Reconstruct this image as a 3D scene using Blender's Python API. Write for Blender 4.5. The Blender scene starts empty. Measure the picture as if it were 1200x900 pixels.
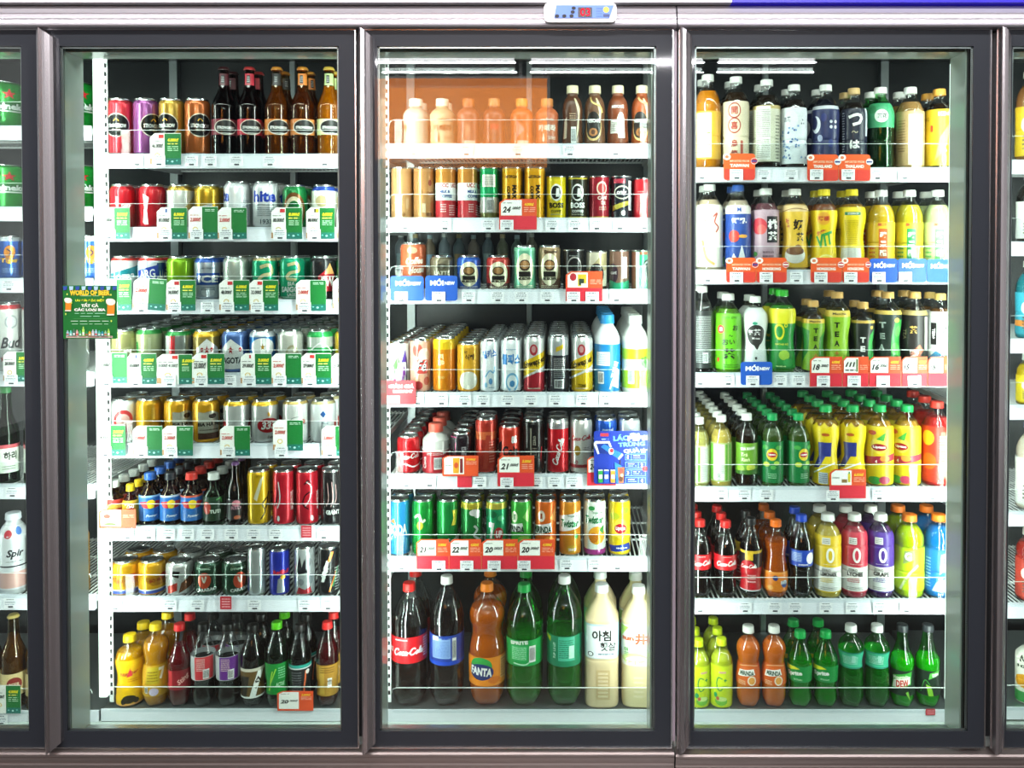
import bpy, bmesh, math, random
import numpy as np
from mathutils import Vector, Matrix

random.seed(7)
SC = bpy.context.scene
COL = SC.collection
PI = math.pi

# ------------------------------------------------------------------ camera
F_PX, CX, CY = 1000.0, 660.0, 301.0          # focal length and principal point, in 1200x900 pixels
PITCH = math.radians(-1.1)
CAMZ = 1.5
cam = bpy.data.cameras.new('camera')
cam.sensor_fit = 'HORIZONTAL'; cam.sensor_width = 36.0
cam.lens = 36.0 * F_PX / 1200.0
cam.shift_x = (600.0 - CX) / 1200.0
cam.shift_y = (CY - 450.0) / 1200.0
cam.clip_start = 0.05
cam_o = bpy.data.objects.new('camera', cam); COL.objects.link(cam_o)
cam_o.location = (0, 0, CAMZ)
cam_o.rotation_euler = (PI / 2 + PITCH, 0, 0)
SC.camera = cam_o

_ca, _sa = math.cos(-PITCH), math.sin(-PITCH)
def at(px, py, Y):
    """point of the plane y = Y seen at photo pixel (px, py)"""
    a = (px - CX) / F_PX; b = (CY - py) / F_PX
    dx, dy, dz = a, _ca + b * _sa, -_sa + b * _ca
    t = Y / dy
    return Vector((dx * t, Y, CAMZ + dz * t))
def project(p):
    x, y, z = p[0], p[1], p[2] - CAMZ
    d = y * _ca - z * _sa; v = y * _sa + z * _ca
    return CX + F_PX * x / d, CY - F_PX * v / d
def zat(py, Y): return at(660, py, Y).z

# ------------------------------------------------------------------ world, exposure, render quality
w = bpy.data.worlds.new('world'); SC.world = w; w.use_nodes = True
w.node_tree.nodes['Background'].inputs[0].default_value = (1.0, 0.96, 0.98, 1)
w.node_tree.nodes['Background'].inputs[1].default_value = 0.8
vs = SC.view_settings
vs.view_transform = 'Standard'; vs.look = 'None'; vs.gamma = 1.0; vs.use_curve_mapping = False
vs.exposure = -0.32
cy = SC.cycles
cy.use_denoising = True
cy.max_bounces = 8; cy.diffuse_bounces = 3; cy.glossy_bounces = 4
cy.transmission_bounces = 4; cy.transparent_max_bounces = 32
cy.caustics_reflective = False; cy.caustics_refractive = False
cy.sample_clamp_indirect = 3.0

LED_POWER = 7.5         # each vertical cooler strip, W
POST_EMIT = 4.0
AISLE_POWER = 34.0       # each aisle ceiling tube, W

# ------------------------------------------------------------------ materials
def lin(h):
    if isinstance(h, (tuple, list)): return tuple(h[:3])
    o = []
    for i in (0, 2, 4):
        c = int(h[i:i + 2], 16) / 255.0
        o.append(c / 12.92 if c <= 0.04045 else ((c + 0.055) / 1.055) ** 2.4)
    return tuple(o)
M = {}
def newmat(name):
    m = bpy.data.materials.new(name); m.use_nodes = True
    nt = m.node_tree; nt.nodes.clear()
    out = nt.nodes.new('ShaderNodeOutputMaterial')
    return m, nt, out
def principled(name, col, rough=0.5, metal=0.0, coat=0.0, emit=0.0, noise=None, spec=0.5):
    if name in M: return M[name]
    m, nt, out = newmat(name)
    p = nt.nodes.new('ShaderNodeBsdfPrincipled')
    p.inputs['Base Color'].default_value = lin(col) + (1,)
    p.inputs['Roughness'].default_value = rough
    p.inputs['Metallic'].default_value = metal
    p.inputs['Coat Weight'].default_value = coat
    p.inputs['Coat Roughness'].default_value = 0.04
    p.inputs['Specular IOR Level'].default_value = spec
    if emit:
        p.inputs['Emission Color'].default_value = lin(col) + (1,)
        p.inputs['Emission Strength'].default_value = emit
    if noise:                                        # (scale xyz, amount): colour and roughness grain
        sc, amt = noise
        tc = nt.nodes.new('ShaderNodeTexCoord'); mp = nt.nodes.new('ShaderNodeMapping')
        mp.inputs['Scale'].default_value = sc
        nz = nt.nodes.new('ShaderNodeTexNoise'); nz.inputs['Scale'].default_value = 1.0; nz.inputs['Detail'].default_value = 3
        nt.links.new(tc.outputs['Object'], mp.inputs[0]); nt.links.new(mp.outputs[0], nz.inputs['Vector'])
        mx = nt.nodes.new('ShaderNodeMix'); mx.data_type = 'RGBA'
        c = lin(col)
        mx.inputs[6].default_value = tuple(v * (1 - amt) for v in c) + (1,)
        mx.inputs[7].default_value = tuple(min(1, v * (1 + amt)) for v in c) + (1,)
        nt.links.new(nz.outputs['Fac'], mx.inputs[0]); nt.links.new(mx.outputs[2], p.inputs['Base Color'])
        mr = nt.nodes.new('ShaderNodeMapRange')
        mr.inputs[3].default_value = max(0.02, rough * (1 - amt)); mr.inputs[4].default_value = rough * (1 + amt)
        nt.links.new(nz.outputs['Fac'], mr.inputs[0]); nt.links.new(mr.outputs[0], p.inputs['Roughness'])
    nt.links.new(p.outputs[0], out.inputs[0])
    M[name] = m
    return m
def attr_mat(name, rough, metal_from_alpha, coat=0.0):
    m, nt, out = newmat(name)
    p = nt.nodes.new('ShaderNodeBsdfPrincipled')
    a = nt.nodes.new('ShaderNodeAttribute'); a.attribute_name = 'Col'
    nt.links.new(a.outputs['Color'], p.inputs['Base Color'])
    if metal_from_alpha: nt.links.new(a.outputs['Alpha'], p.inputs['Metallic'])
    p.inputs['Roughness'].default_value = rough
    p.inputs['Coat Weight'].default_value = coat; p.inputs['Coat Roughness'].default_value = 0.08
    nt.links.new(p.outputs[0], out.inputs[0])
    M[name] = m
    return m
def clear_mat(name, tint, ior=1.45, rough=0.02, gain=1.0):
    """thin clear sheet: tinted see-through plus Fresnel reflection"""
    if name in M: return M[name]
    m, nt, out = newmat(name)
    t = nt.nodes.new('ShaderNodeBsdfTransparent'); t.inputs[0].default_value = lin(tint) + (1,)
    g = nt.nodes.new('ShaderNodeBsdfGlossy'); g.inputs['Roughness'].default_value = rough
    f = nt.nodes.new('ShaderNodeFresnel'); 
    ge = nt.nodes.new('ShaderNodeNewGeometry'); sg_ = nt.nodes.new('ShaderNodeMath'); sg_.operation = 'MULTIPLY_ADD'   # both faces of the thin sheet reflect alike
    sg_.inputs[1].default_value = -2.0; sg_.inputs[2].default_value = 1.0
    pw = nt.nodes.new('ShaderNodeMath'); pw.operation = 'POWER'; pw.inputs[0].default_value = ior
    nt.links.new(ge.outputs['Backfacing'], sg_.inputs[0]); nt.links.new(sg_.outputs[0], pw.inputs[1]); nt.links.new(pw.outputs[0], f.inputs['IOR'])
    mu = nt.nodes.new('ShaderNodeMath'); mu.operation = 'MULTIPLY'; mu.inputs[1].default_value = gain; mu.use_clamp = True
    mx = nt.nodes.new('ShaderNodeMixShader')
    nt.links.new(f.outputs[0], mu.inputs[0]); nt.links.new(mu.outputs[0], mx.inputs[0])
    nt.links.new(t.outputs[0], mx.inputs[1]); nt.links.new(g.outputs[0], mx.inputs[2])
    nt.links.new(mx.outputs[0], out.inputs[0])
    M[name] = m
    return m
def liquid_mat(spec):
    """drink seen through a clear bottle: scattering body colour, part of the light passes ('hex' or 'hex:clearness')"""
    k = 'drink_' + spec.replace(':', '_')
    if k in M: return M[k]
    hexc, clear = (spec.split(':') + ['0'])[:2]; clear = float(clear)
    m, nt, out = newmat(k)
    p = nt.nodes.new('ShaderNodeBsdfPrincipled'); p.inputs['Base Color'].default_value = lin(hexc) + (1,)
    p.inputs['Roughness'].default_value = 0.12
    t = nt.nodes.new('ShaderNodeBsdfTranslucent'); t.inputs[0].default_value = lin(hexc) + (1,)
    mx = nt.nodes.new('ShaderNodeMixShader'); mx.inputs[0].default_value = 0.2
    nt.links.new(p.outputs[0], mx.inputs[1]); nt.links.new(t.outputs[0], mx.inputs[2])
    last = mx
    if clear:
        tr = nt.nodes.new('ShaderNodeBsdfTransparent'); tr.inputs[0].default_value = tuple(.25 + .75 * v for v in lin(hexc)) + (1,)
        m2 = nt.nodes.new('ShaderNodeMixShader'); m2.inputs[0].default_value = clear
        nt.links.new(mx.outputs[0], m2.inputs[1]); nt.links.new(tr.outputs[0], m2.inputs[2]); last = m2
    nt.links.new(last.outputs[0], out.inputs[0])
    M[k] = m
    return m
def glow_mat(name, col, strength):
    if name in M: return M[name]
    m, nt, out = newmat(name)
    e = nt.nodes.new('ShaderNodeEmission'); e.inputs[0].default_value = lin(col) + (1,); e.inputs[1].default_value = strength
    nt.links.new(e.outputs[0], out.inputs[0])
    M[name] = m
    return m

attr_mat('can_print', 0.26, True, 0.25)
attr_mat('label_print', 0.38, True, 0.15)
attr_mat('card_print', 0.5, False)
principled('aluminium', 'd9dcde', 0.24, 1.0)
principled('stainless', 'dcd9de', 0.40, 0.72, noise=((0.6, 40, 160), 0.14))
principled('stainless_vertical', 'b4afb1', 0.27, 0.95, noise=((160, 60, 0.5), 0.14))
principled('stainless_dimmed', 'a89c98', 0.36, 0.85, noise=((0.6, 40, 160), 0.18))  # header steel darkened and browned for the floor it mirrors
principled('charcoal_frame', '292d33', 0.45, 0.0, coat=0.45, spec=0.15)
principled('black_rubber', '101215', 0.55)
principled('white_steel', 'f2f4f4', 0.32)
principled('white_rail', 'e6e9f2', 0.4)
principled('mullion_plastic', 'b4beb8', 0.12, noise=((3, 3, 3), 0.05))
principled('dark_back', '1a1d21', 0.35, noise=((2, 2, 9), 0.2))
principled('dark_slot', '0b0c0e', 0.7)
principled('galvanised', 'aab0b2', 0.35, 0.9)
principled('edge_glint', 'eef6f4', 0.15)  # near-white colour carries the guard edge's glint
clear_mat('door_glass', 'f4f8f6', 1.5, 0.0)
clear_mat('acrylic', 'fafcfc', 1.45, 0.03, 0.35)
clear_mat('pet_clear', 'fbfcfc', 1.5, 0.05, 1.8)
clear_mat('pet_green', 'a4f4ac', 1.5, 0.05, 1.8)
clear_mat('pet_teal', '5fd6a0', 1.5, 0.05)
clear_mat('glass_brown', 'b07a38', 1.5, 0.03)
clear_mat('glass_amber', 'f0d080', 1.5, 0.04, 1.6)
clear_mat('glass_dark', '8a4a4a', 1.5, 0.04, 1.6)
clear_mat('glass_green', '2f9a4a', 1.5, 0.03)

# ------------------------------------------------------------------ mesh helpers
def mesh_obj(name, verts, faces, mat, parent=None, smooth=False, cols=None, sharp=None):
    me = bpy.data.meshes.new(name)
    me.from_pydata([tuple(v) for v in verts], [], [tuple(f) for f in faces])
    if isinstance(mat, str): mat = M[mat]
    me.materials.append(mat)
    if smooth: me.polygons.foreach_set('use_smooth', [True] * len(me.polygons))
    if cols is not None:                                  # one RGBA per face
        ca = me.color_attributes.new('Col', 'FLOAT_COLOR', 'CORNER')
        n = np.array([len(f) for f in faces]); arr = np.repeat(np.array(cols, dtype=np.float32), n, axis=0)
        ca.data.foreach_set('color', arr.ravel())
    me.update()
    if smooth and sharp: me.set_sharp_from_angle(angle=math.radians(sharp))
    o = bpy.data.objects.new(name, me); COL.objects.link(o)
    if parent is not None: o.parent = parent
    return o
BOXF = [(0, 3, 2, 1), (4, 5, 6, 7), (0, 1, 5, 4), (1, 2, 6, 5), (2, 3, 7, 6), (3, 0, 4, 7)]
def boxv(x0, x1, y0, y1, z0, z1):
    return [(x0, y0, z0), (x1, y0, z0), (x1, y1, z0), (x0, y1, z0), (x0, y0, z1), (x1, y0, z1), (x1, y1, z1), (x0, y1, z1)]
class MB:
    """collects shapes for one mesh"""
    def __init__(s): s.v = []; s.f = []; s.c = []
    def add(s, vs, fs, col=None):
        n = len(s.v); s.v += list(vs); s.f += [tuple(i + n for i in f) for f in fs]
        if col is not None: s.c += [col] * len(fs)
        return s
    def box(s, x0, x1, y0, y1, z0, z1, col=None): return s.add(boxv(x0, x1, y0, y1, z0, z1), BOXF, col)
    def rod(s, p, q, r, n=6, col=None):
        p, q = Vector(p), Vector(q); d = (q - p).normalized()
        a = d.orthogonal().normalized(); b = d.cross(a)
        vs = []
        for e in (p, q):
            for i in range(n):
                t = 2 * PI * i / n; vs.append(tuple(e + a * (r * math.cos(t)) + b * (r * math.sin(t))))
        fs = [(i, (i + 1) % n, n + (i + 1) % n, n + i) for i in range(n)] + [tuple(range(n))[::-1], tuple(range(n, 2 * n))]
        return s.add(vs, fs, col)
    def extrude_x(s, prof, x0, x1, col=None):            # prof: closed (y, z) outline
        n = len(prof)
        vs = [(x0, y, z) for y, z in prof] + [(x1, y, z) for y, z in prof]
        fs = [(i, (i + 1) % n, n + (i + 1) % n, n + i) for i in range(n)] + [tuple(range(n))[::-1], tuple(range(n, 2 * n))]
        return s.add(vs, fs, col)
    def plate(s, pts, y0, y1, col=None):                 # pts: (x, z) outline counter-clockwise seen from the camera
        n = len(pts)
        vs = [(x, y0, z) for x, z in pts] + [(x, y1, z) for x, z in pts]
        fs = [tuple(range(n)), tuple(range(n, 2 * n))[::-1]] + [(i, n + i, n + (i + 1) % n, (i + 1) % n) for i in range(n)]
        return s.add(vs, fs, col)
    def build(s, name, mat, parent=None, smooth=False, sharp=None):
        return mesh_obj(name, s.v, s.f, mat, parent, smooth, s.c if s.c else None, sharp)
def empty(name, loc=(0, 0, 0), rz=0.0):
    o = bpy.data.objects.new(name, None); COL.objects.link(o)
    o.location = loc; o.rotation_euler = (0, 0, rz); o.empty_display_size = 0.02
    return o
def tag(o, label, cat, group=None):
    o['label'] = label; o['category'] = cat
    if group: o['group'] = group
    return o
def structure(o, label=None):
    o['kind'] = 'structure'
    if label: o['label'] = label
    return o

# ------------------------------------------------------------------ flat print: ops in label space -> mesh
def B(v0, v1, c, m=None): return ('b', v0, v1, c, m)
def R(u0, u1, v0, v1, c, m=None): return ('p', [(u0, v0), (u1, v0), (u1, v1), (u0, v1)], c, m)
def P(pts, c, m=None): return ('p', pts, c, m)
def E(u, v, ru, rv, c, m=None): return ('e', u, v, ru, rv, c, m)
def T(s, u, v, w, c, h=None, rot=0, bold=0.02, shear=0.0, m=None): return ('t', s, u, v, w, c, h, rot, min(bold, .045), shear, m)
def S(pts, wd, c, m=None): return ('s', pts, wd, c, m)          # brush stroke along pts, wd in radians
def FP(u0, u1, v0, v1, n, c): return ('fp', u0, u1, v0, v1, n, c)
def BC(u, v, w, h): return ('bc', u, v, w, h)
def SCRIPT(u, v, w, c, rot=0, parts='Coca-Cola'): return ('sc', u, v, w, c, rot, parts)

_tc = {}
_fc = bpy.data.curves.new('lettering', 'FONT'); _fo = bpy.data.objects.new('lettering', _fc)
def text2d(s, bold, shear):
    k = (s, bold, shear)
    if k in _tc: return _tc[k]
    _fc.body = s; _fc.size = 1.0; _fc.resolution_u = 2; _fc.offset = bold; _fc.shear = shear
    me = _fo.to_mesh()
    v = np.array([(p.co.x, p.co.y) for p in me.vertices]) if len(me.vertices) else np.zeros((0, 2))
    f = []
    for p in me.polygons:
        i = list(p.vertices)
        if p.normal.z < 0: i = i[::-1]
        f.append(tuple(i))
    _fo.to_mesh_clear()
    if len(v):
        lo, hi = v.min(0), v.max(0); v = v - (lo + hi) / 2; size = hi - lo
    else: size = np.array([1, 1])
    _tc[k] = (v, f, size)
    return _tc[k]
def catmull(pts, n=5):
    P_ = [np.array(p, float) for p in pts]; P_ = [2 * P_[0] - P_[1]] + P_ + [2 * P_[-1] - P_[-2]]
    o = []
    for i in range(1, len(P_) - 2):
        a, b, c, d = P_[i - 1:i + 3]
        for j in range(n):
            t = j / n
            o.append(0.5 * (2 * b + (c - a) * t + (2 * a - 5 * b + 4 * c - d) * t * t + (3 * b - a - 3 * c + d) * t ** 3))
    o.append(P_[-2])
    return o
def ribbon(pts, wd, n=5):
    c = catmull(pts, n) if len(pts) > 2 else [np.array(p, float) for p in pts]
    v = []; f = []
    for i, p in enumerate(c):
        d = c[min(i + 1, len(c) - 1)] - c[max(i - 1, 0)]; L = math.hypot(*d) or 1
        nrm = np.array([-d[1], d[0]]) / L * wd / 2
        v += [p + nrm, p - nrm]
        if i: f.append((2 * i - 2, 2 * i - 1, 2 * i + 1, 2 * i))
    return np.array(v), f
# loose handwriting in a unit-high box, letter by letter: (advance, strokes)
HAND = {
 'C': (0.95, [[(.85, .78), (.7, 1.0), (.35, .95), (.1, .5), (.25, .05), (.6, .02), (.95, .3)]]),
 'o': (0.5, [[(.3, .55), (.08, .35), (.2, .03), (.42, .2), (.38, .5), (.25, .55)]]),
 'c': (0.45, [[(.4, .5), (.2, .56), (.06, .25), (.2, .02), (.45, .15)]]),
 'a': (0.55, [[(.4, .5), (.15, .5), (.08, .15), (.25, .03), (.42, .3), (.42, .5), (.42, .1), (.55, .05)]]),
 'l': (0.35, [[(.1, .1), (.35, .7), (.3, 1.05), (.15, .8), (.15, .15), (.35, .08)]]),
 '-': (0.3, [[(.02, .33), (.28, .33)]]),
}
def script2d(s):
    x = 0; vs = []; fs = []
    for ch in s:
        adv, st = HAND[ch]
        for pts in st:
            v, f = ribbon([(px + x + 0.25 * py, py) for px, py in pts], 0.19)
            n = sum(len(a) for a in vs); vs.append(v); fs += [tuple(i + n for i in q) for q in f]
        x += adv
    v = np.concatenate(vs); lo, hi = v.min(0), v.max(0)
    return v - (lo + hi) / 2, fs, hi - lo

def cut(v, f, du, dv, curved):
    """split faces so they can follow a curved surface"""
    if len(v) == 0: return v, f
    lo, hi = v.min(0), v.max(0)
    us = [k * du for k in range(math.ceil(lo[0] / du), math.floor(hi[0] / du) + 1)] if du else []
    vs_ = [k * dv for k in range(math.ceil(lo[1] / dv), math.floor(hi[1] / dv) + 1)] if curved and dv else []
    us = [u for u in us if lo[0] + 1e-6 < u < hi[0] - 1e-6]; vs_ = [u for u in vs_ if lo[1] + 1e-6 < u < hi[1] - 1e-6]
    if not us and not vs_: return v, f
    bm = bmesh.new()
    bv = [bm.verts.new((p[0], p[1], 0)) for p in v]
    for q in f:
        try: bm.faces.new([bv[i] for i in q])
        except ValueError: pass
    for u in us: bmesh.ops.bisect_plane(bm, geom=bm.verts[:] + bm.edges[:] + bm.faces[:], plane_co=(u, 0, 0), plane_no=(1, 0, 0))
    for u in vs_: bmesh.ops.bisect_plane(bm, geom=bm.verts[:] + bm.edges[:] + bm.faces[:], plane_co=(0, u, 0), plane_no=(0, 1, 0))
    bm.verts.index_update()
    nv = np.array([(p.co.x, p.co.y) for p in bm.verts]); nf = [tuple(q.index for q in p.verts) for p in bm.faces]
    bm.free()
    return nv, nf
def tri_poly(pts):
    bm = bmesh.new(); bv = [bm.verts.new((x, y, 0)) for x, y in pts]
    fc = bm.faces.new(bv); fc.normal_update()
    if fc.normal.z < 0: fc.normal_flip()
    if len(pts) > 4: bmesh.ops.triangulate(bm, faces=bm.faces[:])
    bm.verts.index_update()
    r = np.array([(p.co.x, p.co.y) for p in bm.verts]), [tuple(q.index for q in p.verts) for p in bm.faces]
    bm.free()
    return r
def op2d(op, sx, sy, rnd):
    """-> list of (verts, faces, colour, metal); sx, sy turn label units into metres"""
    k = op[0]
    if k == 'p':
        v, f = tri_poly([(u * sx, q * sy) for u, q in op[1]]); return [(v, f, op[2], op[3])]
    if k == 'e':
        _, u, q, ru, rv, c, m = op
        n = 28; a = [2 * PI * i / n for i in range(n)]
        pts = [(u * sx + ru * sx * math.cos(t), q * sy + rv * sy * math.sin(t)) for t in a]
        v = np.array(pts); f = [(i, i + 1, n - 1 - i, n - i if i else 0) if i else (0, 1, n - 1) for i in range(n // 2)]
        v = np.array([(0, 0)] + pts) ; v[0] = (u * sx, q * sy)
        f = [(0, 1 + i, 1 + (i + 1) % n) for i in range(n)]
        return [(v, f, c, m)]
    if k == 't':
        _, s, u, q, wd, c, h, rot, bold, shear, m = op
        v, f, size = text2d(s, bold, shear)
        W = wd * sx; kx = W / size[0]; ky = kx if h is None else h * sy / size[1]
        if rot in (90, -90) and h is None: kx = ky = wd * sx / size[0]
        v = v * np.array([kx, ky])
    elif k == 'sc':
        _, u, q, wd, c, rot, parts = op; m = None
        v, f, size = script2d(parts); v = v * (wd * sx / size[0])
    if k in ('t', 'sc'):
        if rot:
            a = math.radians(rot); v = v @ np.array([[math.cos(a), math.sin(a)], [-math.sin(a), math.cos(a)]])
        return [(v + np.array([u * sx, q * sy]), f, c, m)]
    if k == 's':
        v, f = ribbon([(u * sx, q * sy) for u, q in op[1]], op[2] * sx); return [(v, f, op[3], op[4])]
    if k == 'fp':
        _, u0, u1, v0, v1, n, c = op; vs = []; fs = []
        dh = (v1 - v0) / n
        for i in range(n):
            z = v0 + dh * (i + .5); u = u0
            while u < u1:
                L = rnd.uniform(.06, .22); e = min(u + L, u1)
                b = len(vs); vs += [(u * sx, (z - dh * .22) * sy), (e * sx, (z - dh * .22) * sy), (e * sx, (z + dh * .22) * sy), (u * sx, (z + dh * .22) * sy)]
                fs.append((b, b + 1, b + 2, b + 3)); u = e + .035
        return [(np.array(vs), fs, c, None)]
    if k == 'bc':
        _, u, q, wd, h = op
        o = [op2d(R(u - wd / 2, u + wd / 2, q - h / 2, q + h / 2, 'f4f4f4'), sx, sy, rnd)[0]]
        vs = []; fs = []; x = u - wd * .42
        while x < u + wd * .42:
            L = rnd.uniform(.01, .03) * wd * 2.2; b = len(vs)
            vs += [(x * sx, (q - h * .38) * sy), ((x + L) * sx, (q - h * .38) * sy), ((x + L) * sx, (q + h * .38) * sy), (x * sx, (q + h * .38) * sy)]
            fs.append((b, b + 1, b + 2, b + 3)); x += L + rnd.uniform(.015, .03) * wd * 2.2
        o.append((np.array(vs), fs, '181818', None))
        return o
    raise ValueError(k)

def flat_print(ops, mb, x, y, z, sx=1.0, sy=1.0, lift0=0.0004, step=0.0002, rnd=random):
    """prints ops on a flat card whose lower left corner is (x, z) in the plane y, facing the camera"""
    lift = lift0
    for op in ops:
        for v, f, c, m in op2d(op, sx, sy, rnd):
            mb.add([(x + p[0], y - lift, z + p[1]) for p in v], f, lin(c) + (0,))
            lift += step
# ================================================================== layout of the cooler run
DOORY = 2.0                       # front of the door glass
SHELFY = 2.22                     # front of the price rails
BACKY = 2.70
PITCH_X = 0.741
LEFT = [-1.951, -1.210, -0.469, 0.272, 1.013]        # left edge of each door
DW = 0.724
BND = [-1.9595, -1.2185, -0.4775, 0.2635, 1.0045, 1.7455]
Z_DTOP, Z_DBOT = zat(35.5, DOORY), zat(875, DOORY)
Z_OTOP, Z_OBOT = zat(54, DOORY), zat(857, DOORY)
RAILS = {0: [147, 242, 326, 436, 568, 698, 833], 1: [180, 266, 351, 437, 520, 617, 700, 831],
         2: [168, 255, 339, 460, 556, 653, 832], 3: [196, 316, 437, 571, 703, 832],
         4: [187, 283, 397, 475, 600, 708, 829]}
RAIL_H = 0.038
DOORNAME = ['far-left door', 'left door', 'middle door', 'right door', 'far-right door']
ORD = ['first', 'second', 'third', 'fourth', 'fifth', 'sixth', 'seventh', 'eighth', 'ninth', 'tenth', 'eleventh', 'twelfth', 'thirteenth', 'fourteenth']
def shelfname(d, s):
    return 'top' if s == 0 else 'bottom' if s == len(RAILS[d]) - 1 else ORD[s]
def rail_z(d, s): return zat(RAILS[d][s], SHELFY)
def shelf_z(d, s): return rail_z(d, s) - 0.003

# ------------------------------------------------------------------ the shop around
mb = MB(); mb.add([(-4.5, -3.2, 0), (4.5, -3.2, 0), (4.5, 2.8, 0), (-4.5, 2.8, 0)], [(0, 1, 2, 3)])
principled('floor_tile', '37322e', 0.25, noise=((1.5, 1.5, 1), 0.15))
structure(mb.build('floor', 'floor_tile'), 'brown tiled shop floor')
principled('ceiling_paint', 'eceaec', 0.8, noise=((2, 2, 2), 0.05))
mb = MB(); mb.add([(-4.5, -3.2, 3.1), (-4.5, 2.8, 3.1), (4.5, 2.8, 3.1), (4.5, -3.2, 3.1)], [(0, 1, 2, 3)])
structure(mb.build('ceiling', 'ceiling_paint'), 'grey shop ceiling')
principled('shop_wall', '3a3e44', 0.7, noise=((2, 2, 2), 0.08))
mb = MB(); mb.box(-4.5, 4.5, -3.25, -3.2, 0, 3.1)
structure(mb.build('wall_back', 'shop_wall'), 'dim grey shop wall opposite the coolers')
mb = MB(); mb.box(-4.5, 4.5, 2.79, 2.84, 0, 3.1)
structure(mb.build('wall_front', 'shop_wall'), 'shop wall behind the coolers')

def ceiling_tube(x0, x1, y, z, label, power):
    t = empty('ceiling_tube_light', ((x0 + x1) / 2, y, z + 0.05)); h = (x1 - x0) / 2
    MB().box(-h, h, -.03, .03, -.02, .0).build('housing', 'white_steel', t)
    MB().box(-.006, .006, -.006, .006, 0, 3.1 - z - .05).build('hanger', 'galvanised', t)
    b = MB().rod((-h + .01, 0, -.034), (h - .01, 0, -.034), .011, 10).build('tube', glow_mat('tube_glow', 'fdfaff', 16.0), t, True)
    L = bpy.data.lights.new('tube_light', 'AREA'); L.shape = 'RECTANGLE'; L.size = 2 * h; L.size_y = .014
    L.energy = power; L.color = (1.0, .97, .99)
    lo = bpy.data.objects.new('tube_light', L); COL.objects.link(lo); lo.parent = t; lo.location = (0, .012 if y < 0 else 0, -.056); lo.rotation_euler = (math.radians(38 if y < 0 else 0), 0, 0)
    tag(t, label, 'lamp', 'shop ceiling tube lights')
# the row mirrored near the top of the door glass: its mirror image lies 6 m away
for x0p, x1p, lb in ((441, 604, 'white ceiling tube mirrored at top left of the middle door'),
                     (621, 825, 'white ceiling tube mirrored at top right of the middle door'),
                     (841, 956, 'white ceiling tube mirrored at top left of the right door')):
    p, q = at(x0p, 72.5, 6.0), at(x1p, 72.5, 6.0)
    ceiling_tube(p.x, q.x, 4 - 6.0, p.z, lb, AISLE_POWER * 1.6 * (q.x - p.x))
for i, x in enumerate((-1.9, -.65, .6, 1.85)):  # second row, out of view, added to light the header and handles
    ceiling_tube(x - .58, x + .58, .55, 2.92, ORD[i] + ' added unseen ceiling tube from left over the aisle before the coolers', AISLE_POWER * 1.16)
# the orange sign mirrored in the middle door
p, q = at(432, 92, 6.0), at(641, 186, 6.0)
sg = empty('lit_sign', ((p.x + q.x) / 2, -2.0, q.z)); hw = (q.x - p.x) / 2; hh = p.z - q.z
MB().box(-hw - .02, hw + .02, -.08, -.005, -.02, hh + .02).build('housing', 'white_steel', sg)
MB().box(-hw, hw, -.005, .003, 0, hh).build('sign_face', glow_mat('orange_glow', 'f28a44', 9.0), sg)
MB().box(hw, hw + .02, -.005, .012, -.02, hh + .02).build('edge_strip', 'white_steel', sg)
for sx in (-hw * .7, hw * .7): MB().box(sx - .01, sx + .01, -.05, -.03, hh, 3.1 - q.z).build('hanger', 'galvanised', sg)
tag(sg, 'glowing orange sign mirrored in upper left of the middle door', 'sign')

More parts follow.
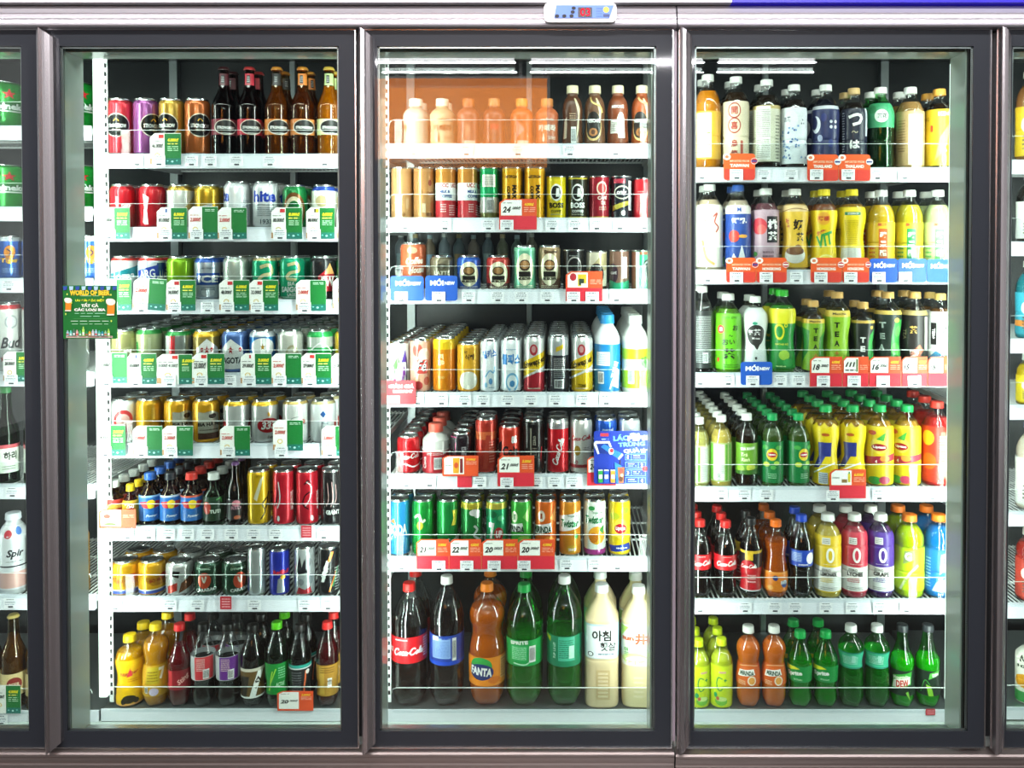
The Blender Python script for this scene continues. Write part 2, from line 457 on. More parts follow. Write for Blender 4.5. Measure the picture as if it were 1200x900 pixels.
# ------------------------------------------------------------------ coolers
def cooler(doors, x0, x1, label):
    c = empty('display_cooler', ((x0 + x1) / 2, 2.3, 0)); ox, oy = c.location.x, c.location.y
    class L(MB):
        def build(s, name, mat, parent=None, smooth=False, sharp=None):
            s.v = [(v[0] - ox, v[1] - oy, v[2]) for v in s.v]
            return MB.build(s, name, mat, parent, smooth, sharp)
    # carcass
    L().box(x0, x1, BACKY, BACKY + .04, .1, 2.2).build('back_panel', 'dark_back', c)
    L().box(x0, x1, 2.06, BACKY, 2.06, 2.2).build('top_panel', 'dark_back', c)
    L().box(x0, x1, 2.03, BACKY, .12, zat(846, SHELFY)).build('bottom_panel', 'mullion_plastic', c)
    L().box(x0, x0 + .011, 2.1, BACKY, .1, 2.2).build('side_panel', 'white_steel', c)
    L().box(x1 - .011, x1, 2.1, BACKY, .1, 2.2).build('side_panel', 'white_steel', c)
    # header: ribbed stainless strip
    zt, zb = zat(4, 1.99), zat(32.5, 1.99); h = zt - zb; y = 1.985
    prof = [(2.1, zb), (y - .006, zb), (y - .010, zb + .003), (y - .008, zb + h * .12), (y - .001, zb + h * .17), (y + .001, zb + h * .34), (y - .003, zb + h * .36),
            (y - .0025, zb + h * .40), (y + .002, zb + h * .43), (y + .005, zb + h * .57), (y + .001, zb + h * .60),
            (y + .007, zb + h * .80), (y + .015, zb + h * .95), (y + .022, zt), (2.1, zt)]
    L().extrude_x(prof[::-1], x0 + .0008, x1 - .0008).build('header', 'stainless', c)
    # base: stainless kick panel
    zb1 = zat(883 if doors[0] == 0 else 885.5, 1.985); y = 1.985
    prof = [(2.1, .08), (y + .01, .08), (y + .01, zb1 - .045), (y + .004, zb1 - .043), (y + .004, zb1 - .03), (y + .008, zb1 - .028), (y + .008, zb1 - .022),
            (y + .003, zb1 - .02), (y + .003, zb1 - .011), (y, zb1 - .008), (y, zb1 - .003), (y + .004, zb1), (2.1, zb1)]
    L().extrude_x(prof, x0 + .001, x1 - .001).build('base_panel', 'stainless_dimmed', c)
    L().box(x0 + .01, x1 - .01, 2.05, BACKY, 0, .12).build('plinth', 'black_rubber', c)
    # inner door frame: jambs (mullions), top valance, sill
    for i in sorted(set(list(doors) + [doors[-1] + 1])):
        b = BND[i]; a0, a1 = max(b - .056, x0), min(b + .042, x1)
        L().box(a0, a1, 2.022, 2.10, Z_OBOT - .06, Z_DTOP).build('mullion', 'mullion_plastic', c)
        L().box(a0 + .004, a1 - .004, 2.014, 2.024, Z_OBOT - .02, Z_DTOP - .004).build('gasket', 'black_rubber', c)
    L().box(x0, x1, 2.025, 2.10, zat(69, 2.1), 2.06).build('valance', 'mullion_plastic', c)
    L().box(x0, x1, 2.03, 2.09, Z_OBOT - .10, zat(849, 2.09)).build('sill', 'galvanised', c)
    # lit posts and slotted uprights at the bay ends, back rails
    for i in sorted(set(list(doors) + [doors[-1] + 1])):
        b = BND[i]
        px0, px1 = {1: (-1.219, -1.1995), 2: (-.476, -.4655), 4: (1.033, 1.052)}.get(i, (None, None))
        if px0 is not None:
            L().box(px0, px1, 2.2195, 2.236, .3, 2.05).build('light_post', glow_mat('post_glow', 'f6fff8', POST_EMIT), c)
        for base in {1: (-1.1985,), 2: (-.465,), 4: (1.0205,)}.get(i, ()):
            L().box(base, base + .010, 2.2325, 2.2355, .28, 2.05).build('shelf_upright', 'white_steel', c)
            sl = L(); z = .3
            while z < 2.02:
                sl.box(base + .0025, base + .008, 2.2318, 2.2327, z, z + .011); z += .022
            sl.build('upright_slots', 'dark_slot', c)['kind'] = 'stuff'
        L().box(b - .012, b + .012, BACKY - .025, BACKY, .2, 2.06).build('back_rail', 'galvanised', c)
        if i <= doors[-1]:
            m = b + PITCH_X / 2
            L().box(m - .008, m + .008, BACKY - .02, BACKY, .2, 2.06).build('back_rail', 'galvanised', c)
    # LED strips behind the mullions and across the top of every opening
    led = glow_mat('led_glow', 'f4fff8', 6.0)
    zmid, zlen = (Z_OTOP + Z_OBOT) / 2, Z_OTOP - Z_OBOT
    for d in doors:
        for x, ang in ((BND[d] + .030, -1), (BND[d + 1] - .046, 1)):
            s = L().box(x - .007, x + .007, 2.1002, 2.108, Z_OBOT + .02, Z_OTOP - .02).build('led_strip', led, c)
            A = bpy.data.lights.new('led_light', 'AREA'); A.shape = 'RECTANGLE'; A.size = .02; A.size_y = zlen - .06
            A.energy = LED_POWER; A.color = (.95, 1.0, .97)
            ao = bpy.data.objects.new('led_light', A); COL.objects.link(ao); ao.parent = c
            ao.location = (x - ox, 2.112 - oy, zmid)
            ao.rotation_euler = (PI / 2, 0, math.radians(ang * 28))
        L().box(LEFT[d] + .045, LEFT[d] + .68, 2.045, 2.055, zat(58.5, 2.05), zat(56, 2.05)).build('top_light', glow_mat('top_glow', 'ffffff', 2.5), c)
        A = bpy.data.lights.new('top_led_light', 'AREA'); A.shape = 'RECTANGLE'; A.size = .62; A.size_y = .02
        A.energy = LED_POWER * .15; A.color = (.96, 1.0, .98)
        ao = bpy.data.objects.new('top_led_light', A); COL.objects.link(ao); ao.parent = c
        ao.location = (LEFT[d] + DW / 2 - ox, 2.115 - oy, zat(66, 2.11)); ao.rotation_euler = (math.radians(38), 0, 0)
    # doors
    for d in doors:
        l, r = LEFT[d], LEFT[d] + DW; ol, orr = l + .035, l + .686
        f = L()
        for a in ((l, r, Z_OTOP, Z_DTOP), (l, r, Z_DBOT, Z_OBOT), (l, ol, Z_OBOT, Z_OTOP), (orr, r, Z_OBOT, Z_OTOP)):
            f.box(a[0], a[1], DOORY, DOORY + .012, a[2], a[3])
        door = f.build('door', 'charcoal_frame', c)
        t = L(); e = .0028
        for a in ((l, r, Z_DTOP, Z_DTOP + e), (l, r, Z_DBOT - e, Z_DBOT), (l - e, l, Z_DBOT - e, Z_DTOP + e), (r, r + e, Z_DBOT - e, Z_DTOP + e)):
            t.box(a[0], a[1], DOORY - .003, DOORY + .012, a[2], a[3])
        t.build('edge_trim', 'aluminium', door)
        L().box(ol - .002, orr + .002, DOORY + .001, DOORY + .0045, Z_OBOT - .002, Z_OTOP + .002).build('glass_pane', 'door_glass', door)
        zi = L(); tl = math.tan(math.radians(.42)); yc = DOORY + .0125
        x_, X_, z_, Z_ = ol - .001, orr + .001, Z_OBOT - .001, Z_OTOP + .001; hz = -(Z_ - z_) / 2 * tl
        v = [(x_, yc + hz, z_), (X_, yc + hz, z_), (X_, yc + hz + .003, z_), (x_, yc + hz + .003, z_),
             (x_, yc - hz, Z_), (X_, yc - hz, Z_), (X_, yc - hz + .003, Z_), (x_, yc - hz + .003, Z_)]
        zi.add(v, BOXF).build('inner_glass_pane', 'door_glass', door)
        sp = L(); w_ = .0045
        for a in ((ol, orr, Z_OTOP - w_, Z_OTOP), (ol, orr, Z_OBOT, Z_OBOT + w_), (ol, ol + w_, Z_OBOT, Z_OTOP), (orr - w_, orr, Z_OBOT, Z_OTOP)):
            sp.box(a[0], a[1], DOORY + .0046, DOORY + .0056, a[2], a[3])
        sp.build('spacer', 'galvanised', door)
        dots = L(); n = 0
        z = Z_OBOT + .004
        while z < Z_OTOP - .004:
            for xx in (ol + .0013, orr - .0033): dots.box(xx, xx + .002, DOORY + .0040, DOORY + .0047, z, z + .0022)
            z += .0044
        dots.build('spacer_perforation', 'dark_slot', door)['kind'] = 'stuff'
        # full-height handle, ends cut at an angle
        pf = [(l - .001, 2.0), (l - .001, 1.974), (l + .003, 1.970), (l + .011, 1.971), (l + .014, 1.975), (l + .022, 1.982), (l + .0265, 1.988), (l + .0265, 2.0)]
        hv = []; n = len(pf)
        for top in (0, 1):
            for x, yy in pf:
                k = max(0, x - l) * .75
                hv.append((x, yy, Z_DTOP + .002 - k if top else Z_DBOT - .004 + k))
        hf = [(i, (i + 1) % n, n + (i + 1) % n, n + i) for i in range(n)] + [tuple(range(n))[::-1], tuple(range(n, 2 * n))]
        hf = [tuple(reversed(q)) for q in hf]
        L().add(hv, hf).build('handle', 'stainless_vertical', door)
    tag(c, label, 'cooler', 'glass door coolers')
    return c
cool_l = cooler([0, 1, 2], BND[0] - .012, BND[3] - .0008, 'stainless glass-door drinks cooler left of the seam, with the digital controller')
cool_r = cooler([3, 4], BND[3] + .0008, BND[5] + .012, 'stainless glass-door drinks cooler right of the seam')
# light filler strip in the gap between the two units
x = LEFT[3] - .018
tag(MB().box(x - .0025, x + .012, DOORY + .006, DOORY + .03, Z_DBOT + .01, Z_DTOP).build('filler_strip', principled('lilac_grey', 'b4a8b4', .4)),
    'lilac-grey filler strip between the two coolers', 'trim strip')
# header signs above
p = at(858, 2.6, 1.975)
principled('sign_white', 'dcdde2', 0.35); principled('sign_violet', '2a1fc0', 0.3, emit=.35)
zt = zat(2.6, 1.975)
tag(MB().box(BND[0], p.x, 1.975, 2.045, zt, 2.5).build('fascia_panel', 'sign_white'), 'pale fascia panel along the top edge above the left cooler', 'fascia panel')
tag(MB().box(p.x + .001, BND[5], 1.975, 2.045, zt, 2.5).build('fascia_panel', 'sign_violet'), 'blue-violet fascia panel above the right cooler', 'fascia panel')

# ------------------------------------------------------------------ controller on the header
a, b_ = at(637.5, 26.5, 1.968), at(722.5, 3.5, 1.968)
ctl = empty('controller', ((a.x + b_.x) / 2, 1.968, a.z)); ctl.parent = cool_l
ctl.location = (ctl.location.x - cool_l.location.x, ctl.location.y - cool_l.location.y, ctl.location.z)
W, Hh = b_.x - a.x, b_.z - a.z
def roundrect(w_, h_, r, n=5, cx=0, cz=0):
    o = []
    for qx, qz, t0 in ((w_ / 2 - r, -h_ / 2 + r, -90), (w_ / 2 - r, h_ / 2 - r, 0), (-w_ / 2 + r, h_ / 2 - r, 90), (-w_ / 2 + r, -h_ / 2 + r, 180)):
        for i in range(n):
            t = math.radians(t0 + 90 * i / (n - 1)); o.append((cx + qx + r * math.cos(t), cz + qz + r * math.sin(t)))
    return o
def circ(cx, cz, r, n=20): return [(cx + r * math.cos(2 * PI * i / n), cz + r * math.sin(2 * PI * i / n)) for i in range(n)]
MB().plate(roundrect(W, Hh, .012, cz=Hh / 2), -.004, .03).build('bezel', principled('ivory_plastic', 'eef0ef', .35), ctl)
MB().plate([(-W * .36, Hh * .2), (W * .40, Hh * .2), (W * .46, Hh * .85), (-W * .33, Hh * .85)], -.006, -.003).build('face_plate', principled('panel_blue', '5e8ae0', .4), ctl)
MB().plate([(-W * .03, Hh * .24), (W * .16, Hh * .24), (W * .16, Hh * .74), (-W * .03, Hh * .74)], -.0075, -.005).build('display_window', principled('display_dark', '2a0c18', .2), ctl)
mb = MB(); v, f, sz = text2d('03', .012, 0); k = Hh * .4 / sz[1]
mb.add([(q[0] * k + W * .068, -.0082, q[1] * k + Hh * .49) for q in v], f); mb.build('display_digits', glow_mat('digit_glow', 'ff1838', 2.4), ctl)
for (cx, cz) in ((-.32, .3), (-.22, .3), (-.12, .3), (-.105, .5), (-.09, .7)):
    MB().plate([(cx * W + .0048 * math.cos(t), cz * Hh + .0036 * math.sin(t)) for t in [2 * PI * i / 16 for i in range(16)]], -.008, -.005).build('button', 'black_rubber', ctl)
mb = MB()
for r_ in range(4):
    for k2 in range(4): mb.box(W * (.22 + .022 * k2), W * (.235 + .022 * k2), -.0066, -.0058, Hh * (.27 + .13 * r_), Hh * (.31 + .13 * r_))
mb.build('printed_text', principled('panel_ink', '3a62b8', .5), ctl)
MB().plate(circ(W * .355, Hh * .62, .0068), -.0068, -.005).build('emblem', principled('emblem_yellow', 'f2dc4a', .4), ctl)
MB().box(W * .315, W * .40, -.0068, -.0058, Hh * .26, Hh * .40).build('emblem_base', principled('emblem_navy', '27407a', .4), ctl)
MB().plate(circ(-W * .44, Hh * .72, .006), -.0055, -.003).build('sensor_window', principled('grey_plastic', 'c9ccd0', .3), ctl)

# ------------------------------------------------------------------ shelves
_deck = {}
def shelf(d, s):
    b0, b1 = (BND[d] + .021 if d != 4 else 1.056), (BND[d + 1] - .011 if d != 3 else 1.019)
    bottom = s == len(RAILS[d]) - 1
    zr = rail_z(d, s); o = empty('shelf', ((b0 + b1) / 2, SHELFY, zr)); w2 = (b1 - b0) / 2
    if bottom:
        MB().box(-w2 - .018, w2 + .008, .004, BACKY - SHELFY - .03, -.03, -.003).build('deck', 'galvanised', o)
        MB().box(-w2 - .018, w2 + .008, 0, .004, -.032, .0).build('front_lip', 'white_rail', o)
    else:
        MB().extrude_x([(0, -RAIL_H), (.012, -RAIL_H), (.012, 0), (.002, 0)], -w2 - .0, w2).build('price_rail', 'white_rail', o)
        if round(w2, 4) not in _deck:
            m = MB(); n = 56
            for i in range(n):
                x = -w2 + .012 + (2 * w2 - .024) * i / (n - 1); m.rod((x, .008, -.0053), (x, .445, -.0053), .0022, 4)
            for yy in (.012, .16, .30, .445): m.rod((-w2, yy, -.0095), (w2, yy, -.0095), .003, 5)
            m.box(-w2, -w2 + .006, .01, .455, -.02, -.006); m.box(w2 - .006, w2, .01, .455, -.02, -.006)
            _deck[round(w2, 4)] = m.build('wire_deck', 'white_steel', o); _deck[round(w2, 4)]['kind'] = 'stuff'
        else:
            k = _deck[round(w2, 4)].copy(); COL.objects.link(k); k.parent = o
    g = MB(); gw = w2 - .006; gy = -.0035
    g.plate(roundrect(2 * gw, .066, .012, cz=.027), gy, gy + .0018)
    gd = g.build('front_guard', 'acrylic', o)
    e = MB(); e.box(-gw + .012, gw - .012, gy - .0002, gy + .002, .0601, .0609)  # white strip stands for the light caught along the guard's edge
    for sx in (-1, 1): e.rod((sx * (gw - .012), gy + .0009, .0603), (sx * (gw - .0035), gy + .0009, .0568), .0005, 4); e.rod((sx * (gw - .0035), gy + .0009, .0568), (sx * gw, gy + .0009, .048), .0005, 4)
    e.build('glint_edge', 'edge_glint', gd)
    tag(o, f'white wire shelf with price rail and clear guard, {shelfname(d, s)} shelf of {DOORNAME[d]}' if not bottom else
        f'white bottom deck with clear front guard behind {DOORNAME[d]}', 'shelf', 'cooler shelves')
for d in range(5):
    for s in range(len(RAILS[d])): shelf(d, s)
# ================================================================== drinks: profiles and builder
# (height fraction, radius fraction) from the base to the neck; the cap sits above
PROF = {
 'tea':    [(0, .84), (.015, .93), (.05, 1), (.30, .975), (.34, .95), (.37, .98), (.62, 1), (.70, .97), (.78, .80), (.845, .52), (.88, .40), (.93, .385)],
 'slimtea':[(0, .84), (.015, .93), (.05, 1), (.66, 1), (.74, .93), (.81, .72), (.86, .48), (.89, .42), (.93, .40)],
 'waist':  [(0, .86), (.02, .95), (.06, .98), (.22, .93), (.36, .84), (.48, .86), (.60, .98), (.72, 1), (.79, .88), (.85, .58), (.885, .42), (.93, .41)],
 'coke':   [(0, .72), (.03, .90), (.10, .97), (.20, .90), (.28, .88), (.36, .97), (.60, 1), (.68, .92), (.76, .72), (.84, .50), (.885, .40), (.93, .40)],
 'fantas': [(0, .74), (.03, .90), (.10, .98), (.36, 1), (.46, .93), (.55, .84), (.64, .93), (.71, .98), (.78, .90), (.84, .62), (.88, .41), (.93, .40)],
 'sport':  [(0, .88), (.02, .96), (.05, 1), (.29, 1), (.32, .955), (.35, 1), (.60, 1), (.63, .965), (.66, 1), (.74, .97), (.81, .80), (.86, .56), (.885, .45), (.92, .44)],
 'dew':    [(0, .74), (.03, .90), (.10, .97), (.22, 1), (.34, .95), (.44, .96), (.52, 1), (.58, .95), (.66, .72), (.76, .53), (.87, .42), (.92, .40)],
 'big':    [(0, .70), (.03, .88), (.08, .98), (.20, 1), (.64, 1), (.70, .985), (.77, .88), (.84, .66), (.90, .40), (.925, .31), (.955, .30)],
 'fantab': [(0, .70), (.03, .88), (.08, .96), (.25, .98), (.44, 1), (.52, .93), (.59, .82), (.66, .86), (.72, .96), (.78, .96), (.84, .78), (.89, .50), (.92, .32), (.955, .30)],
 'square': [(0, .90), (.015, .97), (.04, 1), (.30, .985), (.36, 1), (.395, 1), (.41, .96), (.43, 1), (.71, 1), (.745, .96), (.82, .72), (.885, .42), (.905, .36), (.945, .35)],
 'beer':   [(0, .94), (.015, 1), (.50, 1), (.57, .96), (.65, .74), (.72, .53), (.80, .45), (.90, .41), (.955, .40), (.965, .43)],
 'coffee': [(0, .86), (.02, .96), (.06, 1), (.20, .97), (.45, .95), (.62, 1), (.70, .97), (.78, .80), (.83, .56), (.85, .48), (.89, .47)],
 'cafe':   [(0, .88), (.03, .98), (.10, 1), (.35, .90), (.50, .93), (.62, .95), (.74, .85), (.81, .66), (.845, .52), (.90, .50)],
 'tonic':  [(0, .93), (.02, 1), (.52, 1), (.60, .95), (.69, .66), (.75, .46), (.83, .42), (.87, .42)],
 'alu':    [(0, .92), (.02, 1), (.66, 1), (.73, .95), (.80, .80), (.85, .60), (.875, .50), (.91, .48)],
 'stubby': [(0, .92), (.02, 1), (.55, 1), (.63, .96), (.72, .75), (.79, .52), (.83, .50), (.87, .50)],
}
CAPR = {'beer': .44, 'coffee': .52, 'cafe': .56, 'tonic': .54, 'alu': .55, 'stubby': .56, 'sport': .50, 'big': .345, 'fantab': .345, 'square': .40}
CAN = {   # r fraction profile of the can wall and radius of the lid
 'std':   ([(0, .74), (.012, .79), (.05, .97), (.075, 1), (.86, 1), (.90, .97), (.955, .84), (.975, .815)], .82),
 'sleek': ([(0, .78), (.010, .82), (.04, .98), (.055, 1), (.895, 1), (.925, .98), (.965, .90), (.98, .885)], .90),
 'steel': ([(0, .97), (.008, 1.0), (.018, .985), (.03, .975), (.965, .975), (.98, .985)], 1.0),
 'keg':   ([(0, .90), (.02, .96), (.05, 1), (.93, 1), (.97, .97), (.985, .93)], .94),
}
def prof_r(pf, z):
    for (a, ra), (b, rb) in zip(pf, pf[1:]):
        if z <= b:
            t = 0 if b == a else (z - a) / (b - a)
            return ra + (rb - ra) * max(0, t)
    return pf[-1][1]
def smooth_prof(pf, n=4):
    o = catmull(pf, n)
    return [(float(max(0, a)), float(b)) for a, b in o]
def ring_dir(t, sq):
    x, y = math.sin(t), -math.cos(t)
    if sq: k = (abs(x) ** sq + abs(y) ** sq) ** (-1 / sq); return x * k, y * k
    return x, y
def lathe(name, pts, mat, n=28, sq=0, cols=None, caps=(True, True), petal=None, sharp=None, smooth=True):
    """pts: (z, r) in metres; petal: (height, depth) of a five-footed base"""
    V = []; Fc = []; C = []
    for z, r in pts:
        for i in range(n):
            t = 2 * PI * i / n; dx, dy = ring_dir(t, sq); rr = r
            if petal and z < petal[0]:
                rr = r * (1 - petal[1] * (1 - z / petal[0]) * (.5 + .5 * math.cos(5 * t)))
            V.append((dx * rr, dy * rr, z))
    for k in range(len(pts) - 1):
        for i in range(n):
            j = (i + 1) % n
            Fc.append((k * n + i, k * n + j, (k + 1) * n + j, (k + 1) * n + i))
            if cols is not None: C.append(cols(pts[k][0], pts[k + 1][0]))
    if caps[0]: Fc.append(tuple(range(n))[::-1]); C.append(C[0] if C else None)
    if caps[1]: Fc.append(tuple((len(pts) - 1) * n + i for i in range(n))); C.append(C[-1] if C else None)
    if cols is None: C = None
    return V, Fc, C

def wrap_print(ops, r, H, pf, sq, curved, rnd, mb, rext=0.0, metal=0.0):
    """wraps ops around a bottle or can with wall profile pf"""
    lift = .00025
    for op in ops:
        if op[0] == 'b': continue
        for v, f, c, m in op2d(op, r, H, rnd):
            v, f = cut(v, f, .14 * r, .013, curved)
            if not len(v): continue
            a = lin(c) + ((m if m is not None else metal),)
            vs = []
            for p in v:
                t = p[0] / r; rr = r * prof_r(pf, min(max(p[1] / H, 0), 1)) + rext + lift
                dx, dy = ring_dir(t, sq); vs.append((dx * rr, dy * rr, p[1]))
            mb.add(vs, f, a)
            lift += .00013

DRINKS = []          # every top-level drink, for the labels of price cards
_lid = {}
def can_lid(r, kind):
    k = (round(r, 5), kind)
    if k in _lid: return _lid[k]
    mb = MB(); n = 24
    pts = [(-.0035, r * .97), (-.001, r), (.0006, r * 1.0), (.0010, r * .965), (.0, r * .93), (-.0042, r * .88), (-.0046, r * .84), (-.0032, r * .80), (-.0030, r * .3), (-.0030, .0006)]
    V, Fc, _ = lathe('lid', pts, None, n, caps=(False, True)); mb.add(V, Fc)
    # pull tab
    pt = [(r * .26 * math.cos(t), r * .42 * math.sin(t) - r * .15) for t in [2 * PI * i / 14 for i in range(14)]]
    z0, z1 = -.0022, -.0012; m = len(pt)
    mb.add([(x, y, z0) for x, y in pt] + [(x, y, z1) for x, y in pt], [tuple(range(m))[::-1], tuple(range(m, 2 * m))] + [(i, (i + 1) % m, m + (i + 1) % m, m + i) for i in range(m)])
    me = mesh_obj('lid', mb.v, mb.f, 'aluminium', None, True, None, 35); data = me.data; bpy.data.objects.remove(me)
    _lid[k] = data
    return data
_cap = {}
def cap_mesh(r, h, col, kind):
    k = (round(r, 4), round(h, 4), col, kind)
    if k in _cap: return _cap[k]
    n = 40
    if kind == 'crown':
        pts = [(-.002, r * 1.12), (0, r * 1.16), (h * .5, r * 1.03), (h * .85, r * .92), (h, r * .6), (h, .0004)]
    else:
        pts = [(0, r * 1.03), (h * .16, r * 1.03), (h * .17, r), (h * .86, r * .985), (h * .97, r * .92), (h, r * .8), (h, .0004)]
    V, Fc, _ = lathe('cap', pts, None, n, caps=(False, True))
    if kind == 'crown':
        V = [((x * (1 + (.05 if (i % n) % 2 else -.03)), y * (1 + (.05 if (i % n) % 2 else -.03)), z) if i < 2 * n else (x, y, z)) for i, (x, y, z) in enumerate(V)]
    else:
        V = [((x * .965, y * .965, z) if 2 * n <= i < 4 * n and (i % n) % 2 else (x, y, z)) for i, (x, y, z) in enumerate(V)]
    mat = principled('cap_' + col, col, .35)
    o = mesh_obj('cap', V, Fc, mat, None, True, None, 40); data = o.data; bpy.data.objects.remove(o)
    _cap[k] = data
    return data

def child(name, data, parent, loc=(0, 0, 0)):
    o = bpy.data.objects.new(name, data); COL.objects.link(o); o.parent = parent; o.location = loc
    return o

def copy_tree(root, name, loc, rz):
    r = bpy.data.objects.new(name, None); COL.objects.link(r); r.location = loc; r.rotation_euler = (0, 0, rz); r.empty_display_size = .02
    for ch in root.children:
        c = ch.copy(); COL.objects.link(c); c.parent = r
    return r

_seen_lab = {}
def item(ds, px, wpx, top, kind, desc, name, cat, col='ffffff', art=(), cap='f2f2f0', liquid=None, lv=.80, shell='pet_clear',
         sleeve=None, sleevec=None, metal=0.0, rear=None, turn=0.0, sq=0, capkind='screw', caph=None, opaque=False, sub=None, gap=.004, back=0.0, gloss=None):
    """one drink of the front row of shelf ds = (door, shelf), centred at photo pixel px, wpx wide, its top at row top;
    copies of it stand behind as far as they show"""
    d, s = ds
    global _cur
    if _cur[0] != ds: _cur[0] = ds; _cur[1] = 0; _cur[2] = None
    ncol = _cur[1]; _cur[1] += 1
    zb = shelf_z(d, s)
    y0 = SHELFY + .010 + back
    r = wpx * (y0 + .03) / F_PX / 2
    base = at(px, RAILS[d][s], y0 + r)
    if _cur[2] is not None and ncol and not back:          # keep clear of the neighbour on the left
        room = base.x - _cur[2] - .0018
        if room < r: r = max(room, r * .87); base.x = max(base.x, _cur[2] + .0018 + r)
    yc = y0 + r
    if not back: _cur[2] = base.x + r
    is_can = kind in CAN
    rt = r * (CAN[kind][1] if is_can else CAPR.get(kind, .46))
    ytop = yc + rt if top > 290 else yc - rt
    H = zat(top, ytop) - zb
    rz = math.atan2(-base.x, yc) + math.radians(turn)      # label towards the aisle
    rnd = random.Random(int(px * 7 + d * 1000 + s * 31))
    root = empty(name, (base.x, yc, zb), rz)
    lab_h = H
    if is_can:
        pf, lidr = CAN[kind]; hb = H - .001
        bands = sorted([(o[1], o[2], o[3], o[4]) for o in art if o[0] == 'b'], key=lambda q: 0)
        zs = sorted(set([z for z, _ in pf] + [q for b in bands for q in b[:2]] + ([.3, .5, .7] if kind != 'steel' else [])))
        pts = [(z * hb, r * prof_r(pf, z)) for z in zs if z <= pf[-1][0]]
        base_c = lin(col) + (metal,)
        silver = lin('d6d8da') + (1.0,)
        def cfun(a, b):
            m_ = (a + b) / 2 / hb
            c_ = base_c
            if kind in ('std', 'sleek') and m_ > .958: c_ = silver
            if m_ < .03 and kind != 'keg': c_ = silver
            for v0, v1, bc, bm in bands:
                if v0 <= m_ <= v1: c_ = lin(bc) + ((metal if bm is None else bm),)
            return c_
        V, Fc, C = lathe('body', pts, None, 28, cols=cfun, caps=(True, True))
        mesh_obj('body', V, Fc, 'can_print', root, True, C, 40)
        child('lid', can_lid(r * lidr, kind), root, (0, 0, hb * pf[-1][0] + .0025))
        mb = MB(); wrap_print(art, r, hb, pf, 0, False, rnd, mb, 0, metal)
        if mb.v: mesh_obj('printed_label', mb.v, mb.f, 'can_print', root, True, mb.c)
    else:
        pf = smooth_prof(PROF[kind], 3); hc = caph or (.020 if kind in ('big', 'fantab', 'square') else .017 if capkind != 'crown' else .007)
        zc = H - hc
        pfz = pf[-1][0]
        kz = zc * 1.0 / (pfz)                              # the neck ends under the cap
        pts = [(z * kz, r * q) for z, q in pf if z <= pfz]
        Hs = kz
        pet = (.10 * Hs, .16) if kind in ('big', 'fantab', 'coke', 'fantas', 'dew') else None
        if opaque:
            V, Fc, C = lathe('body', pts, None, 30, sq, caps=(True, True), petal=pet)
            mesh_obj('body', V, Fc, principled('opaque_' + col + ('m' if metal else ''), col, .28 if not metal else .25, metal), root, True, None, 50)
        else:
            V, Fc, C = lathe('body', pts, None, 30, sq, caps=(True, False), petal=pet)
            mesh_obj('body', V, Fc, shell, root, True, None, 60)
            if liquid:
                zl = lv * pfz * kz
                lp = [(max(.002, z), q * .965 - .0004) for z, q in pts if z < zl] + [(zl, r * prof_r(pf, zl / kz) * .965 - .0004)]
                V, Fc, C = lathe('drink', lp, None, 30, sq, caps=(True, True), petal=pet)
                mesh_obj('drink', V, Fc, liquid_mat(liquid), root, True, None, 50)
        child('cap', cap_mesh(rt if capkind != 'crown' else r * .40, hc, cap, capkind), root, (0, 0, zc - .001))
        if sleeve:
            mb = MB(); v0, v1 = sleeve[:2]; n = 30; bands = [(o[1], o[2], o[3], o[4]) for o in art if o[0] == 'b']
            zs = sorted(set([v0, v1] + [z for z, _ in pf if v0 < z < v1] + [q for b in bands for q in b[:2] if v0 < q < v1]))
            lp = [(z * Hs, r * prof_r(pf, z) + .0005) for z in zs]
            def cf(a, b):
                m_ = (a + b) / 2 / Hs; c_ = lin(sleevec) + (metal,)
                for b0, b1, bc, bm in bands:
                    if b0 <= m_ <= b1: c_ = lin(bc) + ((metal if bm is None else bm),)
                return c_
            V, Fc, C = lathe('label', lp, None, n, sq, cols=cf, caps=(False, False)); mb.add(V, Fc); mb.c += C
            wrap_print(art, r, Hs, pf, sq, True, rnd, mb, .0005, metal)
            mesh_obj('label', mb.v, mb.f, 'label_print', root, True, mb.c, 60)
        elif art:
            mb = MB(); wrap_print(art, r, Hs, pf, sq, True, rnd, mb, .0003, metal)
            if mb.v: mesh_obj('printed_label', mb.v, mb.f, 'label_print', root, True, mb.c)
    DRINKS.append((ds, px, desc, root))
    grp = f'{cat}s on the {shelfname(d, s)} shelf of the {DOORNAME[d]}'
    tag(root, f'{desc}, {shelfname(d, s)} shelf of {DOORNAME[d]}', cat, grp)
    root['_col'] = ncol
    # copies behind
    short = sub or desc.split(' with ')[0].split(' cut ')[0].split(',')[0].split(' at the ')[0]
    step = 2 * r + .003
    ztop = zb + H
    lim = RAILS[d][s - 1] + 17 if s > 0 else 60
    k = 0; prev = project((base.x, yc, ztop))[1]
    while True:
        k += 1; yk = yc + k * step
        if yk + r > BACKY - .04: break
        if rear is not None:
            if k > rear: break
        else:
            if ztop > CAMZ - .05:
                if k > 1: break
            else:
                pt = project((base.x, yk, ztop))[1]
                if pt < lim + 1.5: break
        jx = rnd.uniform(-.0002, .0002)
        c = copy_tree(root, name, (base.x + jx, yk, zb), rz + (0 if sq else rnd.uniform(-.9, .9)))
        tag(c, f'{short}, {ORD[k]} row back, {ORD[ncol]} column, {shelfname(d, s)} shelf, {DOORNAME[d]}', cat, grp)
    return root
_cur = [None, 0, None]
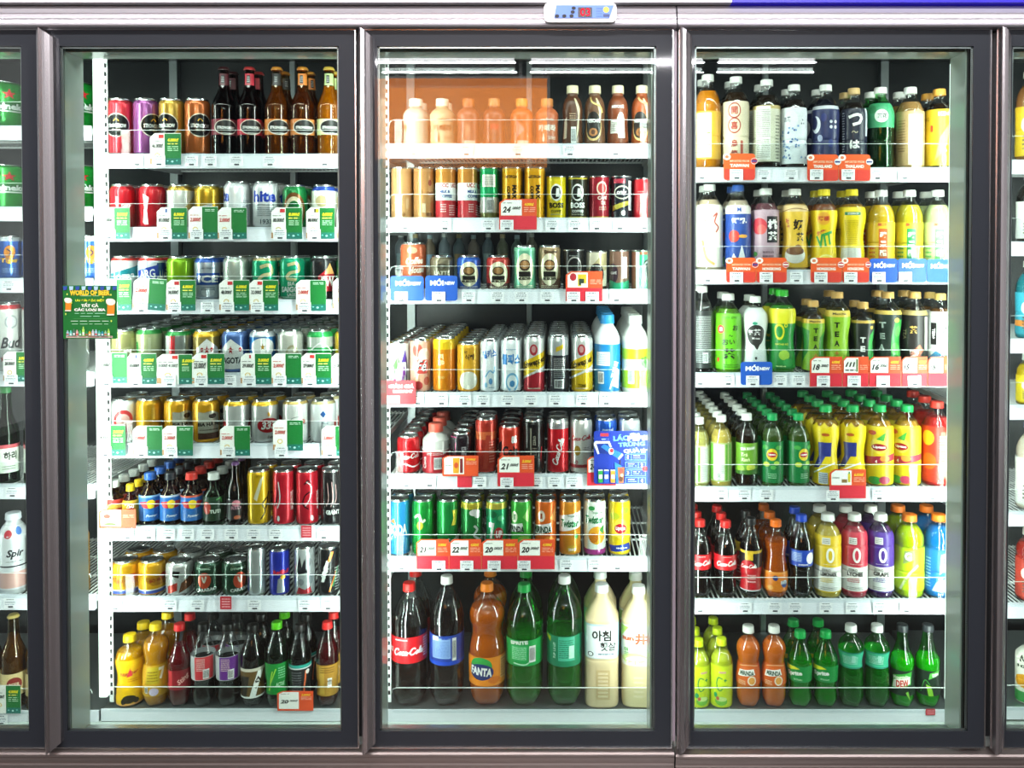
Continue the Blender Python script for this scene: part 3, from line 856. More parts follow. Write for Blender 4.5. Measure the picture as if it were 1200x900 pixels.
def finish_labels():
    """labels that read alike get their place in the row"""
    from collections import defaultdict
    g = defaultdict(list)
    for o in COL.objects:
        if o.parent is None and 'label' in o: g[o['label']].append(o)
    for lb, os_ in g.items():
        if len(os_) > 1:
            for o in os_:
                if '_col' in o:
                    a, b = lb.split(',', 1) if ',' in lb else (lb, '')
                    o['label'] = f'{a}, {ORD[o["_col"]]} from left,{b}'
    for o in COL.objects:
        if '_col' in o: del o['_col']
# ================================================================== left full door (beers)
W_, K_ = 'f6f6f4', '161616'
def strong(ring, u=0, v=.53):       # black oval badge
    return [E(u, v, 1.02, .21, 'd8cfc0'), E(u, v, .95, .19, K_), T('STRONGBOW', u, v - .01, 1.5, W_, h=.07, bold=.03), T('ORIGINAL', u, v - .085, .7, 'd8cfc0', h=.035), S([(u - .2, v + .07), (u, v + .11), (u + .2, v + .07)], .08, 'e0a83c')]
D = (1, 0)
for px, c, ds, u in ((142, 'c9303c', 'tall red cider can with black oval badge', -.35), (172, '8e4a86', 'tall purple cider can with black oval badge', .55),
                     (202, 'b98f35', 'tall gold cider can with black oval badge', -.55), (232, 'b8602c', 'tall copper-orange cider can with black oval badge', .2)):
    item(D, px, 28.5, 114.5, 'sleek', ds, 'cider_can', 'cider can', c, strong(c, u), metal=.55, rear=0)
for px, lc, ds, sh, lq, cp, nk in ((263, '7a1e30', 'dark glass cider bottle with maroon oval-badge label', 'glass_dark', '1c0508', '3a1418', '5a1a24'),
                       (293, 'c2263c', 'dark glass cider bottle with bright red label', 'glass_dark', '2a070a', 'b03030', 'c02a3c'),
                       (325, 'd27a2c', 'amber glass cider bottle with orange label and dark neck label', 'glass_amber', '6a420c:.35', 'c8862c', '2a2420'),
                       (355, 'd8803a', 'amber glass cider bottle with orange label and orange neck label', 'glass_amber', '522c08:.35', 'c8862c', 'd07a2c'),
                       (386, 'dce4a0', 'golden glass cider bottle with pale green label', 'glass_amber', 'c0900c:.35', 'd8b84a', 'b8cc8a')):
    item(D, px, 27.5, 77, 'beer', ds, 'cider_bottle', 'cider bottle', art=[E(.15, .31, .98, .085, 'd8cfc0'), E(.15, .31, .9, .076, K_), T('STRONGBOW', .15, .305, 1.45, W_, h=.03, bold=.03),
         R(-.9, .9, .78, .91, nk), R(-.5, .1, .80, .89, K_), FP(-.45, .05, .81, .88, 4, 'b0b0b0'), FP(-.4, .6, .235, .25, 1, W_)], cap=cp, liquid=lq, lv=.80, shell=sh,
         sleeve=(.225, .40), sleevec=lc, capkind='crown', rear=1)
D = (1, 1)
RED = 'c01826'
item(D, 144, 28.5, 215.5, 'std', 'red beer can with white vertical lettering', 'beer_can', 'beer can', RED, [T('Budweiser', -.45, .5, 1.6, W_, rot=90, bold=.03), R(.5, .8, .1, .6, 'd84a50')], metal=.45)
item(D, 179, 29.5, 215.5, 'std', 'red beer can with white bow tie', 'beer_can', 'beer can', RED, [P([(-.75, .12), (-.3, .08), (-.42, .4), (-.25, .7), (-.75, .78), (-.6, .45)], W_), E(.7, .5, .3, .3, 'a01420')], metal=.45)
item(D, 212, 29.5, 215.5, 'std', 'white and silver beer can with gold shoulder', 'beer_can', 'beer can', 'dfdfda', [B(.86, .96, 'c8a040', .8), T('na.', -.9, .42, .5, RED, h=.13), P([(.2, .45), (1.2, .75), (1.2, .4)], 'c9b070')], metal=.35)
item(D, 244, 29.5, 215.5, 'std', 'gold beer can with white name plate', 'beer_can', 'beer can', 'c39a22', [P([(-.9, .22), (.3, .3), (.3, .56), (-.9, .48)], W_), T('ael', -.1, .42, .7, K_, h=.15, shear=.3), B(.9, .96, 'e2c050', .8)], metal=.7)
item(D, 278, 29.5, 212, 'std', 'white beer can with blue letter at the edge', 'beer_can', 'beer can', 'e6e7ea', [T('te', -1.0, .68, .75, '1e3c9a', h=.24, bold=.05), R(.4, 1.1, .1, .62, 'd2d5da'), FP(.45, 1.05, .12, .6, 12, '9aa0aa')], metal=.3)
item(D, 312, 29.5, 212, 'std', 'white beer can with blue lettering and year', 'beer_can', 'beer can', 'e6e7ea', [T('hite', -.15, .68, 1.9, '1e3ca8', h=.25, bold=.05), T('EXTRA LAGER', 0, .5, 1.3, '4a5060', h=.04), FP(-.7, .7, .25, .45, 6, '70757e'), T('1933', 0, .14, .9, '50555e', h=.1)], metal=.3)
item(D, 346, 28.5, 216, 'std', 'dark green beer can with brown elephant arch', 'beer_can', 'beer can', '0f7a3c', [E(-.1, .4, .95, .42, '7a4a22'), E(-.1, .4, .75, .33, 'e0d8b8'), E(-.1, .38, .55, .25, '0f6a34'), T('Tuborg', -.1, .36, .9, 'e8e0c0', h=.12)], metal=.5)
item(D, 380, 29, 216, 'std', 'cream beer can with blue top band', 'beer_can', 'beer can', 'ece9de', [B(.86, .96, '2a4aa8', .4), T('garden', .05, .33, 1.5, '38404e', h=.16, shear=.2), E(-.2, .62, .5, .13, 'cbb98a'), FP(-.6, .7, .1, .2, 3, '8a8a80')], metal=.25)
D = (1, 2)
item(D, 146, 29.5, 299.5, 'std', 'white beer can with red rim and teal sash', 'beer_can', 'beer can', 'e4e6e6', [B(.9, .96, 'd83a34', .3), P([(-1.2, .35), (1.2, .55), (1.2, .8), (-1.2, .6)], '1c7c88'), T('loma', 0, .56, 1.6, W_, h=.18, rot=5)], metal=.3)
item(D, 178, 29.5, 299.5, 'std', 'silver and blue beer can with red rim', 'beer_can', 'beer can', 'c9ced8', [B(.9, .96, 'd83a34', .3), P([(.1, .05), (1.4, .05), (1.4, .85), (.4, .85)], '24409c'), P([(-1.2, .4), (.6, .55), (.6, .82), (-1.2, .67)], '2440a8'), T('ARG', -.35, .6, 1.2, W_, h=.2, rot=6)], metal=.4)
item(D, 212, 30.5, 299.5, 'std', 'plain lime green beer can', 'beer_can', 'beer can', '7fae12', [E(.2, .2, .6, .12, '94c026')], metal=.55)
item(D, 244, 29.5, 299.5, 'std', 'silver beer can with blue block letters', 'beer_can', 'beer can', 'b4bcc8', [B(.86, .96, '2a54a8', .4), R(-1.0, 1.0, .35, .62, '2a4f9e'), T('ICE', 0, .485, 1.6, W_, h=.17, bold=.05), T('san miguel', 0, .73, 1.0, '5a6678', h=.07), E(0, .18, .5, .1, 'd4d9e0'), FP(-.5, .5, .22, .3, 2, '5a6678')], metal=.6)
item(D, 277, 29.5, 299.5, 'std', 'plain silver-green beer can', 'beer_can', 'beer can', 'bcc4ba', [T('Carlsberg', -.75, .6, 1.1, '6a7a6e', rot=90), R(.3, .9, .2, .7, 'cdd4cc')], metal=.6)
item(D, 311, 29.5, 299.5, 'std', 'emerald green beer can with pale gold dragon, left of the pair', 'beer_can', 'beer can', '0e9a6e', [S([(-.4, .75), (.3, .8), (.5, .62), (-.2, .56), (-.5, .42), (.3, .34), (.6, .22)], .26, 'd8cc98'), B(.9, .96, 'd8c890', .7), T('SPECIAL', 0, .12, 1.1, W_, h=.07)], metal=.5)
item(D, 343, 29, 299.5, 'std', 'emerald green beer can with dragon and white city name', 'beer_can', 'beer can', '0e9a6e', [S([(-.4, .8), (.3, .84), (.5, .68), (-.2, .62), (-.4, .5), (.3, .46)], .24, 'd8cc98'), T('BIA', -.1, .38, .55, W_, h=.09), T('SAIGON', -.05, .25, 1.8, W_, h=.13, bold=.04), T('LAGER', 0, .13, .8, W_, h=.07), R(-1.3, 1.3, .03, .08, 'd8e0d8')], metal=.5)
item(D, 379, 30.5, 299.5, 'std', 'black beer can with red and white crest', 'beer_can', 'beer can', '1c1a1c', [P([(-.3, .2), (.9, .2), (1.0, .55), (.3, .72), (-.4, .55)], 'a81c26'), P([(.1, .6), (.5, .85), (.9, .6)], 'e0a060'), T('PW', .35, .43, 1.0, W_, h=.22, bold=.04)], metal=.4)
item(D, 409, 29, 299.5, 'std', 'green beer can cut off by the door frame', 'beer_can', 'beer can', '12823c', [E(0, .5, .6, .3, W_)], metal=.5)
D = (1, 3)
item(D, 146, 29.5, 383.5, 'std', 'pale khaki beer can', 'beer_can', 'beer can', 'a8a46c', [E(.3, .3, .8, .3, 'c4c090'), R(.5, .9, .3, .8, 'bcb884')], metal=.5)
item(D, 176, 30.5, 382, 'std', 'pale green beer can with green rim', 'beer_can', 'beer can', 'b6bc8c', [B(.87, .96, '2a8a3c', .3), R(-.1, .1, .1, .8, 'cdd2ac'), P([(-1.2, .1), (-.8, .1), (-1.0, .7), (-1.3, .7)], '2f9440')], metal=.5)
item(D, 210, 30, 384, 'std', 'grey beer can with green rim and red stripe', 'beer_can', 'beer can', '8e9490', [B(.87, .96, '1f8a3a', .3), R(-.75, -.3, .08, .87, 'c02a30'), R(-1.2, -.75, .08, .87, 'e0e4e0'), P([(.1, .2), (1.1, .08), (1.2, .6), (.5, .5)], '3a4442'), T('SAGOTA', .65, .33, 1.0, W_, h=.15, bold=.04)], metal=.5)
def sagota(bg, top):
    return [B(.84, .96, top, .4), P([(-.95, .3), (-.6, .1), (.8, .1), (1.05, .3), (.9, .58), (0, .8), (-.8, .58)], W_), T('SAGOTA', .02, .3, 1.75, '2a2c30', h=.15, bold=.05), T('★', 0, .55, .45, 'b02028', h=.2), E(-.35, .55, .12, .05, 'b02028'), E(.35, .55, .12, .05, 'b02028'), FP(-.5, .5, .15, .2, 1, '808080')]
item(D, 242.5, 30, 384, 'std', 'grey beer can with golden yellow top and white crest', 'beer_can', 'beer can', 'a08a48', sagota('a08a48', 'e8b628'), metal=.4)
item(D, 276, 30, 384, 'std', 'slate blue beer can with white crest', 'beer_can', 'beer can', '4a68a4', [('p', [(q[0] - .35, q[1]) for q in o[1]], o[2], o[3]) if o[0] == 'p' else (('t', o[1], o[2] - .35) + o[3:]) if o[0] == 't' else o for o in sagota('', '5a78b4') if o[0] != 'fp'], metal=.4)
item(D, 308, 30, 384, 'std', 'bright blue beer can with gold star on white', 'beer_can', 'beer can', '2c74b8', [B(.84, .96, 'd4dce4', .5), E(0, .6, .95, .22, W_), T('★', 0, .62, .4, 'c8962c', h=.18), R(-1.1, 1.1, .2, .42, '2466b0'), T('ITEC', 0, .31, 1.5, W_, h=.16, bold=.04)], metal=.4)
item(D, 341, 30, 384, 'std', 'silver-white beer can with pale beige crest', 'beer_can', 'beer can', 'd2d2c8', [B(.88, .96, 'dcdcd4', .7), E(.1, .42, .5, .24, 'b0a888'), E(.1, .42, .38, .18, 'cfccb8'), FP(-.3, .5, .3, .5, 3, '8c8670')], metal=.5)
item(D, 375.5, 31, 384, 'std', 'green and silver beer can with looping black script', 'beer_can', 'beer can', 'c4cac2', [B(.84, .96, '1f9a48', .4), P([(-1.3, .6), (1.3, .6), (1.3, .5), (-.4, .2), (-1.3, .05)], '2a9a4c'), S([(-.8, .15), (-.6, .5), (-.5, .2), (-.3, .4), (-.1, .2), (.1, .4), (.2, .2), (.5, .35), (.8, .25)], .12, '14381e'), S([(-.7, .55), (0, .7), (.6, .6), (.9, .48)], .1, W_)], metal=.5)
item(D, 407, 29, 384, 'std', 'yellow beer can cut off by the door frame', 'beer_can', 'beer can', 'd0a818', [], metal=.5)
D = (1, 4)
item(D, 146, 29.5, 463.5, 'std', 'white beer can with red lion crest', 'beer_can', 'beer can', 'dcdad6', [E(-.1, .52, .75, .25, 'b8383a'), E(-.1, .52, .5, .16, 'dcb0a8'), P([(-1.2, .3), (1.2, .15), (1.2, .28), (-1.2, .42)], 'b02c30'), FP(-.6, .6, .12, .25, 3, 'b06060')], metal=.35)
item(D, 175.5, 30.5, 463, 'std', 'plain golden yellow beer can', 'beer_can', 'beer can', 'd09a1c', [R(.2, .8, .1, .8, 'dcae3c'), T('Tiger', -.2, .35, .8, 'b07c10', h=.1)], metal=.6)
def biaha(u): return [P([(u - .75, .10), (u + .95, .10), (u + .95, .66), (u + .3, .74), (u - .3, .70), (u - .75, .72)], 'b9b6a6'), T('BIA HÀ NỘI', u + .2, .44, 1.9, '2a2420', h=.13, bold=.04), R(u - .75, u + .95, .10, .24, '5a3a30'), E(u + .35, .62, .3, .06, '3a302a'), FP(u - .6, u + .8, .28, .34, 1, '6a6050')]
item(D, 209, 30.5, 463, 'std', 'gold beer can with grey scroll at its right side', 'beer_can', 'beer can', 'd89c1a', biaha(.35), metal=.55)
item(D, 242, 30.5, 463, 'std', 'gold beer can with grey scroll facing front', 'beer_can', 'beer can', 'd89c1a', biaha(.12), metal=.55)
item(D, 278, 30.5, 464, 'std', 'silver beer can with gold shoulder and red side patches', 'beer_can', 'beer can', 'ccccca', [B(.87, .96, 'e0b02c', .6), E(-1.2, .38, .35, .16, 'b02a30'), E(1.25, .38, .35, .16, 'b02a30')], metal=.6)
item(D, 311, 31, 464, 'std', 'silver beer can with gold shoulder and red oval number', 'beer_can', 'beer can', 'ccccca', [B(.87, .96, 'e0b02c', .6), E(.25, .42, .85, .17, 'b01c26'), T('333', .25, .42, 1.1, W_, h=.18, bold=.05, shear=.2), T('Export', .5, .14, .7, '504840', h=.08, shear=.3), E(.25, .68, .1, .05, 'd8a040')], metal=.6)
item(D, 347, 30, 464, 'std', 'white beer can with gold ring and small red mark', 'beer_can', 'beer can', 'e4e4e2', [B(.9, .96, 'd8b870', .6), S([(-.6, .4), (-.3, .58), (.2, .62)], .05, '8a8a88'), E(.5, .5, .25, .05, 'c04a30'), FP(.2, .8, .42, .46, 1, '707070')], metal=.4)
item(D, 379, 29.5, 464, 'std', 'white beer can with blue diamond', 'beer_can', 'beer can', 'e0e2e4', [B(.9, .96, 'd8c890', .6), P([(-.25, .68), (0, .6), (.25, .68), (0, .76)], '2a5490'), T('ICE', .15, .48, .5, '708090', h=.06), S([(0, .35), (.3, .3), (.6, .38)], .07, '6a7a8a'), R(.95, 1.4, .2, .5, 'b84038')], metal=.4)
D = (1, 5)
item(D, 134, 22, 560, 'tonic', 'small brown tonic bottle with white cap and red label', 'energy_drink_bottle', 'energy drink bottle', cap='e4e6e2', liquid='3a1a08', lv=.85, shell='glass_brown', sleeve=(.12, .60), sleevec='a83028', art=[R(-.8, .8, .4, .5, 'e0b848'), E(0, .3, .5, .1, 'e8d8b0')], rear=4, caph=.018)
item(D, 154, 20, 565, 'tonic', 'small yellow energy drink bottle with yellow cap', 'energy_drink_bottle', 'energy drink bottle', cap='e8c018', liquid='6a3a08', lv=.85, shell='glass_brown', sleeve=(.05, .64), sleevec='dca41c', art=[E(0, .4, .4, .1, 'a83018')], rear=3, caph=.018)
def rbull(t): return [E(.05, .42, .42, .085, 'f2cc20'), P([(-1.1, .46), (-.35, .48), (-.2, .34), (-.7, .36)], 'c8242c'), P([(1.15, .46), (.45, .48), (.3, .34), (.8, .36)], 'c8242c'), B(.55, .585, t), T('Power', .1, .2, 1.0, W_, h=.05, shear=.3)]
for px, cp, bt, ds in ((176.5, '2a5cb0', '8fb8e8', 'blue label tonic bottle with blue cap and yellow sun'), (200.5, '20242c', 'c8d8e8', 'blue label tonic bottle with black cap and yellow sun'), (225, 'd0342c', 'd05838', 'blue label tonic bottle with red cap and yellow sun')):
    item(D, px, 24, 551, 'tonic', ds, 'energy_drink_bottle', 'energy drink bottle', cap=cp, liquid='1c0a04', lv=.9, shell='glass_brown', sleeve=(.10, .585), sleevec='2468b4', art=rbull(bt), caph=.018, rear=3)
item(D, 251, 24, 551, 'tonic', 'dark green energy bottle with silver cap', 'energy_drink_bottle', 'energy drink bottle', cap='c8ccc8', liquid='06180e', lv=.9, shell='glass_green', sleeve=(.10, .56), sleevec='10301c', art=[E(-.7, .35, .4, .12, 'b83a2c'), T('TUTI', .1, .28, 1.0, 'd8e0d0', h=.07, bold=.04), S([(.2, .5), (.6, .53), (.7, .44)], .12, '4aa050')], caph=.018, rear=3)
item(D, 276, 18.5, 539, 'beer', 'slim black drink bottle with purple crown cap', 'energy_drink_bottle', 'energy drink bottle', cap='6a3a78', liquid='0a0608', lv=.9, shell='glass_dark', sleeve=(.10, .42), sleevec='1a1418', art=[E(.1, .36, .5, .05, 'b86a78'), T('RED', .1, .29, 1.2, 'c08898', h=.05), E(.2, .14, .4, .03, 'b05a3a')], capkind='crown', rear=2)
item(D, 304, 26, 545, 'sleek', 'tall yellow energy can with black scratch mark', 'energy_drink_can', 'energy drink can', 'd8ac14', [P([(-.5, .5), (.1, .85), (.4, .9), (-.2, .45)], 'ece4c0'), S([(.1, .12), (.5, .25), (.3, .4), (.8, .5), (.6, .3), (.9, .6)], .12, '1a1408'), T('95', -.1, .9, .4, 'a07808', h=.05)], metal=.55)
def mons(c, m): return [S([(-.55, .75), (-.45, .5), (-.65, .38)], .10, m), S([(-.2, .8), (-.1, .55), (-.3, .30)], .12, m), S([(.15, .72), (.2, .5), (.05, .35)], .10, m), T('MONSTER', .75, .5, 1.6, m, rot=90, bold=.02), E(-.1, .12, .12, .05, W_)]
item(D, 333, 26, 545, 'sleek', 'tall red energy can with dark claw mark, left of the red pair', 'energy_drink_can', 'energy drink can', 'c21a2c', [S([(-.8, .75), (-.6, .55), (-.9, .35)], .14, '5a0c14'), S([(-.5, .8), (-.35, .5), (-.6, .32)], .10, W_), T('MONSTER', .7, .45, 1.7, 'f0d0d0', rot=90), E(-.5, .14, .12, .05, W_)], metal=.55)
item(D, 360.5, 26, 545, 'sleek', 'tall red energy can with swirled claw mark, right of the red pair', 'energy_drink_can', 'energy drink can', 'c21a2c', [S([(-.3, .75), (.1, .82), (.3, .65), (-.2, .55), (-.4, .4), (.1, .3)], .12, '3a0a10'), S([(-.1, .8), (.35, .7), (.2, .5), (-.2, .36)], .06, W_), T('MONSTER', 1.0, .45, 1.7, 'f0d0d0', rot=90), E(.4, .14, .12, .05, W_)], metal=.55)
item(D, 389, 25, 545, 'sleek', 'tall black energy can with outlined claw mark', 'energy_drink_can', 'energy drink can', '1e1a1c', [S([(-.4, .78), (-.3, .5), (-.5, .36)], .06, 'd0a8a8'), S([(0, .8), (.1, .5), (-.1, .34)], .06, 'd0a8a8'), S([(.35, .75), (.4, .5), (.25, .4)], .06, 'd0a8a8'), T('GIANT', .1, .25, 1.3, W_, h=.08, bold=.04)], metal=.5)
D = (1, 6)
def bhuc(u): return [P([(-1.2 + u, .55), (1.0 + u, .62), (1.0 + u, .3), (-.4 + u, .3)], 'b87818'), B(.08, .17, '3a50a0', .3), B(.17, .2, 'e8e4d8', .3), T('BÒ HÚC', u, .47, 1.2, '9a2c20', h=.12, bold=.04, rot=4), E(.5 + u, .56, .25, .08, 'b03020')]
item(D, 147.5, 32, 649, 'std', 'squat gold energy can with blue base band, leftmost', 'energy_drink_can', 'energy drink can', 'dfa21c', bhuc(0), metal=.55)
item(D, 179, 32, 649, 'std', 'squat gold energy can with red lettering at right', 'energy_drink_can', 'energy drink can', 'dfa21c', bhuc(.4), metal=.55)
item(D, 211, 30.5, 650, 'std', 'squat silver energy can with red and brown slashes', 'energy_drink_can', 'energy drink can', 'c2c4c2', [P([(-1.0, .3), (-.2, .42), (-.2, .18), (-1.0, .08)], 'c0382c'), P([(-.1, .1), (1.2, .3), (1.2, .68), (.1, .4)], '7a4a30'), P([(-.6, .62), (-.1, .55), (0, .75), (-.5, .78)], '202020')], metal=.6)
def cara(u): return [E(u, .47, .48, .24, 'c84a30'), S([(u - .15, .58), (u, .42), (u + .15, .6)], .12, 'e8e0d0'), T('CARABAO', u + .1, .2, 1.6, 'e8ece8', h=.1, bold=.04, rot=4), T('DYNAMIC', u - .1, .82, 1.1, 'b8d8c0', h=.07)]
item(D, 245, 31, 649, 'std', 'squat dark green energy can with red badge at left', 'energy_drink_can', 'energy drink can', '123a26', cara(-.35), metal=.5)
item(D, 276.5, 31, 649, 'std', 'squat dark green energy can with red badge at right', 'energy_drink_can', 'energy drink can', '123a26', cara(.3), metal=.5)
item(D, 302, 24, 636, 'sleek', 'slim silver energy can', 'energy_drink_can', 'energy drink can', 'b9bfbf', [R(.3, .8, .2, .8, 'a4acb0'), FP(.3, .8, .25, .75, 14, '707880'), R(-1.2, -.95, .1, .4, '3a50a0')], metal=.7)
item(D, 328, 23.5, 637, 'sleek', 'slim blue and silver energy can', 'energy_drink_can', 'energy drink can', '1e2c9c', [P([(-.3, .08), (.5, .08), (.3, .42), (-.2, .38)], 'b8bcc4', .7), T('RedBull', .15, .53, 1.6, 'd82a38', h=.09, bold=.05), E(.3, .42, .25, .05, 'e8a828')], metal=.5)
item(D, 357.5, 24, 634, 'sleek', 'slim silver energy can with camouflage pattern and red foot', 'energy_drink_can', 'energy drink can', 'bfc4c6', [P([(-.8, .6), (-.5, .85), (-.3, .6), (0, .8), (.1, .5), (-.7, .45)], '30343a'), T('WARRIOR', -.3, .52, 1.1, '20242a', h=.08, bold=.05), E(.4, .7, .25, .08, '8a9298'), E(.6, .35, .3, .1, '98a0a6'), E(-.4, .3, .3, .07, '8e969c'), P([(-.9, .06), (.7, .06), (.5, .2), (0, .14), (-.6, .2)], 'b02a34')], metal=.6)
item(D, 385, 25, 634, 'sleek', 'slim black energy can with white and orange slashes', 'energy_drink_can', 'energy drink can', '17181a', [P([(-.7, .3), (-.4, .3), (.1, .75), (-.2, .75)], W_), T('HUP', -.3, .52, 1.2, W_, rot=72, bold=.06), P([(-.1, .72), (.15, .72), (.5, .92), (.25, .92)], 'd8782c'), P([(0, .1), (.15, .1), (.8, .5), (.65, .5)], 'd8782c'), P([(.3, .2), (.45, .2), (1.0, .55), (.9, .6)], '2f8a5a'), FP(.6, 1.2, .1, .6, 9, 'b0b8b4')], metal=.4)
D = (1, 7)
item(D, 153, 31.5, 739, 'waist', 'yellow energy drink bottle with sunny label and motorcycle', 'energy_drink_bottle', 'energy drink bottle', cap='f2cc1c', liquid='e0a008', lv=.86, sleeve=(.03, .70), sleevec='f0b80c', art=[T('Number', -.1, .50, 1.5, 'b82a34', h=.06, rot=8, shear=.3), P([(-.3, .44), (0, .58), (.2, .46)], 'd8383c'), FP(-.2, .7, .36, .42, 2, 'b87808'), E(-.1, .12, .5, .06, '2a2010'), E(-.5, .09, .2, .04, '2a2010'), E(.4, .09, .2, .04, '2a2010'), B(.03, .05, 'f0b070')], rear=1)
item(D, 183.5, 30, 726, 'fantas', 'golden energy drink bottle with yellow cap and number seven', 'energy_drink_bottle', 'energy drink bottle', cap='f2cc1c', liquid='d89414:.2', lv=.86, sleeve=(.14, .52), sleevec='c89418', art=[T('7', .45, .42, .5, 'e8e0c0', h=.14, bold=.06), R(-.8, .2, .3, .5, 'b8a020'), FP(-.7, .1, .32, .46, 4, '8a6808'), E(-.2, .2, .35, .05, 'c8b8d0'), BC(-.8, .22, .3, .08)], rear=1)
item(D, 211.5, 28, 727, 'dew', 'dark red energy drink bottle with red cap', 'energy_drink_bottle', 'energy drink bottle', cap='e0282c', liquid='6a0a14:.2', lv=.80, sleeve=(.22, .46), sleevec='8a1420', art=[T('Sting', .3, .34, 1.2, 'e8b0a8', rot=35, shear=.3), P([(-1.1, .24), (-.7, .24), (-.7, .45), (-1.1, .45)], 'c8323c')], rear=1)
for px, c2, ds in ((239, 'c8343c', 'dark cola bottle with floating red back label'), (268, '6a2a8c', 'dark cola bottle with floating purple back label')):
    item(D, px, 28, 727, 'coke', ds, 'soda_bottle', 'soda bottle', cap='141414', liquid='0e0508', lv=.62, sleeve=(.34, .64), sleevec='b8bcc0', art=[R(-.75, .85, .35, .635, c2), BC(.2, .42, .5, .12), FP(-.6, .1, .46, .62, 8, 'e0c0c0')], rear=1)
item(D, 297, 30, 728, 'coke', 'black energy bottle with white and gold number label', 'energy_drink_bottle', 'energy drink bottle', cap='141414', liquid='0a0606', lv=.82, sleeve=(.12, .50), sleevec='6a5028', art=[B(.46, .50, 'd8d0c0'), P([(-.3, .14), (.2, .14), (.9, .46), (.4, .46)], W_), T('247', .35, .31, 1.0, '201810', rot=55, bold=.06), P([(-1.2, .14), (-.6, .14), (-.3, .4), (-1.2, .4)], '2a2018'), B(.12, .14, W_)], rear=1)
item(D, 325, 27, 725, 'coke', 'dark green energy bottle with bright green cap and label', 'energy_drink_bottle', 'energy drink bottle', cap='5ec81c', liquid='06140a', lv=.82, sleeve=(.16, .54), sleevec='0f8a34', art=[S([(-.8, .2), (-.4, .45), (-.6, .3), (-.1, .48)], .1, 'a0d840'), FP(.1, .7, .35, .5, 5, '8ad0a0'), T('ACTIVE', .3, .28, .8, 'c0f0c8', h=.05)], rear=1)
item(D, 352, 27, 728, 'coke', 'black energy bottle with teal-topped black label', 'energy_drink_bottle', 'energy drink bottle', cap='1a1a1a', liquid='080808', lv=.84, sleeve=(.14, .54), sleevec='16181a', art=[B(.50, .54, '2a9a8c'), B(.485, .50, 'd8dcdc'), P([(.3, .18), (.45, .18), (.6, .46), (.45, .46)], 'd8683c'), E(.7, .44, .2, .03, W_), FP(-.8, .1, .2, .46, 8, '606468')], rear=1)
item(D, 384, 26, 725, 'coke', 'dark red bottle with red cap and gold label', 'energy_drink_bottle', 'energy drink bottle', cap='dc2a28', liquid='3a060a', lv=.84, sleeve=(.14, .52), sleevec='a87c2c', art=[BC(.2, .30, .4, .12), R(-.8, -.3, .16, .5, 'c0983c'), FP(-.7, .6, .42, .5, 3, '6a4810')], rear=1)

# ================================================================== middle door (coffee and soda)
D = (2, 0)
def karma(c): return [T('카페라', 0, .38, 1.7, c, h=.15, bold=.05), T('cafela', 0, .57, 1.2, c, h=.06, shear=.2), E(-.3, .14, .1, .07, c), E(-.3, .22, .05, .04, c), FP(.1, .8, .12, .2, 3, c)]
for px, w_, c, cp, tx, ds, op in ((487.6, 30, 'b0a99c', 'efe8da', 'a8907c', 'white milk coffee bottle with faint back label', [FP(-.4, .8, .12, .52, 10, 'a8a090'), T('카', -1.1, .38, .6, '8a5c34', h=.15, bold=.05)]),
                     (518.5, 29, 'b8a988', 'efe6d0', '7a4826', 'cream milk coffee bottle with brown lettering', karma('7a4826')),
                     (549, 26.5, '8a5444', 'a05a30', '5a2c20', 'brown coffee bottle with dark cap, third on its shelf', [R(-.4, .6, .03, .1, 'd8c8b8'), P([(-.3, .15), (.3, .35), (-.3, .5)], 'b07a60')]),
                     (579, 26, '7c4636', 'b88050', 'd04a3c', 'brown coffee bottle with red lettering', [T('라', .1, .4, .9, 'd8483c', h=.14, bold=.05), FP(-.4, .5, .1, .25, 3, '5a2c20')]),
                     (611.5, 26.5, 'b85c30', 'e8923c', 'a04c28', 'orange-brown coffee bottle with orange cap', [R(-.4, .6, .03, .1, 'e0d0c0'), P([(-.5, .15), (.3, .35), (-.5, .55)], 'd08a80')]),
                     (641, 27.5, 'c46a44', 'd88a48', 'f0e0d0', 'salmon coffee bottle with pale lettering', karma('f2e6da'))):
    item(D, px, w_, 114.4, 'coffee', ds, 'coffee_bottle', 'coffee bottle', c, op, cap=cp, opaque=True, caph=.020, rear=1 if px < 530 else 0)
def nesc(bg): return [P([(.15, .05), (.55, .3), (.7, .62), (.3, .80), (.1, .80), (.45, .55)], 'dcc9a4'), E(-.15, .32, .85, .25, 'dcb878'), E(-.15, .34, .78, .23, '1c1412'), T('NESCAFÉ', -.12, .42, 1.35, W_, h=.075, bold=.05), E(-.15, .22, .42, .07, 'b0703c'), E(-.15, .22, .2, .04, '5a3018')]
item(D, 671, 24.5, 99, 'cafe', 'brown coffee bottle with cream swirl and barcode', 'coffee_bottle', 'coffee bottle', '5a3826', [P([(.3, .05), (.7, .3), (.8, .62), (.4, .80), (.2, .80), (.6, .5)], 'd8caa8'), BC(.1, .17, .5, .28), P([(-1.0, .1), (-.6, .12), (-.6, .48), (-1.0, .4)], 'c8b8a0'), FP(-.3, .3, .4, .55, 4, 'c0a890')], cap='e6dcb8', opaque=True, caph=.021, rear=0)
item(D, 697, 25, 99, 'cafe', 'dark brown coffee bottle with black oval and gold swirl', 'coffee_bottle', 'coffee bottle', '6a4630', nesc('') + [S([(-.6, .82), (-.2, .72), (.5, .66), (.8, .55)], .16, 'dcc070')], cap='e6dcb8', opaque=True, caph=.021, rear=0)
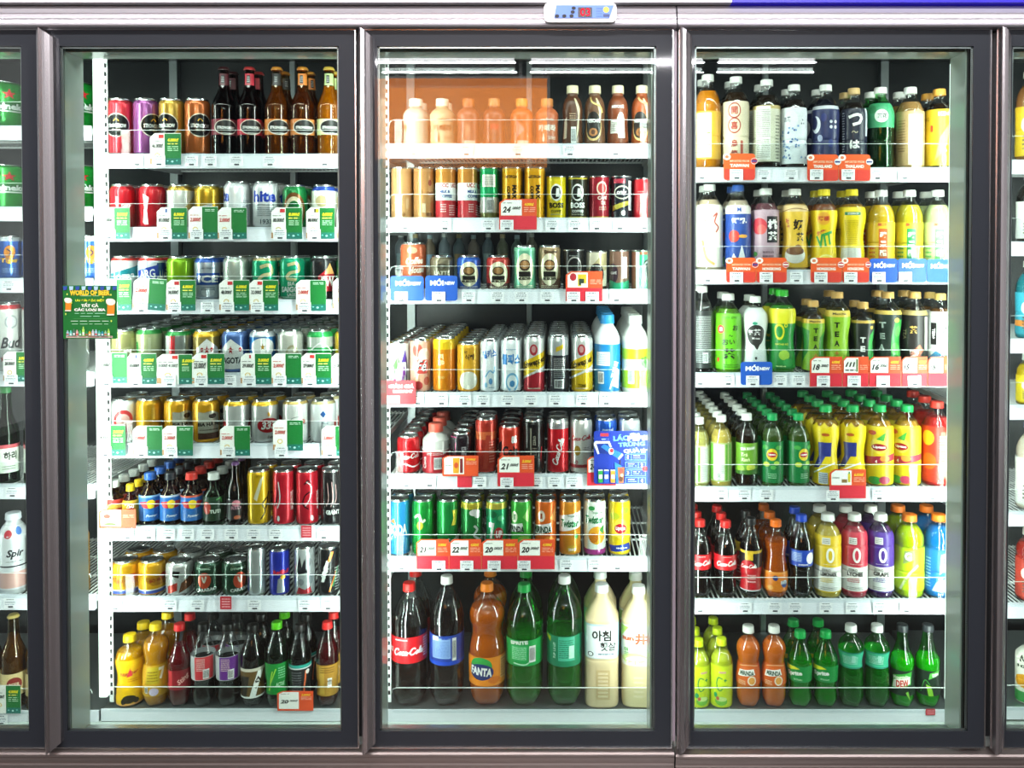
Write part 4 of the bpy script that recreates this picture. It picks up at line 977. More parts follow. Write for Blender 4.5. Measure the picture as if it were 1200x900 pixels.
item(D, 724, 25, 99, 'cafe', 'brown coffee bottle with white back panel', 'coffee_bottle', 'coffee bottle', '7a3e24', [R(-.8, .1, .2, .42, 'e6e0d8'), E(.3, .34, .42, .22, 'eee8dc'), R(.05, .7, .12, .34, 'eee8dc'), FP(-.7, 0, .22, .4, 7, '80706a'), T('NESCAFÉ', 0, .66, 1.2, W_, h=.06, bold=.05)], cap='e6dcb8', opaque=True, caph=.021, rear=0)
item(D, 752, 25, 99, 'cafe', 'orange-brown coffee bottle with black oval label', 'coffee_bottle', 'coffee bottle', '9a4a22', nesc('') + [S([(-.5, .82), (0, .74), (.6, .7)], .2, 'e8c08a')], cap='e6dcb8', opaque=True, caph=.021, rear=0)
D = (2, 1)
item(D, 471, 25.5, 195.5, 'steel', 'tall plain tan coffee can, leftmost', 'coffee_can', 'coffee can', 'c08e5c', [R(.4, .7, .2, .4, 'd0a47a'), R(-.4, .3, .06, .12, '8a5c34')], metal=.35)
item(D, 497, 25.5, 195.5, 'steel', 'tall tan coffee can with small brown emblem', 'coffee_can', 'coffee can', 'b98450', [E(.6, .7, .2, .06, '8a3c28'), T('CAFE', .6, .5, .7, '7a4020', h=.06), R(-.2, .15, .12, .3, 'd8c0a4'), R(.2, .8, .06, .12, '7a5030')], metal=.35)
def ucc(u): return [B(.0, .36, 'c03038', .1), B(.36, .70, W_, .1), B(.70, .97, 'c88438', .3), T('UCC', u - .3, .65, .9, 'b8281c', h=.08, bold=.06), T('UCC', u + .75, .65, .7, 'b8281c', h=.08, bold=.06), T('MILK &', u - .2, .53, 1.0, '2a4a8c', h=.06, bold=.05), T('COFFEE', u - .1, .44, 1.2, '2a4a8c', h=.06, bold=.05), FP(u - .6, u - .1, .12, .3, 4, 'f0c8c8'), FP(u + .2, u + .8, .06, .28, 5, 'f0c8c8')]
item(D, 522.6, 25, 195.5, 'steel', 'tall orange, white and red coffee can, left of the pair', 'coffee_can', 'coffee can', W_, ucc(.1), metal=.1)
item(D, 548, 25, 195.5, 'steel', 'tall orange, white and red coffee can, right of the pair', 'coffee_can', 'coffee can', W_, ucc(.7), metal=.1)
item(D, 573, 21.5, 195.5, 'steel', 'tall green coffee can with white panel and barcode', 'coffee_can', 'coffee can', '0f9a58', [B(0, .42, 'c8ccc4', .5), R(-.8, .8, .62, .86, 'e4e4da'), FP(-.7, .7, .65, .83, 6, '8a8a80'), R(-1.2, 1.2, .44, .6, '12a060'), BC(.1, .27, .7, .26), B(0, .12, '6a6a3a', .4)], metal=.35)
def geo(u): return [T('GEORGIA', u, .82, 1.3, '2a2010', h=.06, bold=.03), T('MAX', u + .35, .52, 1.35, '1c1408', rot=-90, bold=.06), T('COFFEE', u - .25, .48, 1.55, '1c1408', rot=-90, bold=.05)] + [S([(1.0 + .14 * (i % 2) + u, .1 + .14 * i), (1.25 + u, .17 + .14 * i), (1.0 + .14 * (i % 2) + u, .24 + .14 * i)], .1, '1c1408') for i in range(4)]
item(D, 600, 24, 195.5, 'steel', 'tall amber-yellow coffee can with vertical black lettering, left', 'coffee_can', 'coffee can', 'dc9c14', geo(-.1), metal=.3)
item(D, 626.5, 24.5, 195.5, 'steel', 'tall amber-yellow coffee can with vertical black lettering, right', 'coffee_can', 'coffee can', 'dc9c14', geo(0), metal=.3)
def boss(c1, c2): return [B(.93, .97, c2, .4), B(0, .05, c2, .4), E(0, .62, .62, .2, 'e8e8e4'), E(-.05, .62, .48, .16, '20201e'), P([(-.05, .52), (.35, .52), (.3, .72), (0, .72)], 'e8e8e4'), S([(.1, .56), (.45, .55)], .09, 'e8e8e4'), T('BOSS', 0, .32, 1.5, W_ if c1 != 'd8c012' else K_, h=.13, bold=.04), T('COFFEE', 0, .18, 1.1, W_ if c1 != 'd8c012' else K_, h=.06), FP(-.6, .6, .08, .13, 1, 'a0a090')]
item(D, 652, 23.5, 206, 'steel', 'short yellow coffee can with portrait medallion', 'coffee_can', 'coffee can', 'd8c012', boss('d8c012', 'c8b820'), metal=.3)
item(D, 677, 23.5, 206, 'steel', 'short black coffee can with portrait medallion', 'coffee_can', 'coffee can', '28281c', boss('28281c', 'b8a830'), metal=.35)
item(D, 702, 24, 206, 'steel', 'short crimson coffee can with cream emblem', 'coffee_can', 'coffee can', '9a1c2c', [E(.3, .72, .55, .16, 'e8d8c8'), E(.3, .72, .42, .12, 'b04040'), T('CAFÉ', .35, .5, 1.0, 'f0e4d8', h=.1, bold=.05), T('DE', .45, .38, .5, 'f0e4d8', h=.08), FP(0, .8, .2, .3, 3, 'e0c0b0'), B(0, .06, 'c89838', .5)], metal=.4)
item(D, 728, 24, 206, 'steel', 'short navy-black coffee can with gold oval', 'coffee_can', 'coffee can', '1e2028', [E(.1, .62, .85, .16, 'd8d4c0'), E(.1, .62, .74, .13, '22242c'), T('only', .05, .62, 1.0, W_, h=.13, shear=.2), R(-.8, .4, .84, .94, 'a03040'), P([(-1.0, .3), (.9, .45), (.9, .34), (-1.0, .18)], 'b0a040'), E(.2, .14, .2, .06, W_), R(.75, 1.2, .2, .9, 'c8ccd0')], metal=.3)
item(D, 754, 24, 208.5, 'steel', 'short red coffee can with white panel, rightmost', 'coffee_can', 'coffee can', 'c0242e', [R(.1, .7, .12, .9, 'd86068'), E(.75, .6, .4, .2, W_), T('B', .75, .6, .4, 'c0242e', h=.16), FP(-.6, 0, .2, .7, 9, 'e0a0a0')], metal=.3)
D = (2, 2)
item(D, 484.6, 30, 284, 'sleek', 'orange-brown coffee can with cream script lettering', 'coffee_can', 'coffee can', 'c2603c', [T('Coffee', .1, .62, 1.4, 'f4e4d4', h=.15, shear=.35, bold=.04, rot=4), T('House', .25, .43, 1.3, 'f4e4d4', h=.14, shear=.35, bold=.04, rot=4), FP(-.1, .5, .28, .32, 1, 'f0d8c0'), E(-.1, .84, .4, .07, 'e0a888'), R(-.8, .9, .14, .17, 'f0d8c8')], metal=.3, rear=0)
item(D, 518, 28, 299, 'std', 'short khaki-brown coffee can', 'coffee_can', 'coffee can', '6e6450', [T('LATTE', 0, .5, 1.3, 'd8d0b8', h=.12), E(0, .7, .4, .08, '4a4234'), B(0, .3, '4e4636', .3)], metal=.35, rear=0)
def mrb(): return [E(0, .47, .85, .36, 'f0e8c8'), E(0, .56, .5, .13, '4a3020'), E(0, .57, .4, .09, 'a87848'), R(-.55, .55, .30, .42, '2a2420'), T('MR.BROWN', 0, .26, 1.2, '2a2420', h=.07, bold=.05), FP(-.8, .8, .05, .12, 2, 'e0d8c0')]
item(D, 549.5, 28, 299, 'std', 'short blue coffee can with arched cream label', 'coffee_can', 'coffee can', '2a56b0', mrb(), metal=.35, rear=0)
item(D, 584, 28, 299, 'std', 'short red coffee can with arched cream label', 'coffee_can', 'coffee can', 'b0342e', [B(0, .2, '4a2420', .2)] + mrb(), metal=.35, rear=0)
item(D, 615, 26, 287.5, 'sleek', 'tall mint green coffee can with arched label', 'coffee_can', 'coffee can', '6cb894', [o if o[0] not in ('e', 'p', 't') else o for o in mrb()] + [B(.88, .96, '8ad0ac', .2)], metal=.25, rear=0)
item(D, 644, 26.5, 287.5, 'sleek', 'tall bronze-brown coffee can with arched label', 'coffee_can', 'coffee can', '9a8060', mrb() + [T('Special', .1, .86, 1.3, '3a2818', h=.08, shear=.35), B(0, .26, '6a4a3a', .3)], metal=.4, rear=0)
item(D, 672, 25, 292.5, 'steel', 'black coffee can with silver ring', 'coffee_can', 'coffee can', '1c1a1a', [E(.1, .56, .75, .28, 'b8b4b0'), E(.1, .56, .66, .245, '1c1a1a'), T('NESCAFÉ', .1, .45, 1.3, W_, h=.09, bold=.05), FP(-.4, .4, .84, .88, 1, 'a0a0a0')], metal=.35, rear=0)
item(D, 699, 24.5, 294, 'steel', 'cream and brown swirled coffee can', 'coffee_can', 'coffee can', 'cfc6b0', [P([(-1.3, .5), (-.2, .7), (.6, .95), (1.3, .95), (1.3, .55), (0, .4)], 'a89a74'), E(0, .42, .78, .27, '2c2420'), T('NESCAFÉ', 0, .44, 1.2, W_, h=.09, bold=.05), B(0, .1, '3a2a20', .2)], metal=.3, rear=0)
item(D, 725.5, 24, 293, 'steel', 'brown and green coffee can with white panel', 'coffee_can', 'coffee can', '7a5a4c', [E(-.7, .42, .6, .26, '3a2430'), T('CAFÉ', -.6, .44, .7, 'e8e0e0', h=.08, bold=.04), R(.25, .85, .3, .84, W_), P([(-1.3, .03), (1.3, .03), (1.3, .25), (-.2, .18), (-1.3, .28)], '2a9a70')], metal=.3, rear=0)
item(D, 752.5, 26, 293, 'steel', 'green and copper coffee can with black disc', 'coffee_can', 'coffee can', '3aa07a', [R(-1.3, -.6, .02, .97, '8a5a44'), R(-.6, -.25, .02, .97, 'dce0d8'), E(.55, .5, .6, .28, '26302c'), E(.55, .5, .5, .23, 'c8d0cc'), E(.55, .5, .44, .2, '26302c'), B(.9, .97, '9a5a40', .3)], metal=.3, rear=0)
# likely reflection built as bottles, its dimness in their colours, third shelf
for i, px in enumerate(range(470, 626, 17)):
    c = ['6a7478', '5c6a6c', '7a6a58', '6e7a80', '58686e', '746a60', '5a6a74', '6a6e5a', '5c7068', '6e6a5c'][i % 10]
    item((2, 2), px, 13.5, 273 + (i % 3), 'waist', f'dim-coloured bottle for a reflection, {ORD[i]} from left in back row', 'juice_bottle', 'juice bottle', c, [R(-.9, .9, .35, .6, ['8aa4a8', 'a08a60', '7a98b0'][i % 3])], cap=['b8bcb8', '9a8a60', '8aa0a8'][i % 3], opaque=True, rear=0, back=.36, caph=.012)
D = (2, 3)
item(D, 468, 24, 398, 'sleek', 'slim white can with purple and green arrows', 'soda_can', 'soda can', 'e8eae6', [P([(-.6, .55), (-.1, .75), (.1, .55), (-.1, .6), (-.3, .3), (-.45, .35)], '4aa83c'), P([(.1, .3), (.5, .55), (.7, .3), (.5, .36), (.4, .1), (.2, .12)], '7a2c8c'), P([(.2, .6), (.6, .86), (.8, .6)], '5a3a9c'), E(-.4, .2, .2, .08, 'c02c84'), S([(.6, .1), (.8, .4), (.7, .7)], .14, '28284c')], metal=.2)
item(D, 493, 26, 395, 'sleek', 'slim peach-pink fruit soda can with dark script', 'soda_can', 'soda can', 'e2ac98', [E(-.3, .8, .5, .12, 'd8584c'), E(.4, .7, .6, .14, 'ecd8c8'), R(-.4, .7, .36, .62, 'd04a44'), T('Fé', .15, .5, 1.0, '2a1818', h=.2, shear=.3, bold=.03), T('Fé', .1, .51, 1.0, W_, h=.2, shear=.3, bold=.01), E(.1, .18, .9, .16, 'd8a084'), E(-.2, .14, .4, .08, 'b83c3c'), E(.6, .22, .3, .08, 'c05a48')], metal=.2)
item(D, 521, 27, 392, 'sleek', 'slim orange soda can with yellow top', 'soda_can', 'soda can', 'e08414', [B(.78, .96, 'ecc01c', .3), T('망고', -.3, .6, 1.0, 'f4dca0', rot=90, bold=.05), T('100', -.3, .28, .6, 'f4c880', h=.05), E(.6, .2, .6, .14, 'd87410')], metal=.35)
item(D, 549, 26.5, 399, 'sleek', 'slim yellow can with round cream fruit', 'soda_can', 'soda can', 'e0a428', [T('식혜', .1, .72, .8, '3a3020', h=.12, bold=.03), T('味', -.2, .82, .3, '6a5020', h=.06), E(.0, .25, .85, .18, 'ece4d4'), E(.2, .27, .6, .13, 'f6f0e4'), B(.03, .1, 'd89418', .3)], metal=.3)
item(D, 574, 25, 396, 'sleek', 'slim white can with blue diagonal lettering', 'soda_can', 'soda can', 'e6eaee', [T('밀키스', 0, .74, 1.5, '2a64b0', h=.15, rot=10, bold=.05), S([(-.5, .3), (0, .42), (.4, .38), (.6, .5)], .14, '7ab0dc'), E(.1, .22, .2, .06, '5a94c8'), E(-.4, .15, .15, .05, '8abce0'), FP(-.1, .5, .08, .12, 1, '90a8c0')], metal=.25)
item(D, 599, 25, 394, 'sleek', 'slim white can with bubbly blue lettering', 'soda_can', 'soda can', 'e4e8ec', [T('쿨피스', 0, .62, 1.9, '2a74b4', h=.2, bold=.08), E(.1, .2, .62, .17, '6aa8d0'), E(.1, .2, .48, .13, 'e6ecf0'), E(.1, .17, .25, .06, '4a84b4'), FP(-.5, .5, .78, .82, 1, '7aa0c0')], metal=.25)
def schw(c, b): return [B(0, .36, b, .4), P([(-1.35, .26), (1.35, .5), (1.35, .76), (-1.35, .52)], 'e2b91c'), P([(-1.35, .22), (1.35, .46), (1.35, .50), (-1.35, .26)], W_), T('Schweppes', -.05, .52, 2.4, '2a2010', h=.15, rot=19, shear=.3, bold=.03), E(-.05, .76, .36, .1, 'b8303c'), E(-.05, .77, .2, .06, 'd8a0a0'), FP(-.6, .6, .06, .1, 1, 'd0c0b0')]
item(D, 626, 25.5, 391, 'sleek', 'slim silver and red soda can with yellow sash', 'soda_can', 'soda can', 'd0d0ce', schw('d0d0ce', 'b02430'), metal=.5)
item(D, 654, 25.5, 391, 'sleek', 'slim silver and black soda can with nutrition panel', 'soda_can', 'soda can', 'b4b8ba', [B(0, .66, '1e1e26', .2), P([(-.2, .72), (.5, .78), (.5, .86), (-.2, .8)], 'e0b820'), FP(-.4, .7, .26, .62, 14, 'b8b8b8'), BC(.1, .16, .9, .16)], metal=.6)
item(D, 682, 25.5, 391, 'sleek', 'slim silver and yellow soda can with yellow sash', 'soda_can', 'soda can', 'd0d0ce', schw('d0d0ce', 'd8ae10') + [T('TONIC', .1, .13, .9, '4a3c08', h=.06)], metal=.5)
item(D, 711.5, 30, 367, 'alu', 'blue and white drink bottle with blue cap', 'drink_bottle', 'drink bottle', 'e8ecf0', [R(-.9, .2, .36, .54, 'e4ecf4'), FP(-.8, .1, .38, .52, 6, '90a8c8'), BC(-.5, .2, .5, .16), P([(.3, .1), (1.0, .05), (1.1, .3), (.6, .32)], W_), T('포카리', .62, .3, 1.3, W_, rot=75, bold=.06), S([(.2, .05), (.5, .2), (.9, .28)], .1, W_)], cap='2a8ac8', opaque=True, sleeve=(.02, .64), sleevec='1c7cbc', caph=.024)
item(D, 744, 30, 368, 'alu', 'lime green and white drink bottle with white cap', 'drink_bottle', 'drink bottle', 'eceee6', [B(.44, .58, 'b4d420'), B(.06, .30, 'a8d028'), BC(-.3, .22, .5, .2), FP(-.7, 0, .34, .42, 3, '98a080'), T('자몽', .75, .4, .6, '3a8a38', h=.16, bold=.05), T('B', .7, .22, .3, 'd05030', h=.07)], cap='eef0ea', opaque=True, sleeve=(.02, .62), sleevec='e2e6dc', caph=.022)
D = (2, 4)
item(D, 479, 27, 506, 'std', 'short red cola can with white script', 'soda_can', 'soda can', 'c2141e', [SCRIPT(.1, .48, 1.9, W_, 4), S([(-1.3, .2), (-.4, .28), (.4, .2), (1.3, .26)], .1, W_)], metal=.5)
item(D, 511, 31, 493, 'alu', 'red and white aluminium cola bottle', 'soda_bottle', 'soda bottle', 'e0dcd8', [B(.50, .56, 'ecdcd8', .2), BC(.15, .24, .6, .26), FP(-.7, .6, .42, .48, 2, 'f0c8c8'), T('Coca', -.95, .25, .9, W_, rot=90, bold=.03), P([(.6, .5), (.8, .44), (.5, .44)], W_)], cap='d05848', opaque=True, metal=.3, sleeve=(.02, .54), sleevec='b82430', caph=.022)
item(D, 541, 26.5, 502, 'std', 'dark soda can with pink left side', 'soda_can', 'soda can', '241820', [P([(-1.4, .05), (-.7, .05), (-.5, .9), (-1.4, .9)], 'c8407c'), T('PEPSI', .2, .5, 1.2, 'b0a8b0', rot=90, bold=.04), S([(-.6, .3), (0, .2), (.5, .3)], .1, '3a4a7a')], metal=.45)
item(D, 569.6, 24.5, 485.5, 'sleek', 'tall red cola can with amber band', 'soda_can', 'soda can', 'b83428', [B(.62, .76, 'c86038', .3), P([(-.3, .1), (.1, .1), (.5, .7), (0, .7)], 'c84838'), FP(.3, .9, .2, .6, 8, 'e08878')], metal=.5)
item(D, 597, 26, 494, 'sleek', 'red and black cola can with number and green stripe', 'soda_can', 'soda can', 'c43424', [T('85', .45, .72, .55, W_, h=.15, bold=.06), P([(-1.2, .4), (-.8, .45), (-.7, .7), (-1.2, .62)], '1e1a1a'), T('Cola', .1, .48, 1.5, '1c1414', h=.22, bold=.06), E(.0, .26, .8, .08, '3aa048'), E(.3, .2, .5, .06, '2a5c9c'), B(0, .14, '5a1c18', .3)], metal=.4)
item(D, 625, 25.5, 487, 'sleek', 'tall black cola can with red edge', 'soda_can', 'soda can', '1a1616', [R(-.3, -.15, .3, .85, '8a8478'), T('ZERO', .1, .62, .9, '9a9488', rot=90, bold=.03), P([(.55, .03), (.75, .03), (.9, .5), (.8, .5)], 'c02028'), FP(-.2, .3, .3, .5, 5, '787068')], metal=.4)
item(D, 654, 25.5, 486, 'sleek', 'tall red cola can with vertical white script', 'soda_can', 'soda can', 'bf1420', [SCRIPT(0, .42, 2.5, W_, 74), B(.82, .96, 'c8c4c4', .8), R(-1.4, -1.05, .05, .9, 'd04048')], metal=.45)
item(D, 681, 26, 486, 'sleek', 'tall silver cola can with red script and gold seal', 'soda_can', 'soda can', 'd6d4d0', [SCRIPT(.0, .66, 2.0, 'b82430', 4), E(-.35, .43, .3, .09, 'a8842c'), FP(.2, .8, .44, .5, 2, '808080'), R(-1.3, 1.3, .12, .18, 'b04048'), T('0', -.4, .22, .25, 'b04048', h=.07)], metal=.55)
item(D, 710, 26, 486, 'sleek', 'tall royal blue cola can', 'soda_can', 'soda can', '1c50b4', [T('pepsi', .2, .8, 1.0, 'd8e4f4', h=.08, bold=.04), E(0, .45, .7, .24, 'd8dce4'), P([(-.65, .48), (.65, .52), (.45, .62), (-.4, .62)], 'c03038')], metal=.5)
item(D, 737.5, 25.5, 486, 'sleek', 'tall white-silver cola can', 'soda_can', 'soda can', 'd8dcde', [T('pepsi', .2, .7, 1.0, '2a58b0', h=.08, bold=.04), E(0, .4, .7, .24, '2a58b0')], metal=.5)
D = (2, 5)
item(D, 468, 25.5, 579, 'sleek', 'slim sky-blue soda can with white lettering', 'soda_can', 'soda can', '2c8ccc', [T('SODA', -.1, .48, 1.7, W_, rot=0, h=.19, bold=.06), P([(-.9, .62), (-.5, .68), (-.3, .58)], 'd88a50'), S([(-.8, .3), (0, .38), (.8, .28)], .12, '8ac8ec'), R(.3, .8, .1, .28, '5aa4d8')], metal=.5)
item(D, 496, 25.5, 579, 'sleek', 'slim green soda can with white and yellow swirl', 'soda_can', 'soda can', '128c34', [S([(-.9, .68), (-.4, .74), (-.1, .62), (.2, .66)], .22, 'e8f0e0'), E(-.3, .55, .3, .07, 'd0d040'), R(.3, .9, .1, .85, '1c9c40')], metal=.55)
item(D, 525, 25.5, 579, 'sleek', 'slim green soda can with yellow patch and white letters', 'soda_can', 'soda can', '0f8a3c', [P([(.3, .55), (.8, .55), (1.0, .82), (.4, .82), (.55, .68)], 'd8c838'), T('Sprite', .75, .28, 1.5, W_, h=.18, rot=20, bold=.05)], metal=.55)
item(D, 553, 25.5, 579, 'sleek', 'slim dark green soda can with white splash and yellow top', 'soda_can', 'soda can', '0e7434', [B(.84, .95, 'b8a830', .5), E(.3, .78, .55, .06, W_), E(.55, .72, .3, .04, W_), S([(.2, .55), (.5, .48), (.2, .38), (.6, .3), (.1, .18)], .2, 'd8e4dc'), T('Sprite', .9, .3, .9, W_, h=.12, rot=20)], metal=.55)
item(D, 582, 25.5, 579, 'sleek', 'slim green soda can with white seven and red disc', 'soda_can', 'soda can', '12905c', [B(.84, .95, 'c0b040', .5), P([(-.8, .6), (-.2, .6), (-.45, .32), (-.65, .32), (-.5, .52), (-.8, .52)], W_), E(.2, .4, .44, .12, 'b82028'), T('UP', .22, .4, .6, W_, h=.13, bold=.05, shear=.2), E(-.4, .75, .4, .06, '0f6a40'), E(.4, .68, .3, .05, '54b87c'), B(.03, .14, 'c8c890', .4)], metal=.5)
item(D, 611, 25.5, 579, 'sleek', 'slim green soda can with sliced lime and dark lettering', 'soda_can', 'soda can', '3aa83c', [P([(.1, .7), (.9, .92), (.7, .6)], '8ad068'), E(-.7, .7, .35, .1, 'e0ecc8'), T('1', -.65, .7, .2, '1a4a20', h=.1), P([(-1.3, .42), (.2, .46), (.1, .6), (-1.3, .56)], W_), T('MIRINDA', -.6, .49, 1.7, '123c28', h=.11, bold=.06), E(.2, .25, .7, .12, '8cc850'), E(.2, .25, .5, .08, 'b8e078')], metal=.45)
item(D, 639.5, 25.5, 579, 'sleek', 'slim orange soda can with dark green lettering', 'soda_can', 'soda can', 'd8641c', [E(-.4, .72, .34, .1, 'f0e4d0'), T('1', -.4, .72, .2, '9a3c10', h=.1), P([(-1.3, .38), (.6, .44), (.5, .6), (-1.3, .54)], W_), T('MIRINDA', -.35, .48, 1.8, '14442c', h=.12, bold=.06), E(.3, .25, .6, .11, 'e89038'), P([(.4, .68), (1.1, .9), (1.0, .6)], 'e89a50'), B(.03, .1, 'c85414', .4)], metal=.45)
item(D, 668, 25.5, 579, 'sleek', 'slim orange can with white label and green script', 'soda_can', 'soda can', 'd88820', [P([(-1.3, .42), (1.3, .52), (1.3, .8), (-.4, .74), (-1.3, .7)], W_), T('Twister', -.05, .59, 1.8, '1c6a3c', h=.14, shear=.2, bold=.05), T('Tropicana', .2, .72, 1.0, '1c6a3c', h=.06), E(.2, .14, .5, .07, 'd0a030'), T('ORANGE', .2, .13, .7, W_, h=.05), E(.6, .36, .2, .05, '4a9a40')], metal=.4)
item(D, 697, 26, 579, 'sleek', 'slim white can with green script, orange fruit and purple foot', 'soda_can', 'soda can', 'e0e6dc', [T('Twister', -.05, .66, 1.8, '1c6a3c', h=.14, shear=.2, bold=.05), T('Tropicana', .2, .78, 1.0, '1c6a3c', h=.06), E(-.3, .86, .3, .04, '3a9a50'), E(.2, .38, .8, .16, 'e09a28'), E(-.1, .34, .4, .09, 'c87018'), P([(.3, .48), (.9, .56), (.8, .4)], '3a8a40'), B(.03, .13, '9c2c7c', .3)], metal=.3)
item(D, 726, 25.5, 579, 'sleek', 'slim yellow iced tea can with red oval badge', 'soda_can', 'soda can', 'e4c014', [E(.1, .5, .66, .18, 'f0d848'), E(.1, .5, .56, .09, 'b8202c'), T('Lipton', .1, .5, .9, W_, h=.08, bold=.05), P([(-1.2, .18), (1.0, .24), (1.3, .12), (-.9, .08)], '2a3c94'), E(-.5, .72, .5, .06, 'b8c030'), E(.5, .82, .4, .06, '98b028'), FP(-.3, .7, .13, .18, 1, W_)], metal=.35)
D = (2, 6)
item(D, 480, 43, 679, 'big', 'large cola bottle with red script label and red cap', 'soda_bottle', 'soda bottle', cap='dc2420', liquid='100604', lv=.72, sleeve=(.385, .605), sleevec='c8141e', art=[SCRIPT(-.05, .485, 1.7, W_, 2), T('Coca', -1.25, .5, .5, W_, h=.06, shear=.3), FP(-.8, -.1, .575, .59, 1, W_), FP(.8, 1.2, .42, .59, 8, 'f0d0d0')], rear=1)
item(D, 524, 40.5, 671, 'big', 'large cola bottle with blue back label and white cap', 'soda_bottle', 'soda bottle', cap='ecebe8', liquid='0c0606', lv=.80, sleeve=(.345, .58), sleevec='1c3c98', art=[R(-.95, .2, .40, .56, '88a8d8'), FP(-.9, .15, .41, .54, 14, '3a5ca8'), BC(.42, .47, .25, .18), R(-.9, -.5, .54, .575, 'c8d8f0'), FP(-.3, .15, .545, .57, 1, '1c3c98'), B(.345, .375, '1846c0')], rear=0)
item(D, 571, 44, 679, 'fantab', 'large orange soda bottle with orange label and cap', 'soda_bottle', 'soda bottle', cap='f0821c', liquid='d86a10:.3', lv=.86, sleeve=(.19, .435), sleevec='ec8a18', art=[E(-.35, .36, .62, .075, '2f9a40'), E(-.35, .31, .7, .07, '1c2c6c'), T('FANTA', -.35, .315, 1.3, '1c2c6c', h=.085, bold=.12, rot=-5), T('FANTA', -.35, .315, 1.22, W_, h=.07, bold=.05, rot=-5), E(.4, .24, .35, .03, 'd87010'), R(.75, 1.25, .24, .42, 'e0a868'), FP(.78, 1.2, .25, .41, 7, '9a5410')], rear=1)
item(D, 614.5, 44, 680, 'big', 'large green soda bottle with green cap and barcode label', 'soda_bottle', 'soda bottle', cap='18a048', liquid='16a038:.55', lv=.64, shell='pet_green', sleeve=(.365, .585), sleevec='0c9c48', art=[R(-.75, .15, .41, .54, '2cb060'), FP(-.7, .1, .42, .53, 9, 'b0e8c0'), BC(.45, .465, .38, .14), T('SPRITE', -.3, .565, 1.0, W_, h=.03, bold=.05, rot=4), S([(-.6, .39), (0, .38), (.3, .4)], .06, 'c0f0d0')], rear=1)
item(D, 661.5, 42, 670.5, 'big', 'large green soda bottle with white cap', 'soda_bottle', 'soda bottle', cap='f0f0ee', liquid='12902c:.55', lv=.60, shell='pet_green', sleeve=(.335, .575), sleevec='108058', art=[R(-.35, .6, .38, .57, '48b494'), FP(-.3, .5, .40, .55, 9, '107050'), R(.25, .55, .40, .50, 'c0e8d8'), T('7UP 1.5 LÍT', -.6, .46, .9, 'c8ecd8', rot=90), P([(-1.2, .55), (-.85, .52), (-.85, .56), (-1.2, .575)], 'd8d020')], rear=1)
item(D, 705, 40, 680, 'square', 'large cream rice drink bottle with pale label and brush lettering', 'rice_drink_bottle', 'drink bottle', 'd9c29a', [R(-.85, .9, .43, .70, 'eaf0f2'), T('아침', 0, .62, 1.05, '201c18', h=.09, bold=.03), T('햇살', .35, .53, .85, '201c18', h=.075, bold=.02), E(-.6, .465, .16, .02, '3a3a38'), E(-.6, .465, .11, .014, 'eaf0f2'), FP(-.2, .7, .455, .475, 1, '3a5a7a'), R(-.3, .45, .08, .33, 'caae80')] + [R(-.2, .35, .10 + .032 * i, .118 + .032 * i, 'e0caa4') for i in range(7)], cap='f0f2f4', opaque=True, sq=3.4, sleeve=(.425, .715), sleevec='bcdce6', rear=1)
item(D, 748, 40, 682, 'square', 'large cream drink bottle with green and orange label', 'rice_drink_bottle', 'drink bottle', 'e0cfa0', [P([(-1.3, .55), (-.5, .70), (-1.3, .71)], 'b0d860'), T('sun', -.6, .60, .7, 'd05018', h=.03, bold=.05), T('井', .15, .60, .7, 'd84a1c', h=.10, bold=.06), T('해', .75, .60, .35, 'd05018', h=.035, bold=.05), T('아로', -.65, .49, .5, '4a9a38', rot=90), E(-.2, .43, .7, .05, 'c8dc90'), E(-.1, .415, .6, .04, 'ece8d4'), FP(.2, .8, .50, .515, 1, 'c8a840')] + [R(-.25, .3, .10 + .04 * i, .118 + .04 * i, 'ecdcb8') for i in range(5)], cap='f2f2ee', opaque=True, sq=3.4, sleeve=(.37, .715), sleevec='eeeee4', rear=1)

# ================================================================== right full door (teas and sodas)
D = (3, 0)
def tea(px, w_, top, ds, cap, liq, sl, sc_, art, kind='tea', name='tea_bottle', cat='tea bottle', shell='pet_clear', lv=.88, d_=None, rear=1, **k):
    item(d_ or D, px, w_, top, kind, ds, name, cat, cap=cap, liquid=liq, lv=lv, shell=shell, sleeve=sl, sleevec=sc_, art=art, rear=rear, **k)
CW, CG = 'eeeeea', 'd2a45c'
tea(829, 31, 86, 'amber tea bottle with white label, at the left door edge', CW, 'd88414', (.10, .60), 'dca838', [R(-.9, .3, .12, .58, 'f0ecd8'), FP(-.8, .2, .15, .55, 10, 'c8b890'), T('茶', .1, .35, .3, '6a9a30', h=.06)], shell='pet_clear')
tea(862, 31, 88.5, 'beige oolong tea bottle with red stacked characters', CW, '2a1c10', (.06, .72), 'ddd0b4', [E(-.1, .62, .48, .085, 'a83c30'), E(-.1, .62, .40, .07, 'ddd0b4'), T('開', -.1, .62, .5, 'a83c30', h=.085, bold=.03), E(-.1, .46, .48, .085, 'a83c30'), E(-.1, .46, .40, .07, 'ddd0b4'), T('喜', -.1, .46, .5, 'a83c30', h=.085, bold=.03), T('烏', -.1, .27, .5, 'a83c30', h=.08, bold=.03), T('龍', -.1, .16, .5, 'a83c30', h=.08, bold=.03), R(.35, .55, .1, .3, 'b85a4c')])
tea(898, 31.5, 92, 'dark tea bottle with pale text-filled label', CW, '241c14', (.08, .70), 'd4d2bc', [R(-.8, .3, .1, .69, 'ecece4'), FP(-.75, .25, .12, .66, 26, 'a0a098'), B(.66, .70, 'c0aa6c'), FP(.7, 1.1, .1, .6, 14, '70705c')])
